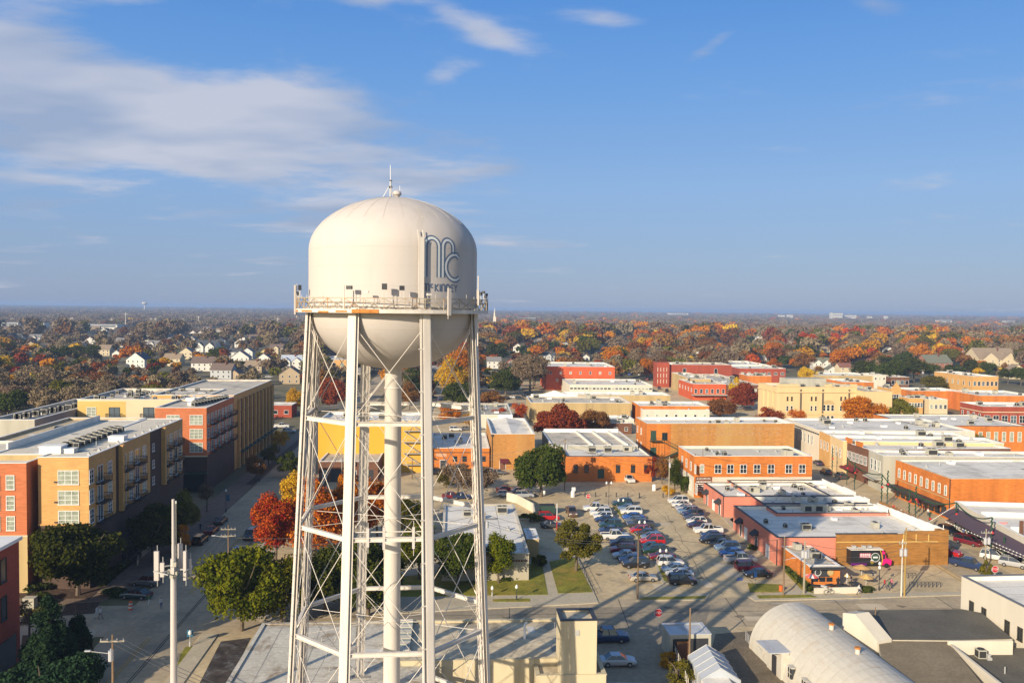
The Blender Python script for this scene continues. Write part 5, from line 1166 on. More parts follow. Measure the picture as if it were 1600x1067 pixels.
SHAPES = {   # length, width, profile of lower body top (x, z), greenhouse (x0b,x0t,x1t,x1b), roof z, belt z
 'sedan': (4.7, 1.82, [(-2.35, .62), (-2.2, .90), (-1.45, .96), (1.0, .95), (1.75, .84), (2.2, .72), (2.35, .52)], (-1.65, -.95, .35, 1.15), 1.44, .94),
 'hatchback': (4.2, 1.78, [(-2.1, .7), (-2.05, .98), (-1.3, 1.0), (.95, .98), (1.6, .88), (2.0, .74), (2.1, .52)], (-2.0, -1.6, .3, 1.1), 1.52, .97),
 'suv': (4.75, 1.92, [(-2.35, .75), (-2.32, 1.05), (-1.4, 1.08), (1.0, 1.08), (1.7, 1.02), (2.2, .88), (2.37, .62)], (-2.3, -2.0, .35, 1.1), 1.75, 1.06),
 'minivan': (5.1, 1.98, [(-2.55, .75), (-2.52, 1.02), (-1.4, 1.04), (1.2, 1.04), (1.9, .95), (2.4, .8), (2.55, .6)], (-2.5, -2.25, .6, 1.7), 1.78, 1.03),
 'pickup': (5.8, 2.0, [(-2.9, .7), (-2.9, 1.10), (-1.0, 1.12), (1.35, 1.14), (2.2, 1.08), (2.75, .98), (2.9, .6)], (-.95, -.75, .75, 1.4), 1.88, 1.12),
}
CARM = {}
def car_meshes(kind):
    if kind in CARM: return CARM[kind]
    Lc, Wc, prof, gh, zr, zb = SHAPES[kind]; hw = Wc / 2; mb = MB(); z0 = .28
    secs = []
    for i, (x, z) in enumerate(prof):
        e = .86 if i in (0, len(prof) - 1) else 1.0
        secs.append([(x, -hw * e * .93, z0), (x, -hw * e, z0 + .22), (x, -hw * e, z - .18), (x, -hw * e * .9, z), (x, hw * e * .9, z), (x, hw * e, z - .18), (x, hw * e, z0 + .22), (x, hw * e * .93, z0)])
    for a, b in zip(secs[:-1], secs[1:]):
        for k in range(8): j = (k + 1) % 8; mb.poly([a[k], b[k], b[j], a[j]])
    mb.poly(secs[0]); mb.poly(secs[-1][::-1])
    rw = hw * .72
    if kind == 'pickup':      # load bed: dark floor between side walls
        mb.mi = 1; mb.box(-2.75, -1.08, -hw * .78, hw * .78, 1.08, 1.125)
        mb.mi = 0; mb.box(-2.85, -1.0, -hw * .92, -hw * .80, 1.05, 1.24); mb.box(-2.85, -1.0, hw * .80, hw * .92, 1.05, 1.24); mb.box(-2.88, -2.78, -hw * .9, hw * .9, 1.05, 1.24)
    mb.box(gh[1] + .02, gh[2] - .02, -rw, rw, zr - .05, zr)
    for (xb, xt) in ((gh[0], gh[1]), (gh[3], gh[2]), ((gh[0] + gh[3]) / 2 - .1, (gh[1] + gh[2]) / 2)):
        for s in (-1, 1): mb.bar((xb, s * hw * .885, zb), (xt, s * rw, zr - .02), .09, .06)
    if kind in ('suv', 'minivan'):
        for s in (-1, 1): mb.bar((gh[1] + .3, s * rw * .9, zr + .05), (gh[2] - .2, s * rw * .9, zr + .05), .05, .05)
    body = mb.mesh('body', [None, m_dark])
    mb = MB(); B = [(gh[0], -hw * .88, zb), (gh[3], -hw * .88, zb), (gh[3], hw * .88, zb), (gh[0], hw * .88, zb)]; T_ = [(gh[1], -rw, zr - .03), (gh[2], -rw, zr - .03), (gh[2], rw, zr - .03), (gh[1], rw, zr - .03)]
    for k in range(4): j = (k + 1) % 4; mb.poly([B[k], B[j], T_[j], T_[k]])
    mb.poly(T_); glass = mb.mesh('windows', m_carglass)
    mb = MB(); mb.tube((0, -.11, 0), (0, .11, 0), .34, 12); mb.mi = 1; mb.tube((0, -.125, 0), (0, .125, 0), .20, 8); wheel = mb.mesh('wheel', [m_tyre, m_rim])
    mb = MB(); mb.box(-.10, .02, -.2, .2, -.07, .08); head = mb.mesh('headlight', m_head)
    mb = MB(); mb.box(-.03, .06, -.17, .17, -.09, .1); tail = mb.mesh('tail_light', m_tail)
    CARM[kind] = (body, glass, wheel, head, tail, prof, hw, Lc); return CARM[kind]
def car(kind, col, x, y, rz, label, group=None, z=0.02, name=None):
    body, glass, wheel, head, tail, prof, hw, Lc = car_meshes(kind)
    r = thing(name or {'suv': 'parked_suv', 'pickup': 'pickup_truck', 'sedan': 'parked_car', 'hatchback': 'parked_car', 'minivan': 'parked_minivan'}[kind], label, {'suv': 'car', 'pickup': 'pickup truck', 'minivan': 'minivan'}.get(kind, 'car'), (x, y, z), rz, group)
    o = link('body', body, r); o.material_slots[0].link = 'OBJECT'; o.material_slots[0].material = paint(col)
    link('windows', glass, r); xf, xr = Lc * .30, -Lc * .30
    for xx in (xf, xr):
        for s in (-1, 1): link('wheel', wheel, r, (xx, s * (hw - .08), .34))
    for s in (-1, 1): link('headlight', head, r, (prof[-2][0] + .08, s * hw * .62, prof[-2][1] - .12)); link('tail_light', tail, r, (prof[0][0] - .02, s * hw * .68, prof[1][1] - .16))
    return r
GA = R_(4)
def row(group, where, lst):
    n = len(lst)
    for i, (px, py, kind, col, flip) in enumerate(lst):
        p = P(px, py + 3); prev = lst[i - 1][3] + ' ' + lst[i - 1][2] if i else None; nxt = lst[i + 1][3] + ' ' + lst[i + 1][2] if i < n - 1 else None
        if prev and nxt: nb = 'between %s and %s' % (prev, nxt)
        elif prev: nb = 'nearest the street, beside %s' % prev
        else: nb = 'farthest from the street, beside %s' % nxt
        car(kind, col, p.x, p.y, GA + (PI if flip else 0) + random.uniform(-.04, .04), '%s %s, %s, %s' % (col, kind, where, nb), group)
def bays(pts):
    g = [P(x, y) for x, y in pts]; tot = 0
    for a, b in zip(g[:-1], g[1:]):
        n = int((b - a).length / 2.75)
        for i in range(n):
            c = a.lerp(b, (i + .5) / n); ex = Vector((math.cos(GA), math.sin(GA), 0)) * 2.7; ey = Vector((-math.sin(GA), math.cos(GA), 0)) * .06
            mb = MB(); mb.poly([c - ex - ey + Vector((0, 0, .012)), c + ex - ey + Vector((0, 0, .012)), c + ex + ey + Vector((0, 0, .012)), c - ex + ey + Vector((0, 0, .012))]); mb.build('bay_line', m_wht, None, kind='structure')
bays([(935, 798), (968, 845), (1003, 905)]); bays([(978, 790), (1012, 838), (1066, 912)]); bays([(1062, 784), (1100, 827), (1184, 902)])
row('cars parked left of the grass median', 'left row', [
 (931, 795, 'pickup', 'white', 1), (938, 802, 'suv', 'white', 1), (942, 807, 'hatchback', 'white', 1), (946, 812.5, 'sedan', 'navy', 1), (953, 821, 'suv', 'dark teal', 1), (953, 829, 'sedan', 'navy', 1), (961, 839, 'pickup', 'white', 0),
 (971.5, 849.5, 'suv', 'navy', 1), (973, 860, 'suv', 'dark red', 1), (977, 868.5, 'sedan', 'silver', 1), (987, 875, 'sedan', 'navy', 1), (993, 883, 'suv', 'black', 1), (1005, 904, 'sedan', 'tan silver', 0)])
row('cars parked right of the grass median', 'middle row', [
 (972, 787, 'suv', 'dark teal', 1), (981, 794, 'sedan', 'light blue', 1), (986, 800, 'suv', 'white', 1), (989, 808, 'sedan', 'blue', 1), (993, 813.5, 'sedan', 'grey', 1), (1000, 820.5, 'pickup', 'dark grey', 1), (1000, 829, 'hatchback', 'red', 1), (1011, 833.5, 'sedan', 'dark grey', 1),
 (1018, 840, 'hatchback', 'light blue', 1), (1019, 847, 'suv', 'red', 1), (1021, 855, 'sedan', 'dark teal', 0), (1023, 862, 'suv', 'dark green', 1), (1034, 870, 'sedan', 'dark red', 1), (1047.5, 880.5, 'suv', 'white', 0), (1054.5, 890, 'sedan', 'light blue', 1), (1062, 898, 'sedan', 'white', 1), (1066, 909, 'suv', 'black', 0)])
row('cars parked in the right hand row of the car park', 'east row', [
 (1059.5, 783, 'suv', 'white', 1), (1065, 788.5, 'sedan', 'white', 1), (1071, 794, 'sedan', 'silver', 1), (1075, 799.5, 'suv', 'light blue', 1), (1082, 804, 'suv', 'navy', 1), (1085, 809.5, 'sedan', 'dark grey', 1), (1088, 815, 'hatchback', 'white', 1), (1091, 821, 'sedan', 'purple black', 1), (1106, 829.5, 'pickup', 'white', 1),
 (1113, 837, 'sedan', 'navy', 1), (1112, 845, 'suv', 'black', 1), (1127, 850, 'sedan', 'dark grey', 1), (1136, 857, 'suv', 'light blue', 1), (1144, 865, 'sedan', 'blue', 1), (1157, 875.5, 'pickup', 'silver', 0), (1170, 888, 'suv', 'dark red', 0), (1184, 898, 'sedan', 'black', 1)])
def pc(px, py, kind, col, deg, label, group=None, z=0.02):
    p = P(px, py, z); return car(kind, col, p.x, p.y, R_(deg), label, group, z)
pc(981, 752, 'pickup', 'white', -75, 'white pickup parked nose out against the arched orange brick building')
pc(857, 812, 'suv', 'red', 5, 'bright red SUV beside the green skip in the shaded lot'); pc(862, 824, 'sedan', 'dark grey', 5, 'dark car next to the bright red SUV, behind the no parking pole')
pc(893, 804, 'pickup', 'brown', -85, 'dark brown pickup standing alone in the lot aisle')
pc(819, 777, 'suv', 'silver', 6, 'silver SUV at the foot of the big live oak'); pc(812, 770, 'sedan', 'white', 8, 'white sedan behind the silver SUV'); pc(790, 767.5, 'sedan', 'red', 8, 'orange red coupe in the lot behind the tower'); pc(789, 775, 'hatchback', 'white', 8, 'white hatchback partly behind the pale lot wall')
pc(706, 778, 'sedan', 'dark red', 5, 'dark red car right of the tower leg'); pc(722, 779, 'sedan', 'navy', 5, 'deep blue car right of the dark red car by the tower leg')
pc(684, 741, 'suv', 'black', 5, 'black SUV parked at the low brick annex'); pc(698, 741, 'sedan', 'silver', 5, 'silver car parked at the low brick annex'); pc(716, 740, 'suv', 'dark grey', 5, 'dark grey SUV at the low brick annex'); pc(753, 739, 'suv', 'dark grey', 5, 'dark SUV right of the tower leg by the annex'); pc(767, 739, 'sedan', 'white', 5, 'white car by the downpipe of the tall plain block'); pc(778, 741, 'sedan', 'grey', 5, 'grey car by the maroon awning')
pc(228, 914, 'suv', 'grey', 176, 'grey SUV leaving the apartment ramp into the street'); pc(213, 934, 'sedan', 'dark teal', 172, 'dark car covered by shade beside the grey SUV')
pc(313, 848, 'suv', 'black', 92, 'black SUV in the left street, nearest the cell mast'); pc(331, 832, 'sedan', 'dark red', 92, 'reddish car in the left street between two dark ones'); pc(345, 817, 'sedan', 'dark grey', 92, 'dark grey car farther up the left street')
pc(391, 840, 'suv', 'black', -88, 'black SUV by the bright red maple'); pc(373, 866, 'sedan', 'navy', 60, 'blue car half hidden behind the big live oak')
pc(1483, 834, 'suv', 'black', -68, 'black SUV at the corner of the golden brick wall'); pc(1513, 850, 'minivan', 'dark red', -58, 'dark red minivan on the festive street'); pc(1476, 866, 'pickup', 'red', -50, 'bright red pickup turning out beside the golden brick wall')
pc(1513, 887, 'pickup', 'navy', -52, 'dark blue pickup heading for the cross street'); pc(1554, 874, 'suv', 'white', -38, 'white SUV parked near the stop sign at right'); pc(1584, 885, 'suv', 'silver', -38, 'silver SUV at the right picture edge')
pc(1290, 741, 'suv', 'black', 88, 'dark car far up the festive street'); pc(1313, 747, 'suv', 'dark grey', 88, 'second dark car up the festive street'); pc(1278, 726, 'sedan', 'navy', 88, 'third dark car farthest up the festive street')
pc(949, 1001, 'pickup', 'navy', 4, 'dark blue pickup half hidden by the stair house'); pc(965, 1038, 'sedan', 'silver', 3, 'silver sedan parked beside the workshop annex')
for (x, y, k, c, l) in ((92, 676, 'sedan', 'black', 'black sedan on the top parking deck'), (127, 675, 'pickup', 'white', 'white pickup on the top parking deck'), (147, 673, 'suv', 'orange', 'orange SUV on the top parking deck'), (167, 671, 'suv', 'white', 'white SUV at the right end of the top parking deck')): pc(x, y, k, c, -70, l, None, 17.72)
for i, (x, y, k, c, d) in enumerate(((803, 622, 'sedan', 'white', 5), (812, 624, 'suv', 'dark grey', 5), (822, 620, 'sedan', 'black', 5), (826, 616, 'suv', 'dark grey', 5), (792, 624, 'suv', 'black', 60), (675, 622, 'suv', 'black', 5), (688, 626, 'sedan', 'navy', 60), (970, 588, 'sedan', 'navy', 60), (985, 586, 'suv', 'blue', 60), (1000, 586, 'sedan', 'white', 60), (1012, 594, 'suv', 'dark red', 70), (1030, 608, 'suv', 'dark grey', 80), (1042, 612, 'suv', 'black', 80), (1150, 640, 'sedan', 'silver', 20), (1170, 641, 'suv', 'dark grey', 20), (412, 582, 'suv', 'dark grey', 20), (420, 590, 'sedan', 'white', 20), (414, 596, 'suv', 'black', 20), (430, 578, 'sedan', 'silver', 10), (700, 654, 'sedan', 'dark grey', 5), (728, 672, 'sedan', 'grey', 5), (746, 671, 'sedan', 'silver', 5), (712, 673, 'suv', 'white', 5), (1385, 644, 'suv', 'black', 40), (1396, 645, 'sedan', 'silver', 30), (440, 668, 'pickup', 'white', 10), (452, 676, 'suv', 'silver', 10))):
    side = 'near the far car park' if 780 < x < 835 else ('left far street' if x < 435 else ('yard by the depot' if x < 460 else ('seen through the tower legs' if x < 760 else ('beyond the red three storey building' if x < 1050 else 'on the town square'))))
    pc(x, y, k, c, d, '%s %s far off, %s, number %s from the left' % (c, k, side, ['one', 'two', 'three', 'four', 'five', 'six', 'seven'][i % 7]) if False else 'small distant %s %s %s' % (c, k, side), 'distant parked cars')

# ================================================================ POLES, WIRES, SIGNS, LAMPS
m_wood = M('weathered_pole_wood', (0.20, 0.135, 0.08), var=.25, scale=2, streak=True); m_wood2 = M('grey_pole_wood', (0.33, 0.29, 0.22), var=.2, scale=2, streak=True)
m_insul = flat('insulator_ceramic', (.45, .45, .46), .3)
def pole(label, base, topy, arm=2.4, mat=None, r=.16, trans=0, lamp=None, base_h=0, ang=R_(4), Yfix=None, arms=1):
    p = P(*base) if Yfix is None else PY(base[0], base[1], Yfix); p = Vector((p.x, p.y, 0)); d = ray(base[0], topy); t = p.y / d.y; H = HC + d.z * t
    root = thing('utility_pole', label, 'utility pole', (p.x, p.y, 0), ang); m = mat or m_wood
    mb = MB(); mb.tube((0, 0, -.3), (0, 0, H), r, 8, r * .62); mb.build('pole', m, root)
    for k in range(arms):
        if arm: mb = MB(); mb.box(-arm / 2, arm / 2, -.16, -.04, H - .75 - k * 1.1, H - .6 - k * 1.1); mb.build('crossarm', m_wood2, root)
        if arm:
            for x in (-.46, -.2, .2, .46): mb = MB(); mb.tube((arm * x, -.1, H - .6 - k * 1.1), (arm * x, -.1, H - .38 - k * 1.1), .05, 6); mb.build('insulator', m_insul, root)
    for k in range(trans):
        a = PI * (k + .5) / max(trans, 1) + PI; x, y = .48 * math.cos(a) * 1.0, .48 * math.sin(a)
        mb = MB(); mb.tube((x, y, H - 2.6), (x, y, H - 1.5), .27, 10); mb.tube((x, y, H - 1.5), (x, y, H - 1.3), .06, 5); mb.build('transformer', m_insul, root)
    if lamp:
        mb = MB(); mb.bar((0, 0, H * lamp[0]), (lamp[1], 0, H * lamp[0] + .35), .06, .06); mb.mi = 1; mb.box(lamp[1] - .35 * (1 if lamp[1] > 0 else -1), lamp[1] + .25 * (1 if lamp[1] > 0 else -1), -.12, .12, H * lamp[0] + .3, H * lamp[0] + .42); mb.build('street_lamp_arm', [m_galv, m_insul], root)
    return Vector((p.x, p.y, H)), root
TP = {}
TP['a'] = pole('wooden pole with crossarm and a street lamp, lower left in the street', (177, 1150), 991, 2.5, trans=1, lamp=(.80, -2.6), Yfix=88)
TP['b'] = pole('wooden pole with crossarm and lamp in front of the apartments', (357, 909), 820, 2.4, arms=2, lamp=(.78, -2.4))
TP['c'] = pole('tall bare brown pole at the car park entrance', (996, 937), 828, 0, lamp=(.5, .9))
TP['d'] = pole('leaning brown pole among the sheds', (1077, 1036), 949, 0)
TP['e'] = pole('brown pole with meter box left of the diner', (1224, 930), 838, 0, lamp=(.6, 1.6))
TP['f'] = pole('pale pole with three transformers before the diner', (1256, 928), 845, 0, mat=m_wood2, trans=3, r=.2)
TP['g'] = pole('white steel pole with twin transformers at the empty corner lot', (1408, 932), 842, 1.2, mat=M('pale_pole', (.6, .57, .5)), trans=2, r=.13)
TP['h'] = pole('yellowish wooden pole touching the white one at the corner lot', (1413, 932), 824, 0, mat=M('yellow_pole_wood', (.36, .24, .07)))
TP['i'] = pole('thin vine clad pole between quonset hut and dark roof', (1366, 1020), 948, 0, r=.10)
TP['j'] = pole('dark pole with transformers left of the arched brick building', (882, 766), 685, 2.4, trans=2)
TP['k'] = pole('dark pole with two transformers behind the shed roof', (859, 692), 653, 2.6, trans=2)
TP['l'] = pole('grey pole in the shrub strip by the lot', (1045, 779), 713, 0, mat=m_wood2, trans=1)
TP['m'] = pole('brown pole at the corner of the white painted ground floor', (1085, 777), 708, 0)
TP['n'] = pole('thin brown pole at the far edge of the pink row', (1097, 772), 700, 0, r=.11)
TP['o'] = pole('dark pole in front of the arched windows', (960, 752), 716, 2.2, r=.13)
TP['p'] = pole('brown pole before the mustard yellow building', (644, 748), 715, 2.2)
TP['q'] = pole('pale pole at the far car park, taller one', (767, 617), 578, 2.6, mat=m_wood2)
TP['r'] = pole('pale pole at the far car park, shorter one', (775, 616), 590, 2.0, mat=m_wood2)
TP['s'] = pole('pole with transformers at the back of the town square', (1441, 606), 577, 2.4, trans=2)
TP['t'] = pole('pole with street lamp by the back roofs at right', (1394, 590), 572, 0, lamp=(.95, .8))
TP['u'] = pole('tall pole in the yard behind the tower', (672, 625), 583, 2.4)
TP['v'] = pole('wooden pole with crossarm and transformers left of the riser pipe', (589, 812), 770, 3.0, mat=m_wood2, trans=1)
TP['w'] = pole('wooden pole with transformers right of the riser pipe', (631, 812), 770, 3.0, mat=m_wood2, trans=1)
TP['x'] = pole('brown pole before the red brown annex', (534, 757), 705, 0, mat=m_wood2, trans=1)
TP['y'] = pole('pole with transformer right of the right tower leg', (757, 900), 800, 0, mat=m_wood2, trans=2, r=.12)
TP['z'] = pole('small white crossed pole by the festive street corner', (1539, 892), 826, 2.0, trans=2, mat=m_wood2)
m_wire = flat('wire', (.09, .09, .09), .6)
def wire(label, a, b, sag=1.2, offs=((0, 0),), r=.03, m=None):
    mb = MB()
    for (o1, o2) in offs:
        A = a + Vector((o1, 0, o2)); B = b + Vector((o1, 0, o2)); pts = [A.lerp(B, i / 14) - Vector((0, 0, 4 * sag * (i / 14) * (1 - i / 14))) for i in range(15)]; mb.path(pts, r, 3)
    o = mb.build('power_line', m or m_wire, None); tag(o, label, 'power line'); o['kind'] = 'stuff' if len(offs) > 1 else None
    if len(offs) == 1: del o['kind']
H3 = ((-1, -.4), (0, -.4), (1, -.4)); t = {k: v[0] for k, v in TP.items()}
wire('wires from the lower left pole towards the workshop', t['a'], Vector((-14, 74, 8)), 1.0, H3)
wire('wires from the lower left pole up the street', t['a'], t['b'], 1.5, H3)
wire('wires from the apartment side pole towards the maples', t['b'], t['x'], 1.2, ((-.8, -.4), (.8, -.4), (0, -1.6)))
wire('wires across the lawn to the car park pole', t['y'], t['c'], 1.4, ((0, -.3), (0, -1.5), (0, -1.9)))
wire('wires from the right tower leg pole to the left', t['y'], Vector((-42, 128, 10)), 1.4, ((0, -.3), (0, -1.4), (0, -1.9)))
wire('wires from the car park pole to the diner poles', t['c'], t['e'], 1.3, ((0, -.3), (0, -2.0)))
wire('wires between the diner poles', t['e'], t['f'], .3, ((0, -.3), (0, -1.5)))
wire('wires over the empty corner lot', t['f'], t['g'], 1.2, ((0, -.3), (0, -1.6), (0, -2.4)))
wire('wires from the corner lot to the right', t['h'], t['z'], 1.0, ((0, -.3), (0, -1.6)))
wire('wire from the arched building pole to the shrub strip pole', t['j'], t['l'], 1.3, ((0, -.3), (0, -1.6)))
wire('wires along the white painted ground floor', t['m'], Vector((78, 200, 9)), 1.0, ((0, -.3), (0, -2.4)))
wire('wires past the annex left of the arched building', t['j'], t['p'], 1.8, ((0, -.3), (0, -1.2)))
wire('wire pair between the riser pipe poles', t['v'], t['w'], .4, H3)
wire('wire pair from the riser poles to the right', t['w'], t['j'], 2.0, ((0, -.4), (0, -1.6)))
# cell mast
Ym = 77.0; pm = PY(270.5, 778, Ym); Hm = pm.z; CM = thing('cell_mast', 'tall slender white cell mast with panel antennas, left foreground', 'cell mast', (pm.x, pm.y, 0))
mb = MB(); mb.tube((-.02, 0, -.2), (0, 0, Hm - 5.6), .36, 14, .25); mb.tube((0, 0, Hm - 5.6), (0, 0, Hm - .1), .15, 10, .13); mb.build('mast_tube', m_tank, CM, smooth=False)
mb = MB(); mb.tube((.25, 0, Hm - 5.5), (.25, 0, Hm - .4), .02, 4); mb.box(.2, .32, -.05, .05, Hm - .5, Hm - .25); mb.build('lightning_rod', m_galv, CM)
mb = MB(); za = Hm - 6.6
for a in (0, 120, 240): x, y = math.cos(R_(a)), math.sin(R_(a)); mb.bar((0, 0, za), (x * 1.35, y * 1.35, za), .1, .12); mb.bar((x * 1.35 - y * 1.0, y * 1.35 + x * 1.0, za), (x * 1.35 + y * 1.0, y * 1.35 - x * 1.0, za), .08, .1)
ring_ = [(.5 * math.cos(2 * PI * i / 12), .5 * math.sin(2 * PI * i / 12), za - .3) for i in range(13)]; mb.path(ring_, .05, 5); mb.build('antenna_platform', m_galv, CM)
for (x, y, z0, z1, w_, d_) in ((-1.42, -.3, -.95, 1.75, .42, .22), (-.82, -.5, -.55, .75, .36, .2), (1.12, -.1, -.95, 1.75, .26, .3), (1.42, .3, -.5, .9, .2, .2), (-.3, .8, -.2, 2.0, .3, .2), (.35, .7, -.2, 2.2, .42, .2), (.12, -.45, -.35, .35, .3, .2)):
    mb = MB(); mb.box(x - w_ / 2, x + w_ / 2, y - d_ / 2, y + d_ / 2, za + z0, za + z1); o = mb.build('panel_antenna', m_tank, CM); mb = MB(); mb.tube((x, y + d_ / 2 + .06, za + z0 - .6), (x, y + d_ / 2 + .06, za + z1 + .5), .035, 5); mb.build('mounting_pipe', m_galv, o)
for (x, y, z) in ((.25, -.3, .55), (-.2, -.35, -.1), (.0, -.4, -.5), (.35, -.35, -.3)): mb = MB(); mb.box(x - .15, x + .15, y - .1, y + .1, za + z - .2, za + z + .2); mb.build('radio_unit', m_acg, CM)
# street lamps with paired globes
m_globe = flat('white_lamp_globe', (.75, .74, .70), .3)
def lamp(label, base, topy, twin=True, m=None, r=.06, banner=None):
    p = P(*base); d = ray(base[0], topy); H = HC + d.z * p.y / d.y; root = thing('street_lamp', label, 'street lamp', (p.x, p.y, 0), R_(4)); m = m or m_dark
    mb = MB(); mb.tube((0, 0, 0), (0, 0, H - .4), r, 7, r * .8); mb.tube((0, 0, 0), (0, 0, .7), r * 2, 8)
    if twin: mb.box(-.55, .55, -.04, .04, H - .75, H - .65)
    mb.build('post', m, root)
    for x in ((-.55, .55) if twin else (0,)):
        mb = MB(); mb.lathe([(.02, -.30), (.20, -.22), (.25, 0), (.16, .22), (.02, .38)], 10, (x, 0, H - .35)); mb.build('globe', m_globe, root, smooth=True)
    if banner: mb = MB(); mb.box(.1, .8, -.02, .02, H - 2.6, H - 1.2); mb.build('banner', banner, root)
lamp('twin globe lamp post by the first cars of the left row', (951, 797), 752); lamp('twin globe lamp post in the middle of the grass median', (1003, 838), 813); lamp('twin globe lamp post near the end of the grass median', (1036, 886), 857); lamp('twin globe lamp post behind the blue grey cars', (970, 797), 779)
lamp('black lamp post by the lawn and cross street', (807, 938), 913, False); lamp('grey lamp post on the shaded lawn', (769, 932), 915, False, m_galv)
m_ban = flat('blue_banner', (.02, .12, .20), .7); lamp('black lamp post with blue banner on the apartment plaza', (353, 800), 764, False, banner=m_ban); lamp('lamp post at the far apartment pavement', (405, 752), 723, False); lamp('lamp post with blue sign at the corner near the cell mast', (297, 1010), 984, False, m_galv, banner=None)
lamp('dark post at the accessible bays of the diner patio', (1374, 906), 877, False); lamp('dark post at the right end of the diner patio', (1373.5, 922), 883, False)
lamp('deck lamp post on the parking garage roof', (43, 760), 655, False) if False else None
# signs
def disc(mb, n, r, y, rot=0, z=0): mb.poly([(r * math.cos(rot + 2 * PI * i / n), y, z + r * math.sin(rot + 2 * PI * i / n)) for i in range(n)])
m_sred = flat('stop_sign_red', (.50, .02, .025), .5); m_swht = flat('sign_white', (.7, .7, .68), .5)
def stop(label, base, cy, r=.42, body='STOP', round_=False):
    p = P(*base); d = ray(base[0], cy); z = HC + d.z * p.y / d.y; root = thing('stop_sign', label, 'sign', (p.x, p.y, 0), R_(2)); n = 20 if round_ else 8
    mb = MB(); mb.tube((0, .03, 0), (0, .03, z), .035, 5); mb.build('post', m_galv, root)
    mb = MB(); disc(mb, n, r, -.01, PI / 8, z); mb.build('sign_border', m_swht, root); mb = MB(); disc(mb, n, r * .92, -.018, PI / 8, z); mb.build('sign_face', m_sred, root)
    o = link('lettering', text_mesh(body, r * .78, m_swht, .003), root, (0, -.024, z)); o.rotation_euler = (PI / 2, 0, 0)
stop('red stop sign standing at the side street corner', (1028, 985), 957, .62); stop('small red stop sign by the row of bollards', (919, 786), 775, .55); stop('red and white stop sign by the vine clad pole at right', (1554, 912), 889, .62)
def board(name, label, base, cy, w_, h_, m, body=None, bm=None, size=.3):
    p = P(*base); d = ray(base[0], cy); z = HC + d.z * p.y / d.y; root = thing(name, label, 'sign', (p.x, p.y, 0), R_(3)); mb = MB(); mb.tube((0, .04, 0), (0, .04, z + h_ / 2), .035, 5); mb.build('post', m_galv, root)
    mb = MB(); mb.box(-w_ / 2, w_ / 2, -.03, .01, z - h_ / 2, z + h_ / 2); mb.build('sign_board', m, root)
    if body: o = link('lettering', text_mesh(body, size, bm or m_sred, .003), root, (0, -.04, z)); o.rotation_euler = (PI / 2, 0, 0)
board('parking_sign', 'white sign with red lettering at the shaded edge of the lot', (896, 778), 764, .9, .9, m_swht, None); board('parking_sign', 'small white sign at the foot of the big live oak', (850, 778), 769, .5, .8, m_swht)
board('bay_sign', 'blue accessible parking sign on a brown post', (1180, 919), 897, .5, 1.0, flat('sign_blue', (.05, .2, .5), .5)); board('bay_sign', 'blue and white notice on a post at the lower left corner', (297, 1008), 989, .8, .9, m_ban)
board('roof_sign', 'red and white banner hanging over the purple awning', (1563, 858), 820, 2.4, 1.2, flat('pink_white_banner', (.55, .25, .24), .7))
board('blade_sign', 'dark vertical blade sign at the right edge', (1594, 880), 827, .8, 3.2, m_brn)
p = P(870, 827); NPp = thing('marker_pole', 'red and white pole in the shaded lot', 'pole', (p.x, p.y, 0))
for i in range(6): mb = MB(); mb.tube((0, 0, i * .9), (0, 0, i * .9 + .9), .09, 7); mb.build('pole_segment', m_swht if i > 1 else m_sred, NPp)
for i, x in enumerate((930.5, 947, 963, 981, 999, 1036, 914, 1062)):
    p = P(x, 776 + (x - 930) * .012); r = thing('bollard', 'dark post number %s counted from the left in the bollard row' % ['one', 'two', 'three', 'four', 'five', 'six', 'zero', 'seven'][i] if i != 6 else 'dark post left of the small stop sign', 'bollard', (p.x, p.y, 0), 0, 'bollards across the car park entrance'); mb = MB(); mb.tube((0, 0, 0), (0, 0, 1.05), .13, 8); mb.build('post', m_dark, r); mb = MB(); mb.tube((0, 0, 1.05), (0, 0, 1.15), .16, 8, .05); mb.build('cap', m_dark, r)
for (x, y) in ((895, 776), (1022, 766)):
    p = P(x, y); r = thing('tank_cabinet', 'white rounded cabinet at the end of the bollards' if x > 1000 else 'pale block at the pole left of the bollards', 'cabinet', (p.x, p.y, 0)); mb = MB(); mb.lathe([(.5, 0), (.5, 1.2), (.35, 1.5), (.02, 1.6)], 10); mb.build('cabinet_body', m_white, r)
# skip, traffic drum, walls, fences
p = P(855, 802); r = thing('rubbish_skip', 'dark green rubbish skip in the shaded lot', 'skip', (p.x, p.y, 0), R_(5)); mb = MB(); mb.box(-1.6, 1.6, -1, 1, .2, 1.9); mb.build('container', m_green, r); mb = MB(); mb.box(-1.65, 1.65, -1.05, 1.05, 1.9, 2.0); mb.build('lid', m_dark, r)
p = P(204, 952); r = thing('traffic_drum', 'orange and white traffic drum at the street corner', 'traffic drum', (p.x, p.y, 0))
for i in range(5): mb = MB(); mb.tube((0, 0, i * .25), (0, 0, i * .25 + .25), .32 - .02 * i, 10); mb.build('drum_band', flat('traffic_orange', (.7, .12, .02), .6) if i % 2 == 0 else m_swht, r)
p = P(1220, 924); r = thing('traffic_drum', 'orange barrel at the brown pole left of the diner', 'traffic drum', (p.x, p.y, 0)); mb = MB(); mb.tube((0, 0, 0), (0, 0, 1.0), .3, 10); mb.build('drum_band', MATS['traffic_orange'], r)
p = P(47, 949); r = thing('utility_cabinet', 'pale utility cabinet on the small lawn, left', 'cabinet', (p.x, p.y, 0), R_(5)); mb = MB(); mb.box(-.8, .8, -.6, .6, 0, 1.5); mb.build('cabinet_body', m_acg, r); mb = MB(); mb.box(-.85, .85, -.65, .65, 1.5, 1.58); mb.build('lid', m_acg, r)
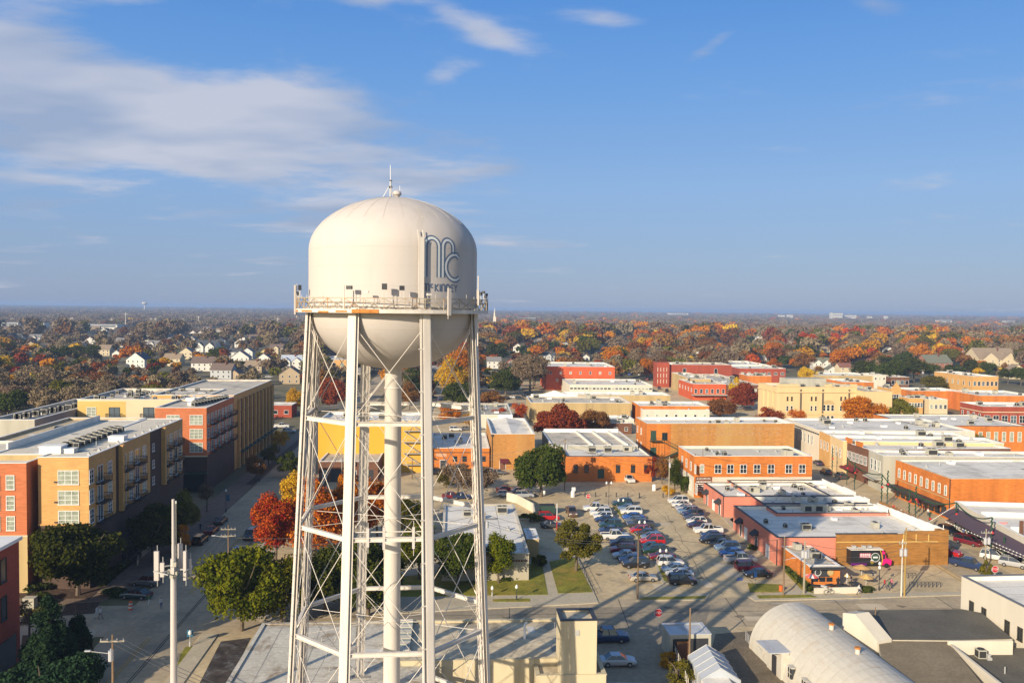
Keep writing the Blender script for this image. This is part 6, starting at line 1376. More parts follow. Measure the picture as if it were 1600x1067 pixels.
def wall_line(name, label, pts, h, m, th=.25, cat='wall'):
    g = gp(pts); root = thing(name, label, cat, g[0]); c = g[0]
    for a, b in zip(g[:-1], g[1:]):
        d = (b - a).normalized(); n = Vector((-d.y, d.x, 0)) * th / 2; mb = MB(); mb.prism([(q.x - c.x, q.y - c.y) for q in (a - n, b - n, b + n, a + n)], 0, h); mb.build('wall_panel', m, root)
wall_line('lot_wall', 'pale low wall around the yard behind the church hall', [(792, 782), (808, 786), (833, 800), (835, 812)], 2.0, m_whb)
wall_line('retaining_wall', 'low pale wall along the apartment ramp', [(215, 884), (216, 876), (232, 862), (300, 800)], 1.0, m_side)
wall_line('patio_wall', 'low pale wall in front of the diner patio', [(1272, 928), (1300, 927), (1345, 926)], 1.0, m_whb)
wall_line('kerb_wall', 'dark low wall below the hedge at the lower left corner', [(100, 1090), (138, 1040), (145, 1018)], .8, m_brn)
def fence(label, pts, h, m, step=1.2, rails=3, name='fence'):
    g = gp(pts); root = thing(name, label, 'fence', g[0]); c = g[0]
    for a, b in zip(g[:-1], g[1:]):
        n = max(1, int((b - a).length / step))
        for i in range(n + 1): q = a.lerp(b, i / n) - c; mb = MB(); mb.tube((q.x, q.y, 0), (q.x, q.y, h), .04, 5); mb.build('post', m, root)
        for k in range(rails): z = h * (k + 1) / rails - .05; mb = MB(); mb.tube(Vector((a.x - c.x, a.y - c.y, z)), Vector((b.x - c.x, b.y - c.y, z)), .025, 4); mb.build('rail', m, root)
fence('metal rail fence stacked by the quonset hut', [(1165, 1000), (1190, 1030)], 1.3, m_galv, .6, 5); fence('dark rail along the lawn by the car park', [(897, 866), (929, 929)], .9, m_dark, 2.0, 2); fence('leaning pale fence along the side street sheds', [(1045, 1010), (1062, 1050), (1075, 1085)], 2.0, m_whb, .9, 4)
fence('terrace rail in front of the festive shops', [(1390, 790), (1450, 822)], 1.0, m_rust, 1.5, 2); fence('second terrace rail beside the parked cars', [(1450, 822), (1475, 838)], 1.0, m_rust, 1.2, 2)
fence('pipe frame behind the pale shop row', [(1415, 712), (1500, 722)], 2.4, m_galv, 3.0, 1)
for i, (x, y) in enumerate(((1410, 912), (1420, 913), (1438, 914), (1450, 915))): pass
def racks(label, x0, y0, n):
    for i in range(n):
        p = P(x0 + i * 6.0, y0); r = thing('bicycle_rack', label, 'bike rack', (p.x, p.y, 0), 0, 'hoop racks at the empty corner lot'); mb = MB(); mb.path([(-.35, 0, 0), (-.35, 0, .7), (-.2, 0, .9), (.2, 0, .9), (.35, 0, .7), (.35, 0, 0)], .05, 5); mb.build('hoop', m_dark, r)
racks('hoop rack in the longer nearer line on the empty corner lot', 1424, 917, 8); racks('hoop rack in the short farther line on the empty corner lot', 1416, 903, 3)
# festive garland posts along the right street
m_garl = M('green_garland', (.02, .07, .03), var=.4, scale=5); m_bow = flat('red_bow', (.5, .03, .03), .7)
GPX = [(1377, 792, 741), (1386, 790, 735), (1420, 812, 765), (1430, 812, 760), (1493, 832, 785), (1548, 870, 808), (1323, 757, 715), (1335, 765, 722), (1452, 826, 800), (1300, 742, 700), (1568, 880, 838)]
gtop = []
for i, (x, y, ty) in enumerate(GPX):
    p = P(x, y); d = ray(x, ty); H = HC + d.z * p.y / d.y; r = thing('garland_post', 'green garland wrapped post, %s along the festive street' % ['by the dark canopy end', 'beside the canopy end post', 'at the middle of the canopy', 'second at the middle of the canopy', 'at the near end of the orange shop', 'in front of the purple awning', 'before the brown brick shop', 'before the grey stucco shop', 'short one by the terrace rail', 'far up by the pale row', 'short one near the white SUV'][i], 'post', (p.x, p.y, 0), 0, 'garland posts on the festive street')
    mb = MB(); mb.tube((0, 0, 0), (0, 0, H), .10, 7); mb.build('post', m_green, r)
    mb = MB(); pts_ = [(.17 * math.cos(k * 1.3), .17 * math.sin(k * 1.3), H * .25 + H * .75 * k / 30) for k in range(31)]; mb.path(pts_, .09, 4); mb.build('garland', m_garl, r)
    mb = MB(); mb.lathe([(.02, .3), (.3, .1), (.3, -.1), (.02, -.3)], 8, (0, -.25, H * .62)); mb.build('bow', m_bow, r); gtop.append(Vector((p.x, p.y, H)))
for a, b in ((0, 2), (2, 4), (4, 5), (6, 0)):
    mb = MB(); A, B = gtop[a], gtop[b]; pts_ = [A.lerp(B, i / 12) - Vector((0, 0, 5.5 * (i / 12) * (1 - i / 12))) for i in range(13)]; mb.path(pts_, .12, 5); o = mb.build('garland', m_garl, None); tag(o, 'hanging green garland %s' % {0: 'over the canopy front', 2: 'from canopy middle to orange shop corner', 4: 'from the orange shop corner over the purple awning', 6: 'farther up the festive street'}[a], 'garland')
m_bulb = flat('white_bulb', (.8, .78, .7), .3)
A_ = P(1480, 812, 5); B_ = P(1620, 880, 4)
for nm, (A, B, n_) in {'string of white bulbs along the purple awning': (P(1478, 815, 4.2), P(1600, 868, 4.2), 26), 'string of white bulbs strung over the terrace': (P(1452, 815, 2.5), P(1492, 790, 6.5), 18), 'lower string of white bulbs at the right edge': (P(1540, 848, 4.0), P(1620, 880, 4.0), 14)}.items():
    mb = MB(); mb.tube(A, B, .02, 3); 
    for i in range(n_): c = A.lerp(B, i / (n_ - 1)); mb.lathe([(.01, .12), (.12, 0), (.01, -.12)], 6, c)
    o = mb.build('string_lights', m_bulb, None); tag(o, nm, 'string lights'); o['kind'] = 'stuff'
# ================================================================ FOOD TRUCK AND PATIO
p = P(1357, 884); FT = thing('food_truck', 'black and hot pink food truck with white roof beside the golden brick wall', 'food truck', (p.x, p.y, 0), R_(3)); FT.scale = (1.07, 1.07, 1.07)
m_hot = flat('hot_pink_paint', (.75, .01, .18), .4); m_blk = flat('black_truck_paint', (.02, .02, .022), .4)
mb = MB(); mb.box(-3.6, 1.7, -1.15, 1.15, .5, 3.0); mb.build('kitchen_body', m_blk, FT); mb = MB(); mb.box(-3.62, 1.9, -1.17, 1.17, 3.0, 3.12); mb.build('roof', m_wroof, FT)
mb = MB(); q = [(1.7, .5), (3.3, .5), (3.35, 1.35), (2.5, 1.5), (2.15, 2.7), (1.7, 3.0)]; mb.poly([(x, -1.12, z) for x, z in q]); mb.poly([(x, 1.12, z) for x, z in q][::-1])
for i in range(6): j = (i + 1) % 6; mb.poly([(q[i][0], -1.12, q[i][1]), (q[i][0], 1.12, q[i][1]), (q[j][0], 1.12, q[j][1]), (q[j][0], -1.12, q[j][1])])
mb.build('cab', m_hot, FT); mb = MB(); mb.box(1.85, 2.25, -1.14, -1.125, 1.5, 2.3); mb.build('cab_window', m_glass, FT)
for x in (-2.4, 2.5):
    for y in (-1.0, 1.0): mb = MB(); mb.tube((x, y - .15, .42), (x, y + .15, .42), .42, 12); mb.build('wheel', m_tyre, FT)
mb = MB(); mb.box(-3.6, -.9, -1.165, -1.152, .5, .85); mb.build('purple_stripe', flat('purple_paint', (.12, .01, .16), .4), FT)
mb = MB(); mb.box(-2.1, -.2, -1.166, -1.155, 1.75, 2.5); mb.build('menu_board', flat('menu_pink', (.45, .10, .16), .5), FT)
for k, z in enumerate((2.35, 2.12, 1.9)):
    x = -2.0
    while x < -.35: q_ = random.uniform(.12, .35); mb = MB(); mb.box(x, min(x + q_, -.3), -1.172, -1.166, z - .07, z + .07); mb.build('sign_line', m_swht, FT); x += q_ + .09
ringsign(FT, .55, -1.175, 1.8, .72, m_swht, fill=m_green); mb = MB(); mb.box(.15, .95, -1.19, -1.18, 1.68, 1.95); mb.build('sign_line', m_swht, FT)
mb = MB(); pts_ = [(1.6, -1.17, .5), (1.75, -1.17, 1.4), (1.6, -1.17, 2.3), (1.35, -1.17, 2.95)]; mb.path(pts_, .06, 4); mb.build('yellow_curve', flat('sign_yellow', (.7, .45, .02), .5), FT)
for (x, z, m) in ((-2.9, 1.05, MATS['sign_yellow']), (-.6, .95, m_hot), (.95, .95, MATS['sign_yellow']), (2.7, 1.2, m_swht), (-1.6, .75, m_green)): mb = MB(); disc(mb, 12, .26, -1.18, 0, z); mb.build('painted_dot', m, FT)
for x in (-2.6, -.9, .1): mb = MB(); mb.box(x - .3, x + .3, -.3, .3, 3.12, 3.5); mb.build('roof_vent', m_galv, FT)
def umbrella(label, px, py, cols, h=2.4, r=1.3, tilt=0):
    p = P(px, py); root = thing('patio_umbrella', label, 'umbrella', (p.x, p.y, 0)); mb = MB(); mb.tube((0, 0, 0), (0, 0, h), .03, 5); mb.build('pole', m_white, root)
    for i in range(8):
        a, b = 2 * PI * i / 8, 2 * PI * (i + 1) / 8; mb = MB(); mb.poly([(0, 0, h + .1), (r * math.cos(a), r * math.sin(a), h - .5), (r * math.cos(b), r * math.sin(b), h - .5)]); mb.build('canopy_panel', cols[i % 2], root)
m_or = flat('tan_umbrella_fabric', (.55, .33, .12), .8); m_rw = flat('coral_umbrella_fabric', (.65, .12, .12), .8)
umbrella('coral and white umbrella left on the diner patio', 1268, 917, (m_rw, m_swht), 2.3, 1.2); umbrella('closed pale umbrella in the middle of the diner patio', 1323, 918, (m_yels, m_swht), 2.4, .5); umbrella('tan umbrella on the diner patio, farther one', 1346, 903, (m_or, m_or), 2.3, 1.5); umbrella('tan umbrella on the diner patio, nearer one', 1353, 914, (m_or, MATS['yellow_stucco']), 1.8, 1.2)
def table(label, px, py, m):
    p = P(px, py); root = thing('patio_table', label, 'table', (p.x, p.y, 0), random.uniform(0, 3)); mb = MB(); mb.box(-.7, .7, -.4, .4, .70, .76); mb.build('tabletop', m, root)
    for x in (-.6, .6):
        for y in (-.3, .3): mb = MB(); mb.tube((x, y, 0), (x, y, .7), .03, 4); mb.build('leg', m_dark, root)
    for y in (-.75, .75): mb = MB(); mb.box(-.7, .7, y - .14, y + .14, .42, .47); mb.build('bench_seat', m, root)
for i, (x, y) in enumerate(((1275, 921), (1285, 922), (1297, 920), (1312, 920), (1320, 921), (1334, 916), (1340, 920))): table('dark patio table %s' % ['at the left end of the patio', 'with white top left of the bicycle', 'behind the low wall', 'in front of the diner corner', 'beside the closed umbrella', 'right of the closed umbrella', 'nearest the tan umbrellas'][i], x, y, m_white if i == 1 else m_charc)

p = P(1295, 929); r = thing('bicycle', 'dark bicycle leaning at the patio wall', 'bicycle', (p.x, p.y, .13), R_(5))
for x in (-.5, .5): mb = MB(); mb.path([(x + .34 * math.cos(2 * PI * i / 14), 0, .36 + .34 * math.sin(2 * PI * i / 14)) for i in range(15)], .03, 4); mb.build('wheel', m_tyre, r)
mb = MB(); mb.path([(-.5, 0, .36), (-.1, 0, .36), (-.2, 0, .85), (.35, 0, .85), (-.1, 0, .36)], .03, 4); mb.path([(.5, 0, .36), (.35, 0, .95), (.42, 0, 1.0)], .025, 4); mb.build('frame', m_dark, r); mb = MB(); mb.box(-.32, -.08, -.06, .06, .9, .95); mb.build('saddle', m_dark, r)

# ================================================================ PEOPLE
def person_mesh(pose):
    J = {'pel': (0, 0, .95), 'chest': (0, .02, 1.30), 'neck': (0, 0, 1.50), 'chin': (0, -.01, 1.58), 'head': (0, -.01, 1.68), 'crown': (0, 0, 1.78), 'nose': (0, -.085, 1.66)}
    st = .28 if pose == 'walk' else .05
    for s, n in ((-1, 'l'), (1, 'r')):
        f = s * st if pose == 'walk' else 0
        J['hip' + n] = (s * .10, 0, .90); J['kn' + n] = (s * .11, -f * .6 - .02, .50); J['an' + n] = (s * .11, -f + (.12 if (pose == 'walk' and f < 0) else 0), .09); J['toe' + n] = (s * .12, -f - .16, .04)
        J['sh' + n] = (s * .19, .01, 1.42); J['el' + n] = (s * .25, f * .5 + .03, 1.13); J['wr' + n] = (s * .25, f * .9 - .06, .90); J['ha' + n] = (s * .25, f - .09, .80)
        for k, (dx, dz) in enumerate(((-.025, -.10), (-.008, -.12), (.010, -.115), (.026, -.095))): J['f%d%s' % (k, n)] = (s * .25 + dx, f - .10, .80 + dz)
        J['th' + n] = (s * .22, f - .13, .76)
    E = [('pel', 'chest'), ('chest', 'neck'), ('neck', 'chin'), ('chin', 'head'), ('head', 'crown'), ('head', 'nose')]
    for n in 'lr': E += [('pel', 'hip' + n), ('hip' + n, 'kn' + n), ('kn' + n, 'an' + n), ('an' + n, 'toe' + n), ('chest', 'sh' + n), ('sh' + n, 'el' + n), ('el' + n, 'wr' + n), ('wr' + n, 'ha' + n), ('ha' + n, 'th' + n)] + [('ha' + n, 'f%d%s' % (k, n)) for k in range(4)]
    R = {'pel': .14, 'chest': .16, 'neck': .06, 'chin': .075, 'head': .095, 'crown': .06, 'nose': .02}
    def rad(k):
        if k in R: return R[k]
        return {'hip': .10, 'kn': .065, 'an': .045, 'toe': .04, 'sh': .07, 'el': .045, 'wr': .032, 'ha': .035, 'th': .010}.get(k[:-1], .009)
    names = list(J); idx = {k: i for i, k in enumerate(names)}
    me = bpy.data.meshes.new('person_skeleton'); me.from_pydata([J[k] for k in names], [(idx[a], idx[b]) for a, b in E], [])
    o = bpy.data.objects.new('person_skeleton', me); COL.objects.link(o); md = o.modifiers.new('skin', 'SKIN'); md.use_smooth_shade = True
    sv = me.skin_vertices[0].data
    for k in names: sv[idx[k]].radius = (rad(k), rad(k) * (.75 if k in ('pel', 'chest') else 1))
    sv[idx['pel']].use_root = True; o.modifiers.new('sub', 'SUBSURF').levels = 1; o.modifiers['sub'].render_levels = 1
    dg = bpy.context.evaluated_depsgraph_get(); r = bpy.data.meshes.new_from_object(o.evaluated_get(dg)); r.name = 'body'; COL.objects.unlink(o); bpy.data.objects.remove(o)
    r.materials.clear()
    for i in range(4): r.materials.append(None)
    for pl in r.polygons:
        c = pl.center; arm = abs(c.x) > .185 and c.z < 1.4
        if c.z > 1.53 or (arm and c.z < .93): m = 0
        elif arm or c.z > .93: m = 1
        elif c.z > .1: m = 2
        else: m = 3
        if c.z > 1.70 or (c.z > 1.58 and c.y > .02): m = 3
        pl.material_index = m
    return r
PM = {'walk': person_mesh('walk'), 'stand': person_mesh('stand')}
CLO = {'red': (.5, .03, .03), 'white': (.6, .6, .58), 'black': (.02, .02, .02), 'navy': (.02, .03, .08), 'blue': (.06, .12, .25), 'grey': (.18, .18, .18), 'pink': (.5, .15, .2), 'tan': (.35, .25, .15), 'green': (.05, .15, .06)}
skin_ = flat('skin', (.42, .24, .16), .6)
def person(px, py, top, leg, pose, deg, label, hgt=1.0):
    p = P(px, py); r = thing('person', label, 'person', (p.x, p.y, 0.03), R_(deg)); r.scale = (hgt,) * 3; o = link('body', PM[pose], r)
    ms = (skin_, flat('cloth_' + top, CLO[top], .9), flat('cloth_' + leg, CLO[leg], .9), flat('dark_hair_and_shoes', (.025, .018, .014), .8))
    for s_, m in zip(o.material_slots, ms): s_.link = 'OBJECT'; s_.material = m
person(64, 988, 'red', 'blue', 'walk', 60, 'person in dark red top and jeans walking on the cross street, left')
person(252, 951, 'white', 'blue', 'walk', 20, 'person in pale top and blue trousers walking by the corner'); person(233, 946, 'green', 'white', 'walk', -30, 'person in green top and white trousers crossing'); person(151, 966, 'white', 'white', 'walk', 90, 'person in white at the street corner, left one'); person(157, 967, 'white', 'grey', 'walk', 80, 'person in white at the street corner, right one')
person(1382, 920, 'red', 'navy', 'walk', 30, 'person in bright red top right of the patio'); person(1389, 922, 'green', 'navy', 'stand', 60, 'person in green top beside the one in red'); person(1393, 919, 'pink', 'navy', 'stand', 10, 'person in pink top at the right of the group of three')
person(1342, 929, 'white', 'navy', 'walk', 80, 'person in pale top and dark trousers walking past the patio wall'); person(1309, 917, 'black', 'black', 'stand', 0, 'person in black standing on the patio'); person(1330, 914, 'grey', 'black', 'stand', 40, 'person in grey among the patio tables'); person(1364, 908, 'navy', 'tan', 'stand', 80, 'person in navy top near the tan umbrellas'); person(1293, 916, 'navy', 'grey', 'stand', 20, 'person in navy by the diner front')
person(219, 876, 'black', 'black', 'stand', 0, 'person in black on the apartment ramp'); person(313, 830, 'navy', 'navy', 'walk', 0, 'person in dark blue on the apartment pavement'); person(1213, 1032, 'grey', 'white', 'stand', -90, 'person standing in the quonset hut doorway')
for i, (x, y, c) in enumerate(((1396, 800, 'red'), (1408, 806, 'white'), (1443, 800, 'red'), (1450, 806, 'white'), (1446, 795, 'pink'), (1500, 826, 'red'), (1512, 832, 'red'), (1505, 838, 'blue'), (1435, 792, 'red'))): person(x, y, c, 'navy', 'stand', 40 * i, '%s dressed person %s' % (c, ['by the terrace rail', 'on the terrace beside the rail', 'under the canopy', 'at a terrace table', 'at the canopy edge', 'before the purple awning', 'right of the two in red by the awning', 'in front of the purple awning edge', 'under the canopy, farther up'][i]))

# ================================================================ FAR SKYLINE
m_far = M('pale_distant_wall', (.62, .58, .50), var=.06); m_fard = M('grey_distant_wall', (.30, .31, .34), var=.1)
def farb(label, px, topy, wpx, Z, m=None, h0=None, name='distant_building', cat='building', wins=True):
    d = ray(px, topy); t = Z / d.y; H = HC + d.z * t; x = d.x * t; wd = wpx * Z / FPX; root = thing(name, label, cat, (x - wd / 2, Z, 0)); H = max(H, 6)
    mb = MB(); mb.box(0, wd, 0, wd * .4 + 10, 0, H); mb.build('wall', m or m_far, root); mb = MB(); mb.box(-.5, wd + .5, -.5, wd * .4 + 10.5, H, H + .8); mb.build('roof', m_fard, root)
    if wins:
        for z in range(max(1, int((H - 10) / 9))): mb = MB(); mb.box(wd * .04, wd * .96, -.3, 0, H - 4 - z * 9, H - 2 - z * 9 + 1); mb.build('window_band', m_glass_g, root)
for a in (('hospital block with a taller left part on the right horizon', 1308, 488.5, 17, 4600), ('long low wing of the hospital on the right horizon', 1327, 492, 22, 4650), ('pale slab building right of the hospital', 1477, 500.5, 20, 3300), ('pale twin block left of the hospital', 1222, 492, 9, 4600), ('second pale block left of the hospital', 1235, 491.5, 8, 4700), ('small pale block far right horizon', 1360, 494, 6, 4500), ('small tall block right of the hospital', 1385, 493.5, 5, 4500), ('long white shed at the right horizon edge', 1578, 501.5, 14, 3400), ('white shed left of the hospital', 1180, 496.5, 22, 4300), ('pale roofs centre horizon', 1060, 489.5, 30, 6000), ('flat pale building near the steeple', 825, 497, 34, 3000), ('wide pale warehouse left', 12, 504.5, 32, 1650), ('second pale warehouse left', 58, 505.5, 22, 1650), ('third long pale warehouse left', 96, 507.5, 28, 1600), ('fourth long pale warehouse left', 152, 507.5, 62, 1600), ('cream apartment rows left of the tower', 415, 504, 30, 1900), ('cream apartment rows close to the tower', 452, 504, 30, 1900), ('orange roofed store on the left horizon', 378, 507, 14, 1800), ('white block on the left horizon', 285, 505, 10, 1900)): farb(*a)
d = ray(226, 471.5); t = 5200 / d.y; r = thing('distant_water_tower', 'tiny pale water tower on the left horizon', 'water tower', (d.x * t, 5200, 0)); H = HC + d.z * t
mb = MB(); mb.lathe([(.1, H), (14, H - 4), (17, H - 10), (12, H - 17), (4, H - 20), (4, 0)], 16); mb.build('tank', m_far, r)
d = ray(773, 480); t = 1500 / d.y; r = thing('church_steeple', 'slim white church steeple right of the tower on the horizon', 'church steeple', (d.x * t, 1500, 0)); H = HC + d.z * t
mb = MB(); mb.box(-2.6, 2.6, -2.6, 2.6, 0, H - 17); mb.build('base', m_whb, r); mb = MB(); mb.tube((0, 0, H - 17), (0, 0, H - 11), 2.0, 8, 1.6); mb.build('belfry', m_whb, r); mb = MB(); mb.tube((0, 0, H - 11), (0, 0, H), 1.4, 8, .05); mb.build('spire', m_whb, r)
for i, (x, ty, Z) in enumerate(((19, 496, 1900), (111, 495, 1900), (113, 495, 1910), (174, 497, 1900), (196, 488, 1700), (236, 496, 1900), (243, 496, 1900), (276, 498, 1900), (286, 497, 1900), (310, 493, 1800), (434, 496, 1800))):
    d = ray(x, ty); t = Z / d.y; H = HC + d.z * t; r = thing('power_pylon', 'thin pale power pylon %s' % ['at the far left edge', 'left, of a close pair', 'right, of a close pair', 'above the long warehouse', 'tallest of the left line', 'left of two beyond the suburb', 'right of two beyond the suburb', 'shorter one left of the mansard house', 'beside the shorter one', 'tall one above the white suburb house', 'left of the tower'][i], 'pylon', (d.x * t, Z, 0), 0, 'power pylons on the left horizon'); mb = MB(); mb.tube((0, 0, 0), (0, 0, H), .9, 5, .45); mb.build('mast', m_far, r); mb = MB(); mb.box(-4, 4, -.3, .3, H - 4, H - 3.4); mb.build('crossarm', m_far, r)
# ---------------------------------------------------------------- air
hm = bpy.data.materials.new('thin_haze'); hm.use_nodes = True; t_ = hm.node_tree; t_.nodes.remove(t_.nodes['Principled BSDF']); pv = nd(t_, 'ShaderNodeVolumePrincipled'); pv.inputs['Color'].default_value = (.40, .58, .92, 1); pv.inputs['Density'].default_value = 1.5e-4; pv.inputs['Anisotropy'].default_value = 0.0
t_.links.new(pv.outputs[0], t_.nodes['Material Output'].inputs['Volume'])
mb = MB(); mb.box(-19000, 19000, -400, 27000, -1.1, 62); hz_ = mb.build('haze', hm, None, kind='stuff'); tag(hz_, 'thin pale blue air over the whole town', 'haze')
# ================================================================ VEGETATION
def leafmat(name, c1, c2, trans=0.25, sc_=0.9, rnd=0.16):
    m = bpy.data.materials.new(name); m.use_nodes = True; t = m.node_tree; n = t.nodes; l = t.links
    n.remove(n['Principled BSDF']); o = n['Material Output']
    g = nd(t, 'ShaderNodeNewGeometry'); no = nd(t, 'ShaderNodeTexNoise'); no.inputs['Scale'].default_value = sc_; no.inputs['Detail'].default_value = 4
    l.new(g.outputs['Position'], no.inputs['Vector'])
    r = nd(t, 'ShaderNodeValToRGB'); l.new(no.outputs['Fac'], r.inputs[0]); r.color_ramp.elements[0].position = .36; r.color_ramp.elements[1].position = .64
    r.color_ramp.elements[0].color = (*c1, 1); r.color_ramp.elements[1].color = (*c2, 1)
    oi = nd(t, 'ShaderNodeObjectInfo'); hs = nd(t, 'ShaderNodeHueSaturation'); l.new(r.outputs[0], hs.inputs['Color'])
    for (inp, lo, hi, src) in (('Value', 1 - rnd * 1.3, 1 + rnd * 1.3, 'Random'), ('Hue', .5 - rnd * .09, .5 + rnd * .09, 'Random')):
        a = nd(t, 'ShaderNodeMapRange'); l.new(oi.outputs[src], a.inputs['Value']); a.inputs['To Min'].default_value = lo; a.inputs['To Max'].default_value = hi; l.new(a.outputs[0], hs.inputs[inp])
    d = nd(t, 'ShaderNodeBsdfDiffuse'); tr = nd(t, 'ShaderNodeBsdfTranslucent'); mx_ = nd(t, 'ShaderNodeMixShader'); mx_.inputs[0].default_value = trans
    l.new(hs.outputs[0], d.inputs[0]); l.new(hs.outputs[0], tr.inputs[0]); l.new(d.outputs[0], mx_.inputs[1]); l.new(tr.outputs[0], mx_.inputs[2]); l.new(mx_.outputs[0], o.inputs[0])
    return m
LM = {
 'oak': leafmat('live_oak_leaves', (0.055, 0.072, 0.006), (0.165, 0.16, 0.010)),
 'dkoak': leafmat('dark_evergreen_leaves', (0.034, 0.050, 0.010), (0.085, 0.095, 0.014)),
 'olive': leafmat('olive_green_leaves', (0.085, 0.085, 0.014), (0.18, 0.155, 0.02)),
 'red': leafmat('bright_red_leaves', (0.32, 0.030, 0.014), (0.60, 0.17, 0.02)),
 'dkred': leafmat('dark_red_leaves', (0.16, 0.032, 0.018), (0.34, 0.075, 0.022)),
 'orange': leafmat('orange_leaves', (0.36, 0.10, 0.008), (0.62, 0.24, 0.015)),
 'yellow': leafmat('yellow_leaves', (0.50, 0.25, 0.012), (0.66, 0.42, 0.03)),
 'rust': leafmat('rust_brown_leaves', (0.15, 0.07, 0.025), (0.29, 0.13, 0.035)),
 'bare': leafmat('bare_grey_brown_twigs', (0.15, 0.112, 0.066), (0.28, 0.205, 0.12), trans=0.1),
 'pine': leafmat('blue_green_needles', (0.018, 0.040, 0.020), (0.035, 0.065, 0.028)),
 'shrub': leafmat('low_shrub_leaves', (0.04, 0.06, 0.015), (0.10, 0.12, 0.03)),
}
m_bark = M('grey_brown_bark', (0.13, 0.10, 0.07), var=0.25, scale=2)
def raw_mesh(name, co, quads, mats, mi=None):
    me = bpy.data.meshes.new(name); nv = len(co); nf = len(quads)
    me.vertices.add(nv); me.vertices.foreach_set('co', co.astype(np.float32).ravel())
    me.loops.add(nf * 4); me.loops.foreach_set('vertex_index', quads.astype(np.int32).ravel())
    me.polygons.add(nf); me.polygons.foreach_set('loop_start', np.arange(0, nf * 4, 4, dtype=np.int32)); me.polygons.foreach_set('loop_total', np.full(nf, 4, dtype=np.int32))
    for m in mats: me.materials.append(m)
    if mi is not None: me.polygons.foreach_set('material_index', mi.astype(np.int32))
    me.update(calc_edges=True); return me
def leaves(seed, n, rx, rz, cz, leaf, nl=14, lobe=.42, aspect=1.0, flat_bottom=.62, shape='round'):
    rs = np.random.RandomState(seed); C_ = []
    while len(C_) < nl:
        p = rs.uniform(-1, 1, 3)
        if np.dot(p, p) > 1 or p[2] < -flat_bottom: continue
        if shape == 'cone' and math.hypot(p[0], p[1]) > .55 * (1 - p[2]) : continue
        C_.append(p * (1 - lobe * .8))
    C_ = np.array(C_); k = rs.randint(0, nl, n); lr = lobe * rs.uniform(.65, 1.15, nl)[k]
    d = rs.normal(size=(n, 3)); d /= np.linalg.norm(d, axis=1)[:, None]; d[:, 2] = np.where(d[:, 2] < -.4, -d[:, 2] * .6, d[:, 2])
    rr = rs.uniform(.35, 1.22, n) ** .65; p = C_[k] + d * (lr * rr)[:, None]
    p[:, 2] = np.maximum(p[:, 2], -1 + rs.uniform(0, .25, n))
    p *= np.array([rx, rx, rz]); p[:, 2] += cz
    nr = d * .8 + rs.normal(size=(n, 3)) * .7; nr /= np.linalg.norm(nr, axis=1)[:, None]
    a = np.cross(nr, rs.normal(size=(n, 3))); a /= np.linalg.norm(a, axis=1)[:, None]; b = np.cross(nr, a)
    s = leaf * rs.uniform(.6, 1.4, n)[:, None]; a = a * s * aspect; b = b * s / aspect
    co = np.stack([p - a - b * .6, p + a * .7 - b, p + a + b * .7, p - a * .6 + b], 1).reshape(-1, 3)
    return co, np.arange(n * 4).reshape(n, 4)
def crown_mesh(kind, seed, n, rx, rz, cz, leaf, **kw):
    co, q = leaves(seed, n, rx, rz, cz, leaf, **kw); return raw_mesh('crown', co, q, [LM[kind]])
def trunk_mb(seed, h, r, spread, limbs=6, mb=None, sides=6):
    rr = random.Random(seed); mb = mb or MB(); top = Vector((rr.uniform(-.3, .3), rr.uniform(-.3, .3), h * .42))
    mb.tube((0, 0, -.2), top, r, sides, r * .7)
    for i in range(limbs):
        a = 2 * PI * i / limbs + rr.uniform(-.4, .4); l1 = Vector((math.cos(a) * spread * .45, math.sin(a) * spread * .45, h * rr.uniform(.55, .7)))
        l2 = Vector((math.cos(a + .2) * spread * .68, math.sin(a + .2) * spread * .68, h * rr.uniform(.64, .82)))
        mb.tube(top, l1, r * .5, 5, r * .3); mb.tube(l1, l2, r * .3, 4, r * .08)
    mb.tube(top, (0, 0, h * .85), r * .5, 5, r * .1); return mb
def tree(name, label, base, H, Wd, kind, n=5200, leaf=None, nl=16, seed=None, bottom=.25, cat='tree', rzf=None, group=None, lobe=.42, aspect=1.0, shape='round', limbs=6, flat_bottom=.62, off=(0, 0)):
    p = P(*base) if not isinstance(base, Vector) else base; seed = seed or int(p.x * 7 + p.y * 13) % 9973
    root = thing(name, label, cat, (p.x, p.y, 0), 0, group); rz = H * (1 - bottom) / 2; cz = H * bottom + rz
    leaf = leaf or max(.10, Wd * .0135); bottom = bottom if kind == 'bare' else bottom - .2; rz = H * (1 - bottom) / 2; cz = H * bottom + rz; n = int(n * 2.0); nl = int(nl * 1.4); lobe = lobe * .82
    trunk_mb(seed, H, max(.18, Wd * .028), Wd * .42, limbs).build('trunk', m_bark, root)
    link('crown', crown_mesh(kind, seed, n, Wd / 2, rz, cz, leaf, nl=nl, lobe=lobe, aspect=aspect, shape=shape, flat_bottom=flat_bottom), root)
    return root
T = tree
T('live_oak', 'big bushy live oak left of the tower, above the patched roof', (378, 985), 12.5, 12.5, 'oak', 15000, nl=26, bottom=.12)
T('live_oak', 'live oak half hidden behind the left tower legs', (440, 975), 11, 9.5, 'oak', 9000, nl=20, bottom=.12)
T('live_oak', 'dark live oak seen through the middle of the tower legs', (575, 962), 12, 13, 'dkoak', 12000, nl=24, bottom=.15)
T('live_oak', 'dark live oak behind the front left tower leg', (508, 958), 10.5, 11, 'dkoak', 9000, nl=20, bottom=.12)
T('live_oak', 'green live oak right of the front left tower leg', (548, 940), 9, 9, 'oak', 7000, nl=18, bottom=.12)
T('maple', 'brilliant red maple left of the tower', (431, 878), 13.0, 9.5, 'red', 11000, nl=20, bottom=.2)
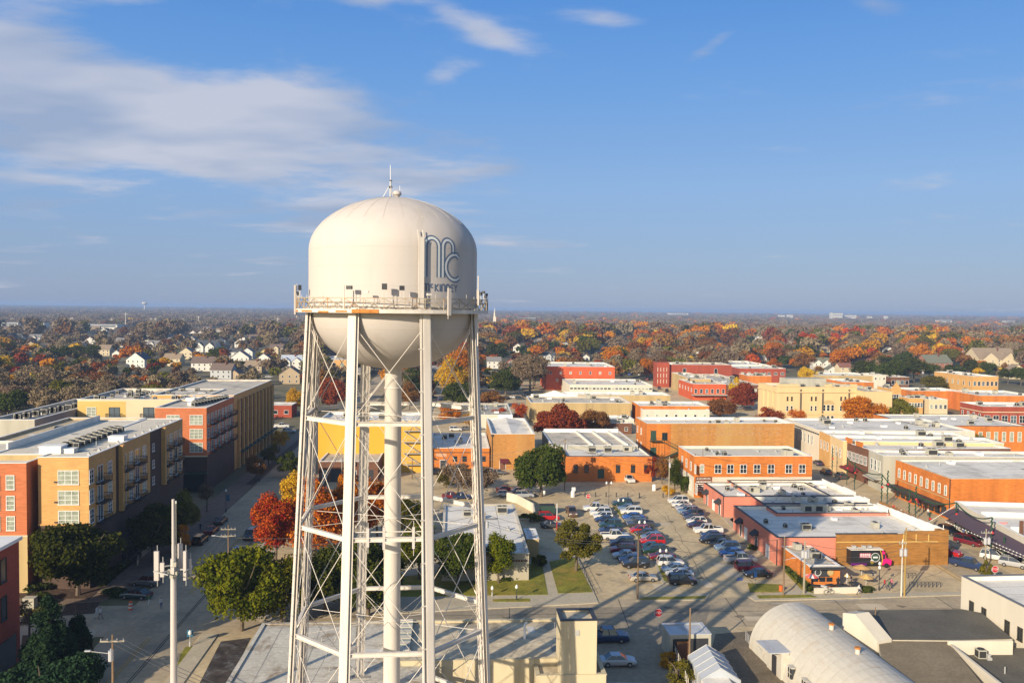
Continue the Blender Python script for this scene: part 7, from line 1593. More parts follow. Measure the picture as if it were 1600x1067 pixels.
T('maple', 'red and orange maple seen between the left tower legs', (492, 872), 15.5, 12, 'red', 11000, nl=22, bottom=.15)
T('maple', 'orange yellow maple crown in front of the brown brick annex', (455, 838), 13.0, 9.0, 'yellow', 8000, nl=16, bottom=.2)
T('maple', 'orange maple between the front left leg and the riser pipe', (548, 852), 14, 10, 'orange', 9000, nl=18, bottom=.2)
T('maple', 'orange and yellow maple just left of the riser pipe', (590, 850), 13, 9, 'orange', 8000, nl=18, bottom=.2)
T('live_oak', 'round live oak just right of the riser pipe', (632, 848), 9.5, 8.5, 'oak', 7000, bottom=.15)
T('live_oak', 'live oak between riser pipe and front right leg', (655, 905), 10, 8, 'oak', 7000, bottom=.15)
T('live_oak', 'live oak in front of the long low hall, left one', (716, 916), 9.6, 9.5, 'dkoak', 9000, nl=18, bottom=.18)
T('live_oak', 'live oak in front of the long low hall, right one', (779, 912), 9.4, 7.0, 'oak', 7000, nl=16, bottom=.18)
T('lawn_tree', 'open crowned olive tree standing alone on the corner lawn by the car park', (900, 893), 9.2, 9.8, 'olive', 6500, nl=24, bottom=.28, lobe=.33)
T('live_oak', 'large dark live oak beside the tall plain brick block', (846, 776), 13.5, 14.5, 'dkoak', 14000, nl=26, bottom=.18)
T('red_oak', 'wide dark red oak in front of the tan corrugated warehouse', (872, 694), 13.6, 18.5, 'dkred', 14000, nl=28, bottom=.15)
T('red_oak', 'brownish oak right of the wide dark red oak', (928, 680), 9.5, 12, 'rust', 7000, nl=18, bottom=.2)
T('plum_tree', 'purple red small tree at the corner of the arched brick building', (1018, 752), 7.0, 4.6, 'dkred', 3500, bottom=.15)
T('small_tree', 'small rust orange tree beside the purple one', (1034, 756), 7.6, 4.2, 'rust', 3500, bottom=.12)
T('cypress', 'tall dark green cypress at the fire stair', (1054, 764), 9.0, 3.6, 'dkoak', 4000, bottom=.05, lobe=.5)
T('cypress', 'short dark green cypress by the white painted ground floor', (1071, 771), 5.0, 3.0, 'dkoak', 3000, bottom=.05, lobe=.5)
T('bush', 'yellow green shrub at the lot corner beside the pole', (1040, 768), 1.8, 2.6, 'yellow', 900, bottom=0, cat='shrub')
T('bush', 'orange shrub in the strip beside the pole', (1047, 774), 1.8, 2.8, 'yellow', 900, bottom=0, cat='shrub')
T('shade_tree', 'large dark tree shading the courtyard of the near left apartments', (122, 930), 12.5, 14.0, 'dkoak', 13000, nl=26, bottom=.18)
T('shade_tree', 'dark tree against the foot of the tan apartment block', (238, 880), 10.5, 9.5, 'dkoak', 8000, nl=18, bottom=.12)
T('shade_tree', 'tree with brownish edge near the lobby corner of the apartments', (286, 846), 10, 7.5, 'olive', 6000, nl=16, bottom=.12)
T('small_tree', 'small orange tree behind the cell mast', (276, 864), 5.5, 6.0, 'orange', 3000, nl=14, bottom=.2)
T('pine_tree', 'dark pine in the planting at the lower left corner', (78, 1062), 11.5, 9, 'pine', 9000, nl=26, lobe=.28, aspect=1.5, shape='cone', bottom=.05, limbs=0)
T('pine_tree', 'second dark pine nearer the street, lower left', (118, 1038), 9.5, 6.5, 'pine', 7000, nl=22, lobe=.28, aspect=1.5, shape='cone', bottom=.05, limbs=0)
T('hedge', 'dense dark hedge below the pines at the bottom edge', (60, 1092), 4.6, 12, 'pine', 6000, nl=20, bottom=0, cat='hedge', limbs=0)
T('hedge', 'dark evergreen bush between hedge and street', (118, 1075), 4.5, 8, 'pine', 5000, nl=14, bottom=0, cat='hedge', limbs=0)
T('bare_tree', 'small leafless tree in a mulch bed by the red brick corner', (46, 1002), 5.6, 4.6, 'bare', 260, nl=10, bottom=.3, aspect=3.0, leaf=.14, limbs=9)
T('street_tree', 'rust coloured street tree in front of the far tan apartments', (399, 752), 7.0, 6.0, 'rust', 3500, nl=14, bottom=.2)
T('street_tree', 'leafless street tree by the apartment lobby', (323, 800), 6.5, 4.6, 'bare', 700, nl=12, bottom=.25, aspect=2.2, limbs=9)
T('street_tree', 'green and brown street tree in the planting strip', (420, 728), 7.0, 6.0, 'olive', 3500, nl=14, bottom=.2)
T('street_tree', 'yellow brown street tree farther along the left street', (437, 706), 7.5, 6.0, 'yellow', 3500, nl=14, bottom=.2)
T('street_tree', 'dark street tree by the depot end of the left street', (452, 745), 7.0, 8.0, 'dkoak', 4000, nl=14, bottom=.15)
T('bare_tree', 'leafless spreading tree by the lot behind the tower', (740, 785), 9, 12, 'bare', 2600, nl=22, bottom=.25, aspect=2.5, leaf=.2, limbs=10)
T('bare_tree', 'leafless tree before the low brick annex', (715, 770), 8, 9, 'bare', 1600, nl=18, bottom=.25, aspect=2.5, leaf=.2, limbs=10)
T('small_tree', 'small olive tree on the lot behind the tower', (697, 762), 4.5, 5.5, 'olive', 2500, bottom=.1)
T('maple', 'bright orange maple behind the pale shop row by the courthouse', (1350, 671), 13.5, 17.5, 'orange', 12000, nl=26, bottom=.12)
T('street_tree', 'yellow brown tree right of the orange maple on the square', (1400, 664), 12.5, 15, 'olive', 7000, nl=22, bottom=.15)
T('street_tree', 'dark red tree left of the courthouse', (1160, 640), 13.5, 15, 'dkred', 9000, nl=22, bottom=.12)
T('street_tree', 'olive yellow tree among the dark red ones at the square', (1148, 632), 14, 9, 'yellow', 4000, nl=16, bottom=.15)
T('street_tree', 'dark red and green tree at the courthouse corner', (1203, 674), 10, 12, 'dkred', 8000, nl=20, bottom=.12)
T('small_tree', 'small red tree in front of the courthouse', (1245, 673), 8.5, 9, 'red', 4000, bottom=.12)
T('street_tree', 'rusty red tree behind the long orange building', (1125, 652), 8.5, 15, 'rust', 5000, bottom=.1)
T('olive_tree', 'olive green tree beside the white windowed brick building', (1492, 716), 8.5, 12, 'olive', 7000, nl=20, bottom=.1)
T('olive_tree', 'sparse olive brown tree in front of the white windowed brick building', (1535, 716), 7.5, 13, 'olive', 4500, nl=20, bottom=.1)
T('olive_tree', 'bare brown tree behind the pale shop row', (1440, 712), 8.5, 8, 'rust', 3000, bottom=.1)
T('small_tree', 'orange roadside tree before the red warehouse row', (705, 660), 7.5, 12, 'orange', 4000, bottom=.1)
T('small_tree', 'yellow green tree under the tower brace', (734, 668), 6.0, 8, 'yellow', 3000, bottom=.1)
T('bush', 'bright red bush behind the white ridged roof', (812, 662), 9.5, 8, 'red', 3500, bottom=.1, cat='shrub')
T('bush', 'low red hedge tree left of the bright red bush', (780, 662), 7, 8, 'red', 2500, bottom=.1, cat='shrub')
T('small_tree', 'orange brown tree by the far car park', (768, 636), 8, 14, 'rust', 4000, bottom=.1)
T('live_oak', 'dark green oak left of the far car park', (720, 636), 12, 19, 'dkoak', 7000, nl=22, bottom=.1)
T('elm', 'tall green and yellow elm seen through the right tower legs', (705, 622), 21, 17, 'yellow', 9000, nl=26, bottom=.12)
T('elm', 'orange crowned elm behind the yellow one', (715, 602), 24, 22, 'orange', 9000, nl=26, bottom=.15)
T('live_oak', 'broad green tree right of the tower behind the poles', (790, 618), 14, 20, 'dkoak', 8000, nl=24, bottom=.1)
T('bare_tree', 'tall grey leafless tree left of the three storey red building', (828, 612), 21, 24, 'bare', 6500, nl=30, bottom=.15, aspect=2.2, leaf=.35, limbs=10)
T('small_tree', 'vivid orange tree left of the red corner tower', (1010, 592), 15, 15, 'orange', 6000, nl=20, bottom=.1)
T('small_tree', 'small vivid orange tree behind the dark red brick building', (1209, 583), 13, 12, 'orange', 4500, bottom=.1)
T('small_tree', 'golden green tree on the roofs behind the courthouse', (1261, 605), 14, 13, 'yellow', 5000, bottom=.1)
T('elm', 'yellow green tree left of the farthest golden stone building', (1462, 612), 9.5, 20, 'olive', 5500, bottom=.1)
T('maple', 'red leaved tree seen just right of the left tower legs', (520, 640), 15, 16, 'dkred', 7000, nl=20, bottom=.1)
T('maple', 'yellow orange tree in front of the brick depot', (460, 645), 11, 9, 'yellow', 5000, bottom=.1)
T('small_tree', 'rust tree between riser and front right leg', (640, 640), 13, 11, 'rust', 5000, bottom=.1)
T('live_oak', 'green tree right behind the riser pipe', (640, 628), 15, 14, 'dkoak', 6000, bottom=.1)
# tall grass by the tent and fence
for (x, y, l, h, wd, k) in ((1060, 1066, 'tall yellow reeds beside the tent shelter', 3.0, 5, 'olive'), (1048, 1040, 'straggly green weeds along the street fence', 2.0, 3.2, 'yellow'), (1366, 1022, 'brown vine climbing the thin pole', 5.0, 1.0, 'bare'), (1540, 905, 'green vine around the pole near the stop sign', 3.6, 2.4, 'olive'), (1176, 858, 'low shrub at the pink wall', .9, 2.2, 'shrub'), (60, 940, 'dark shrub in the shaded courtyard', 1.4, 4, 'shrub'), (560, 935, 'shrubs by the lawn', 1.5, 4, 'shrub'), (790, 903, 'low hedge by the church hall wall', 1.2, 6, 'shrub'), (745, 905, 'dark hedge under the church hall oaks', 1.3, 7, 'shrub'), (842, 884, 'shrub at the end of the church hall walk', 2.4, 3, 'oak'), (176, 930, 'grey green agave bed at the street corner', 1.0, 5, 'shrub'), (828, 815, 'shrub behind the white lot wall', 2.2, 6, 'olive')):
    T('shrub', l, (x, y), h, wd, k, 1100, bottom=0, cat='shrub', nl=9, limbs=3)
def hedge_line(label, a, b, wd, h):
    A, B = P(*a), P(*b); n = int((B - A).length * 60); rs = np.random.RandomState(5); t = rs.rand(n); d = np.array((B - A)); nn = np.array([-d[1], d[0], 0]) / np.linalg.norm(d)
    p = t[:, None] * d + nn * (rs.rand(n) - .5)[:, None] * wd; p[:, 2] = rs.rand(n) ** .5 * h; a_ = rs.normal(size=(n, 3)) * .16; b_ = rs.normal(size=(n, 3)) * .16
    co = np.stack([p - a_, p - b_, p + a_, p + b_], 1).reshape(-1, 3); root = thing('hedge', label, 'hedge', A); link('foliage', raw_mesh('foliage', co, np.arange(n * 4).reshape(n, 4), [LM['shrub']]), root)
hedge_line('clipped green hedge along the apartment ramp', (158, 918), (200, 882), 1.2, 1.0)
hedge_line('low hedge along the diner side wall', (1228, 890), (1268, 926), 1.0, .8)
hedge_line('dark shrubs at the foot of the near apartment wall', (40, 928), (150, 905), 2.0, 1.2)

# ---------------------------------------------------------------- houses
HOUSES = [  # centre px, base py, width px, wall, roof, style, label
 (345, 592, 33, 'lg', 'bn', 's', 'pale grey two storey house with brown hipped roof just above the apartment roof'),
 (366, 592, 16, 'tn', 'bn', 'g', 'narrow tan house behind the pale grey two storey one'),
 (315, 580, 33, 'wh', 'bn', 's', 'white house with wide brown roof left of the pale grey two storey house'),
 (212, 574, 30, 'wh', 'bl', 'g', 'white gabled house with dark blue roof and brick chimney'),
 (182, 558, 14, 'wh', 'gy', 'g', 'small bright white gable among the trees, left'),
 (189, 542, 20, 'wh', 'gy', 'd', 'tall white house with twin gables'),
 (158, 556, 24, 'cr', 'tn', 's', 'low cream house left of the small white gable'),
 (96, 554, 13, 'wh', 'gy', 'g', 'white gable beside a dark oak, far left'),
 (53, 535, 18, 'wh', 'gy', 'd', 'white house with two roofs near the far left edge'),
 (35, 532, 10, 'wh', 'gy', 'g', 'tiny white gable at the far left'),
 (75, 548, 14, 'tn', 'tn', 's', 'tan house left of the dark oak'),
 (21, 560, 12, 'cr', 'gy', 'g', 'cream cottage at the left picture edge'),
 (138, 532, 20, 'cr', 'tn', 'g', 'cream house with tan gable, far left middle'),
 (238, 546, 18, 'wh', 'gy', 'd', 'white house with busy roofline near the centre of the left suburb'),
 (266, 533, 14, 'lg', 'gy', 's', 'grey house far back in the left suburb'),
 (272, 552, 15, 'ye', 'gn', 'g', 'yellow cottage with green roof'),
 (290, 561, 20, 'cr', 'gy', 'g', 'cream cottage with grey gable near the middle of the left suburb'),
 (268, 572, 26, 'cr', 'tn', 's', 'long cream house with tan roof'),
 (320, 550, 33, 'wh', 'dk', 'd', 'large white house with porch and dark mansard roof'),
 (299, 537, 12, 'wh', 'gy', 'g', 'small white house left of the mansard house'),
 (344, 540, 16, 'wh', 'rb', 'g', 'white house with red brown roof'),
 (375, 543, 17, 'wh', 'tn', 't', 'white church like house with a short square tower'),
 (413, 555, 12, 'ye', 'tn', 'g', 'pale yellow cottage left of the tower'),
 (431, 553, 20, 'cr', 'bn', 'd', 'cream house with brown gables left of the tower'),
 (374, 570, 28, 'wh', 'gy', 'g', 'white gabled duplex in the second row'),
 (411, 572, 22, 'wh', 'dk', 'g', 'white house with dark steep roof in the second row'),
 (455, 577, 33, 'wh', 'pb', 'd', 'white house with pale blue metal roof and dormer'),
 (452, 600, 32, 'tn', 'gy', 'g', 'plain tan gabled house below the blue roofed one'),
 (395, 585, 28, 'tn', 'tn', 's', 'long low tan roofed house beside the far street'),
 (679, 594, 28, 'wh', 'gy', 's', 'white house partly behind the front right tower leg'),
 (772, 576, 22, 'wh', 'gy', 's', 'white house right of the tower among bare trees'),
 (799, 574, 16, 'wh', 'rd', 'g', 'white house with bright red roof right of the tower'),
 (809, 594, 11, 'wh', 'gy', 'g', 'small white shed like house near the tall bare tree'),
 (803, 610, 24, 'bg', 'rb', 's', 'blue grey bungalow with red brown roof left of the red building'),
 (858, 566, 18, 'lg', 'dk', 'd', 'grey house with white porch above the red building'),
 (1187, 536, 18, 'wh', 'gy', 'g', 'white house far back among orange trees'),
 (1284, 578, 26, 'wh', 'gn', 'd', 'white house with grey green roof behind the square'),
 (1301, 584, 14, 'wh', 'gn', 'g', 'white gable in front of the grey green roofed house'),
 (1322, 586, 20, 'cr', 'rb', 's', 'cream house with red brown roof beside the white gable'),
 (1337, 583, 16, 'cr', 'tn', 'g', 'cream gabled house left of the dark evergreens'),
 (1353, 578, 22, 'cr', 'rb', 's', 'cream house with pinkish brown roof by the dark evergreens'),
 (1470, 578, 42, 'bk', 'gn', 's', 'large house with grey green hipped roof and brick chimneys'),
 (1562, 572, 62, 'cr', 'tn', 'd', 'very large tan roofed house with cream gables, right edge'),
 (1590, 592, 26, 'cr', 'tn', 'g', 'cream gabled house below the very large tan roofed one'),
 (1390, 556, 14, 'wh', 'gy', 'g', 'white house showing behind the dark evergreens'),
 (700, 545, 16, 'wh', 'gy', 'g', 'white house seen between the right tower legs'),
 (560, 590, 20, 'wh', 'gy', 's', 'white low roof under the tank between tower legs'),
]
HW = {'wh': (0.66, 0.64, 0.58), 'lg': (0.45, 0.46, 0.46), 'tn': (0.40, 0.31, 0.20), 'cr': (0.58, 0.49, 0.33), 'ye': (0.58, 0.46, 0.20), 'bg': (0.20, 0.25, 0.28), 'bk': (0.30, 0.14, 0.09)}
HR = {'bn': (0.17, 0.125, 0.10), 'bl': (0.06, 0.085, 0.12), 'gy': (0.22, 0.21, 0.20), 'tn': (0.29, 0.22, 0.15), 'gn': (0.17, 0.175, 0.13), 'dk': (0.075, 0.08, 0.09), 'rb': (0.22, 0.10, 0.075), 'pb': (0.42, 0.46, 0.52), 'rd': (0.38, 0.09, 0.06)}
HPOS = []
def gable(mb, x0, x1, y0, y1, z, rise, axis, t=.18, oh=.45):
    if axis == 'x':   # ridge along x
        ym = (y0 + y1) / 2
        for (ya, yb) in ((y0 - oh, ym), (y1 + oh, ym)):
            za = z - rise * oh / (ym - y0)
            mb.poly([(x0 - oh, ya, za), (x1 + oh, ya, za), (x1 + oh, yb, z + rise), (x0 - oh, yb, z + rise)]); mb.poly([(x0 - oh, ya, za - t), (x1 + oh, ya, za - t), (x1 + oh, yb, z + rise - t), (x0 - oh, yb, z + rise - t)][::-1]); mb.poly([(x0 - oh, ya, za - t), (x1 + oh, ya, za - t), (x1 + oh, ya, za), (x0 - oh, ya, za)])
    else:
        xm = (x0 + x1) / 2
        for (xa, xb) in ((x0 - oh, xm), (x1 + oh, xm)):
            za = z - rise * oh / (xm - x0)
            mb.poly([(xa, y0 - oh, za), (xa, y1 + oh, za), (xb, y1 + oh, z + rise), (xb, y0 - oh, z + rise)]); mb.poly([(xa, y0 - oh, za - t), (xa, y1 + oh, za - t), (xb, y1 + oh, z + rise - t), (xb, y0 - oh, z + rise - t)][::-1]); mb.poly([(xa, y0 - oh, za - t), (xb, y0 - oh, z + rise - t), (xb, y0 - oh, z + rise), (xa, y0 - oh, za)])
def house(px, py, wpx, wall, roof, style, label):
    p = P(px, py); wd = wpx * p.y / FPX; st2 = wd > 9; hw = 6.0 if st2 else 3.4; dp = max(8, wd * .8); rs = random.Random(int(px * 3 + py))
    HPOS.append((p.x, p.y, wd)); root = thing('house', label, 'house', (p.x - wd / 2, p.y, 0), R_(rs.uniform(-6, 8)))
    mw = M('house_wall_' + wall, HW[wall], var=.06); mr_ = M('shingle_roof_' + roof, HR[roof], var=.12, scale=.8, fine=.08)
    mb = MB(); mb.box(0, wd, 0, dp, 0, hw)
    rise = min(wd, dp) * .34
    if style == 's': mb.poly([(0, 0, hw), (0, dp, hw), (0, dp / 2, hw + rise)]); mb.poly([(wd, 0, hw), (wd, dp, hw), (wd, dp / 2, hw + rise)])
    else: mb.poly([(0, 0, hw), (wd, 0, hw), (wd / 2, 0, hw + wd * .36)]); mb.poly([(0, dp, hw), (wd, dp, hw), (wd / 2, dp, hw + wd * .36)])
    if style == 'd':
        mb = MB(); mb.box(0, wd, 0, dp, 0, hw); mb.poly([(0, 0, hw), (0, dp, hw), (0, dp / 2, hw + rise)]); mb.poly([(wd, 0, hw), (wd, dp, hw), (wd, dp / 2, hw + rise)])
        for x0 in ((wd * .05, wd * .55) if wpx > 25 else (wd * .3,)):
            x1 = x0 + wd * .4; mb.box(x0, x1, -1.6, 0, 0, hw); mb.poly([(x0, -1.6, hw), (x1, -1.6, hw), ((x0 + x1) / 2, -1.6, hw + wd * .17)])
    mb.build('wall', mw, root)
    mb = MB()
    if style == 's': gable(mb, 0, wd, 0, dp, hw, rise, 'x')
    elif style == 'd':
        gable(mb, 0, wd, 0, dp, hw, rise, 'x')
        for x0 in ((wd * .05, wd * .55) if wpx > 25 else (wd * .3,)): gable(mb, x0, x0 + wd * .4, -1.6, dp * .45, hw, wd * .17, 'y', oh=.3)
    else: gable(mb, 0, wd, 0, dp, hw, wd * .36, 'y')
    rf = mb.build('roof', mr_, root)
    if style == 't':
        mb = MB(); mb.box(wd * .7, wd * .95, -.5, 3, 0, hw + 5); mb.build('tower', mw, root); mb = MB(); mb.box(wd * .67, wd * .98, -.8, 3.3, hw + 5, hw + 5.4); mb.build('tower_roof', mr_, root)
    if roof in ('bl', 'gn', 'dk') or wpx > 24:
        mb = MB(); mb.box(wd * .6, wd * .6 + .9, dp * .35, dp * .35 + .9, hw, hw + rise + 1.0); mb.build('chimney', m_brn, rf)
    nx = max(2, min(5, int(wd / 3.2))); y_ = -1.62 if style == 'd' and False else 0
    for z in ((1.6, 4.4) if st2 else (1.7,)):
        for i in range(nx):
            x = wd * (i + .5) / nx
            yy = -1.62 if style == 'd' and ((wpx > 25 and (wd * .05 < x < wd * .45 or wd * .55 < x < wd * .95)) or (wpx <= 25 and wd * .3 < x < wd * .7)) else -.02
            key = ('hw',); 
            if key not in DC: mb = MB(); mb.box(-.5, .5, -.05, 0, -.7, .7); f_ = mb.mesh('window', m_white); mb = MB(); mb.box(-.4, .4, -.08, -.05, -.6, .6); DC[key] = (f_, mb.mesh('pane', m_glass))
            o = link('window', DC[key][0], root, (x, yy, z)); link('pane', DC[key][1], o)
_r = random.Random(4); _w = {'wh': 'white', 'cr': 'cream', 'lg': 'pale grey', 'tn': 'tan'}; _q = {'gy': 'grey', 'tn': 'tan', 'dk': 'dark', 'bn': 'brown', 'rb': 'reddish'}
_near = [(60, 'far left'), (150, 'left of the twin gabled house'), (235, 'behind the blue roofed house'), (300, 'left of the mansard house'), (360, 'left of the church like house'), (480, 'close to the water tower')]
_seen = {}
for k in range(46):
    px = 8 + k * 10.2 + _r.uniform(-3, 3); py = _r.choice([518, 522, 527, 533, 541, 549, 560]); wv = _r.choice(['wh', 'wh', 'wh', 'cr', 'lg', 'tn']); rv = _r.choice(list(_q)); st = _r.choice('gsd')
    if any(abs(px - h[0]) < (h[2] + 12) / 2 and abs(py - h[1]) < 9 for h in HOUSES): continue
    where = next(n for x, n in _near if px < x); lab = '%s %s %s house, %s roof, %s row, %s' % ('tiny' if py < 530 else 'small', _w[wv], {'g': 'gabled', 's': 'long', 'd': 'dormered'}[st], _q[rv], 'back' if py < 530 else 'middle', where)
    if lab in _seen: continue
    _seen[lab] = 1; HOUSES.append((px, py, _r.uniform(9, 13) if py < 530 else _r.uniform(12, 19), wv, rv, st, lab))
_right = [(560, 'left behind the tank'), (800, 'just right of the tower'), (960, 'behind the three storey red building'), (1180, 'behind the red corner tower'), (1400, 'behind the courthouse'), (1700, 'far right')]
for k in range(44):
    px = 480 + k * 25.5 + _r.uniform(-9, 9); py = _r.choice([520, 528, 537, 548, 560]) + (px - 480) * .008; wv = _r.choice(['wh', 'cr', 'lg', 'tn']); rv = _r.choice(list(_q)); st = _r.choice('gsd')
    if 480 < px < 745 and py < 550: continue
    if any(abs(px - h[0]) < (h[2] + 12) / 2 and abs(py - h[1]) < 12 for h in HOUSES): continue
    where = next(n for x, n in _right if px < x); lab = '%s %s %s house, %s roof, %s' % ('tiny' if py < 534 else 'small', _w[wv], {'g': 'gabled', 's': 'long', 'd': 'dormered'}[st], _q[rv], where)
    if lab in _seen: continue
    _seen[lab] = 1; HOUSES.append((px, py, _r.uniform(9, 12) if py < 534 else _r.uniform(11, 16), wv, rv, st, lab))
for hh in HOUSES: house(*hh)

# ---------------------------------------------------------------- the wooded suburb
rs = np.random.RandomState(11)
def ok_place(x, y):
    px = 800 + FPX * x / y; py = 484 + .0107 * (px - 800) + HC * FPX / y     # where its foot shows
    xs = [-200, 0, 395, 400, 470, 472, 500, 690, 700, 850, 860, 965, 970, 1030, 1035, 1140, 1145, 1250, 1255, 1400, 1500, 1800]
    ys = [668, 668, 668, 604, 604, 615, 632, 632, 622, 608, 596, 596, 596, 592, 591, 588, 579, 581, 588, 592, 594, 600]
    if py > np.interp(px, xs, ys): return False
    if abs(x - zc(y)) < 9 and y < 700: return False
    if 78 - y * .02 - 8 < x < 90 - y * .02 + 8 and y < 520: return False
    for hx, hy, hw_ in HPOS:
        if hy - min(hy * .08, 60) < y < hy + hw_ + 2 and abs(x / y - hx / hy) * y < hw_ / 2 + 3: return False
        if hy < y < hy + hw_ * .9 and abs(x - hx) < hw_ / 2 + 4: return False
    return True
KP = {'L': dict(bare=.55, olive=.11, rust=.14, dkoak=.08, yellow=.05, dkred=.03, orange=.04), 'R': dict(bare=.36, olive=.10, rust=.14, orange=.15, yellow=.08, red=.05, dkred=.06, dkoak=.06)}
def kind_at(x, y, r):
    side = 'L' if x / y < -.09 + .03 * math.sin(y * .01) else 'R'
    n = (math.sin(x * .021 + 1.3) + math.sin(y * .017 + x * .009) + math.sin(x * .047 - y * .031)) * .16
    if side == 'R' and y > 1150: r = r * (.80 if y < 1700 else .62)
    if side == 'L' and y > 900: r = r * .72
    if y > 2600: r = r * .8
    if y > 800 and r > .5: r = r * .93
    u = min(max(r + n * .6, 0), .999); acc = 0
    for k, v in KP[side].items():
        acc += v
        if u < acc: return k
    return 'bare'
def low_scale(x, y):     # garden trees before a house are small ones, and scrub grows round the warehouses
    if x / y < -.26 and 1180 < y < 1720: return .33
    for hx, hy, hw_ in HPOS:
        if hy * .55 < y < hy and abs(x / y - hx / hy) * y < hw_ / 2 + 3: return .42 if y > hy * .75 else .6
    return 1.0
pts = []
Y = 285.0
while Y < 1400:
    sp = 10.5 + (Y - 285) * .014; nX = int(1.26 * Y / sp) + 4
    for i in range(nX):
        x = -.63 * Y + sp * i + rs.uniform(-.45, .45) * sp; y = Y + rs.uniform(-.45, .45) * sp
        if ok_place(x, y): pts.append((x, y, low_scale(x, y) * rs.uniform(.75, 1.25) * (1 + min(max(Y - 300, 0) / 650, 1.0)), kind_at(x, y, rs.rand())))
    Y += sp
pts.sort(key=lambda p: -p[2] / p[1])
PROTO = {}
def far_proto(kind, v, n, leaf, H=11.5, Wd=11.0):
    key = (kind, v, n)
    if key in PROTO: return PROTO[key]
    sd = v * 17 + len(kind) * 5 + 3
    kw = dict(nl=13, lobe=.45)
    if kind == 'bare': kw = dict(nl=16, lobe=.40, aspect=1.7)
    co, q = leaves(sd, n, Wd / 2, H * .42, H * .56, leaf, **kw)
    cm = raw_mesh('crown', co, q, [LM[kind]]); tm = trunk_mb(sd, H, .28, Wd * .42, 5, sides=5).mesh('trunk', m_bark)
    PROTO[key] = (tm, cm, co, q); return PROTO[key]
TL = {'bare': 'leafless grey brown tree in the wooded suburb', 'rust': 'rust brown tree in the wooded suburb', 'olive': 'olive green tree in the wooded suburb', 'dkoak': 'dark evergreen tree in the wooded suburb', 'orange': 'orange autumn tree in the wooded suburb', 'yellow': 'yellow autumn tree in the wooded suburb', 'red': 'bright red autumn tree in the wooded suburb', 'dkred': 'dark red autumn tree in the wooded suburb'}
# a band of tall dark evergreens stands behind the right part of town
extra = [(P(x, y).x, P(x, y).y, s, 'dkoak') for x, y, s in ((1350, 600, 1.5), (1375, 602, 1.6), (1402, 600, 1.7), (1428, 598, 1.7), (1452, 595, 1.3), (1490, 592, 1.2), (1515, 590, 1.2), (1545, 590, 1.2), (1225, 575, 1.2), (1240, 574, 1.2), (95, 570, 1.5), (120, 566, 1.5), (145, 568, 1.4), (340, 565, 1.5), (1385, 585, 1.5), (1412, 583, 1.6), (1575, 600, 1.2), (1595, 603, 1.2))]
ZN = ['at the far left edge of the wood', 'behind the low grey apartment wing', 'behind the yellow stucco apartment wing', 'beyond the far tan apartments', 'left behind the water tower', 'just right of the water tower', 'behind the three storey red building', 'behind the red corner tower', 'behind the cream courthouse', 'at the far right edge of the wood']
ind = extra + pts[:258]
for i, (x, y, s, k) in enumerate(ind):
    tm, cm, _, _ = far_proto(k, i % 3, 3200, .24)
    side = 'left of the tower' if x / y < -.18 else ('right of the tower' if x / y < .2 else 'behind the right half of downtown')
    near = 'near edge' if y < 420 else 'deeper part'; q_ = int((x / y + .62) / .124); zone = ZN[max(0, min(9, q_))]; dq = 'nearest' if y < 330 else ('near' if y < 380 else ('mid distance' if y < 450 else 'farther'))
    r = thing('evergreen_tree' if k == 'dkoak' else 'suburb_tree', TL[k].replace('tree in the wooded suburb', 'tree, %s, %s' % (dq, zone)), 'tree', (x, y, 0), rs.uniform(0, 6.28), TL[k].replace('tree in', 'trees in') + ', ' + dq + ', ' + zone)
    r.scale = (s, s, s ** .8 * rs.uniform(.85, 1.1)); link('trunk', tm, r); link('crown', cm, r)
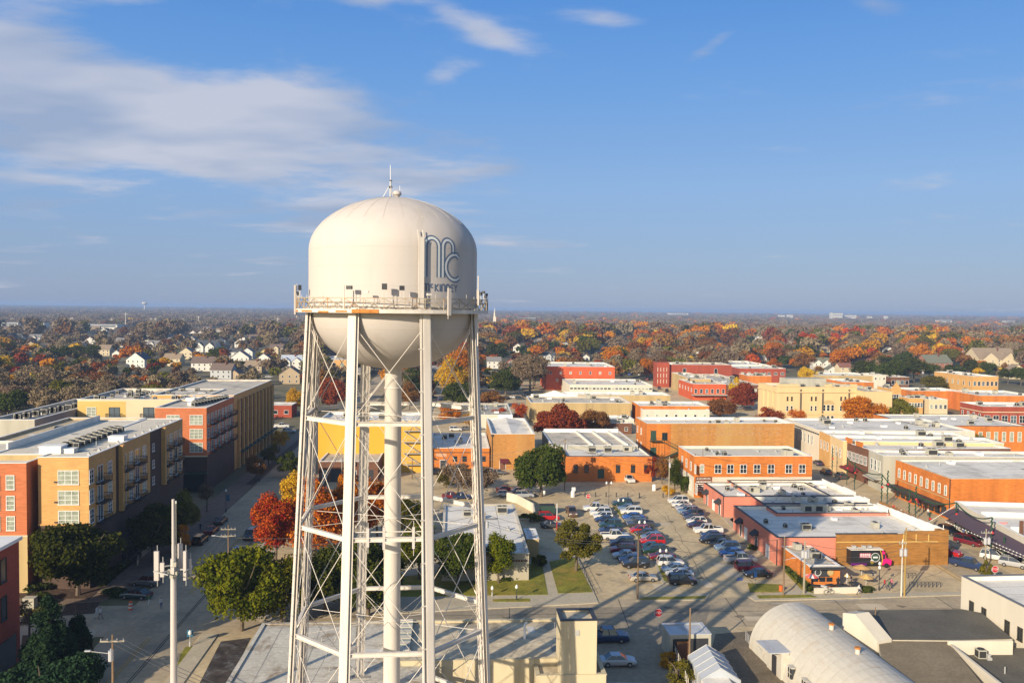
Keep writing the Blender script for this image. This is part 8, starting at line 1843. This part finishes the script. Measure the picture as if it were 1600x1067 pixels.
def scatter(name, label, P_, proto_meshes, cat='tree'):
    """one object: a mesh of points that carries instances of a tree shape"""
    me = bpy.data.meshes.new(name); n = len(P_); me.vertices.add(n); me.vertices.foreach_set('co', np.array([(a, b, 0) for a, b, s in P_], dtype=np.float32).ravel())
    at = me.attributes.new('sc', 'FLOAT', 'POINT'); at.data.foreach_set('value', np.array([s for a, b, s in P_], dtype=np.float32))
    o = bpy.data.objects.new(name, me); COL.objects.link(o); o['kind'] = 'stuff'; o['label'] = label; o['category'] = cat
    src = bpy.data.objects.new(name + '_source', proto_meshes)
    g = bpy.data.node_groups.new(name, 'GeometryNodeTree'); g.interface.new_socket('Geometry', in_out='INPUT', socket_type='NodeSocketGeometry'); g.interface.new_socket('Geometry', in_out='OUTPUT', socket_type='NodeSocketGeometry')
    gi = g.nodes.new('NodeGroupInput'); go = g.nodes.new('NodeGroupOutput'); ip = g.nodes.new('GeometryNodeInstanceOnPoints'); oi = g.nodes.new('GeometryNodeObjectInfo'); oi.inputs['Object'].default_value = src
    rv = g.nodes.new('FunctionNodeRandomValue'); rv.data_type = 'FLOAT_VECTOR'; rv.inputs[1].default_value = (0, 0, 6.283); rv.inputs[0].default_value = (0, 0, 0)
    na = g.nodes.new('GeometryNodeInputNamedAttribute'); na.data_type = 'FLOAT'; na.inputs[0].default_value = 'sc'
    g.links.new(gi.outputs[0], ip.inputs['Points']); g.links.new(oi.outputs['Geometry'], ip.inputs['Instance']); g.links.new(rv.outputs[0], ip.inputs['Rotation']); g.links.new(na.outputs[0], ip.inputs['Scale']); g.links.new(ip.outputs[0], go.inputs[0])
    md = o.modifiers.new('scatter', 'NODES'); md.node_group = g; return o
def merged(kind, v, n, leaf, H=11.5, Wd=11.0, trees=1, spread=0):
    """tree (or clump of trees) as one mesh with trunk and crown"""
    cos, qs, mi, off = [], [], [], 0; r_ = np.random.RandomState(v * 7 + 1)
    for t in range(trees):
        co, q = leaves(v * 17 + t * 3 + len(kind), n, Wd / 2, H * .42, H * .56, leaf, nl=12, lobe=.45, aspect=1.6 if kind == 'bare' else 1.0)
        co = co * r_.uniform(.8, 1.2) + np.array([r_.uniform(-spread, spread), r_.uniform(-spread, spread), 0]); cos.append(co); qs.append(q + off); mi.append(np.zeros(len(q))); off += len(co)
    return raw_mesh('tree', np.concatenate(cos), np.concatenate(qs), [LM[kind]], np.concatenate(mi))
byk = {}
for j, (x, y, s, k) in enumerate(pts[258:]): byk.setdefault((k, j % 2), []).append((x, y, s))
for (k, v), L_ in byk.items(): scatter('wooded_suburb_trees', TL[k].replace('tree in', 'trees massed in'), L_, merged(k, v, 700, .5))
far = {}; Y = 1400.0
while Y < 11000:
    sp = 24 + (Y - 1400) * .012; nX = int(1.28 * Y / sp) + 4
    for i in range(nX):
        x = -.64 * Y + sp * i + rs.uniform(-.5, .5) * sp; y = Y + rs.uniform(-.5, .5) * sp
        k = kind_at(x, y, rs.rand()); far.setdefault(k, []).append((x, y, (.35 if x / y < -.26 and y < 1720 else 1) * rs.uniform(.75, 1.25) * (1 + (Y - 1400) / 4500)))
    Y += sp * .95
for k, L_ in far.items(): scatter('distant_woods', TL[k].replace('tree in the wooded suburb', 'woods stretching to the horizon'), L_, merged(k, 5, 110, 1.3, 12, 14, 4, 11))
T('planter_shrub', 'green planter shrub at the right end of the patio', (1356, 924), 1.0, 3.2, 'shrub', 900, bottom=0, cat='shrub', nl=8, limbs=3)
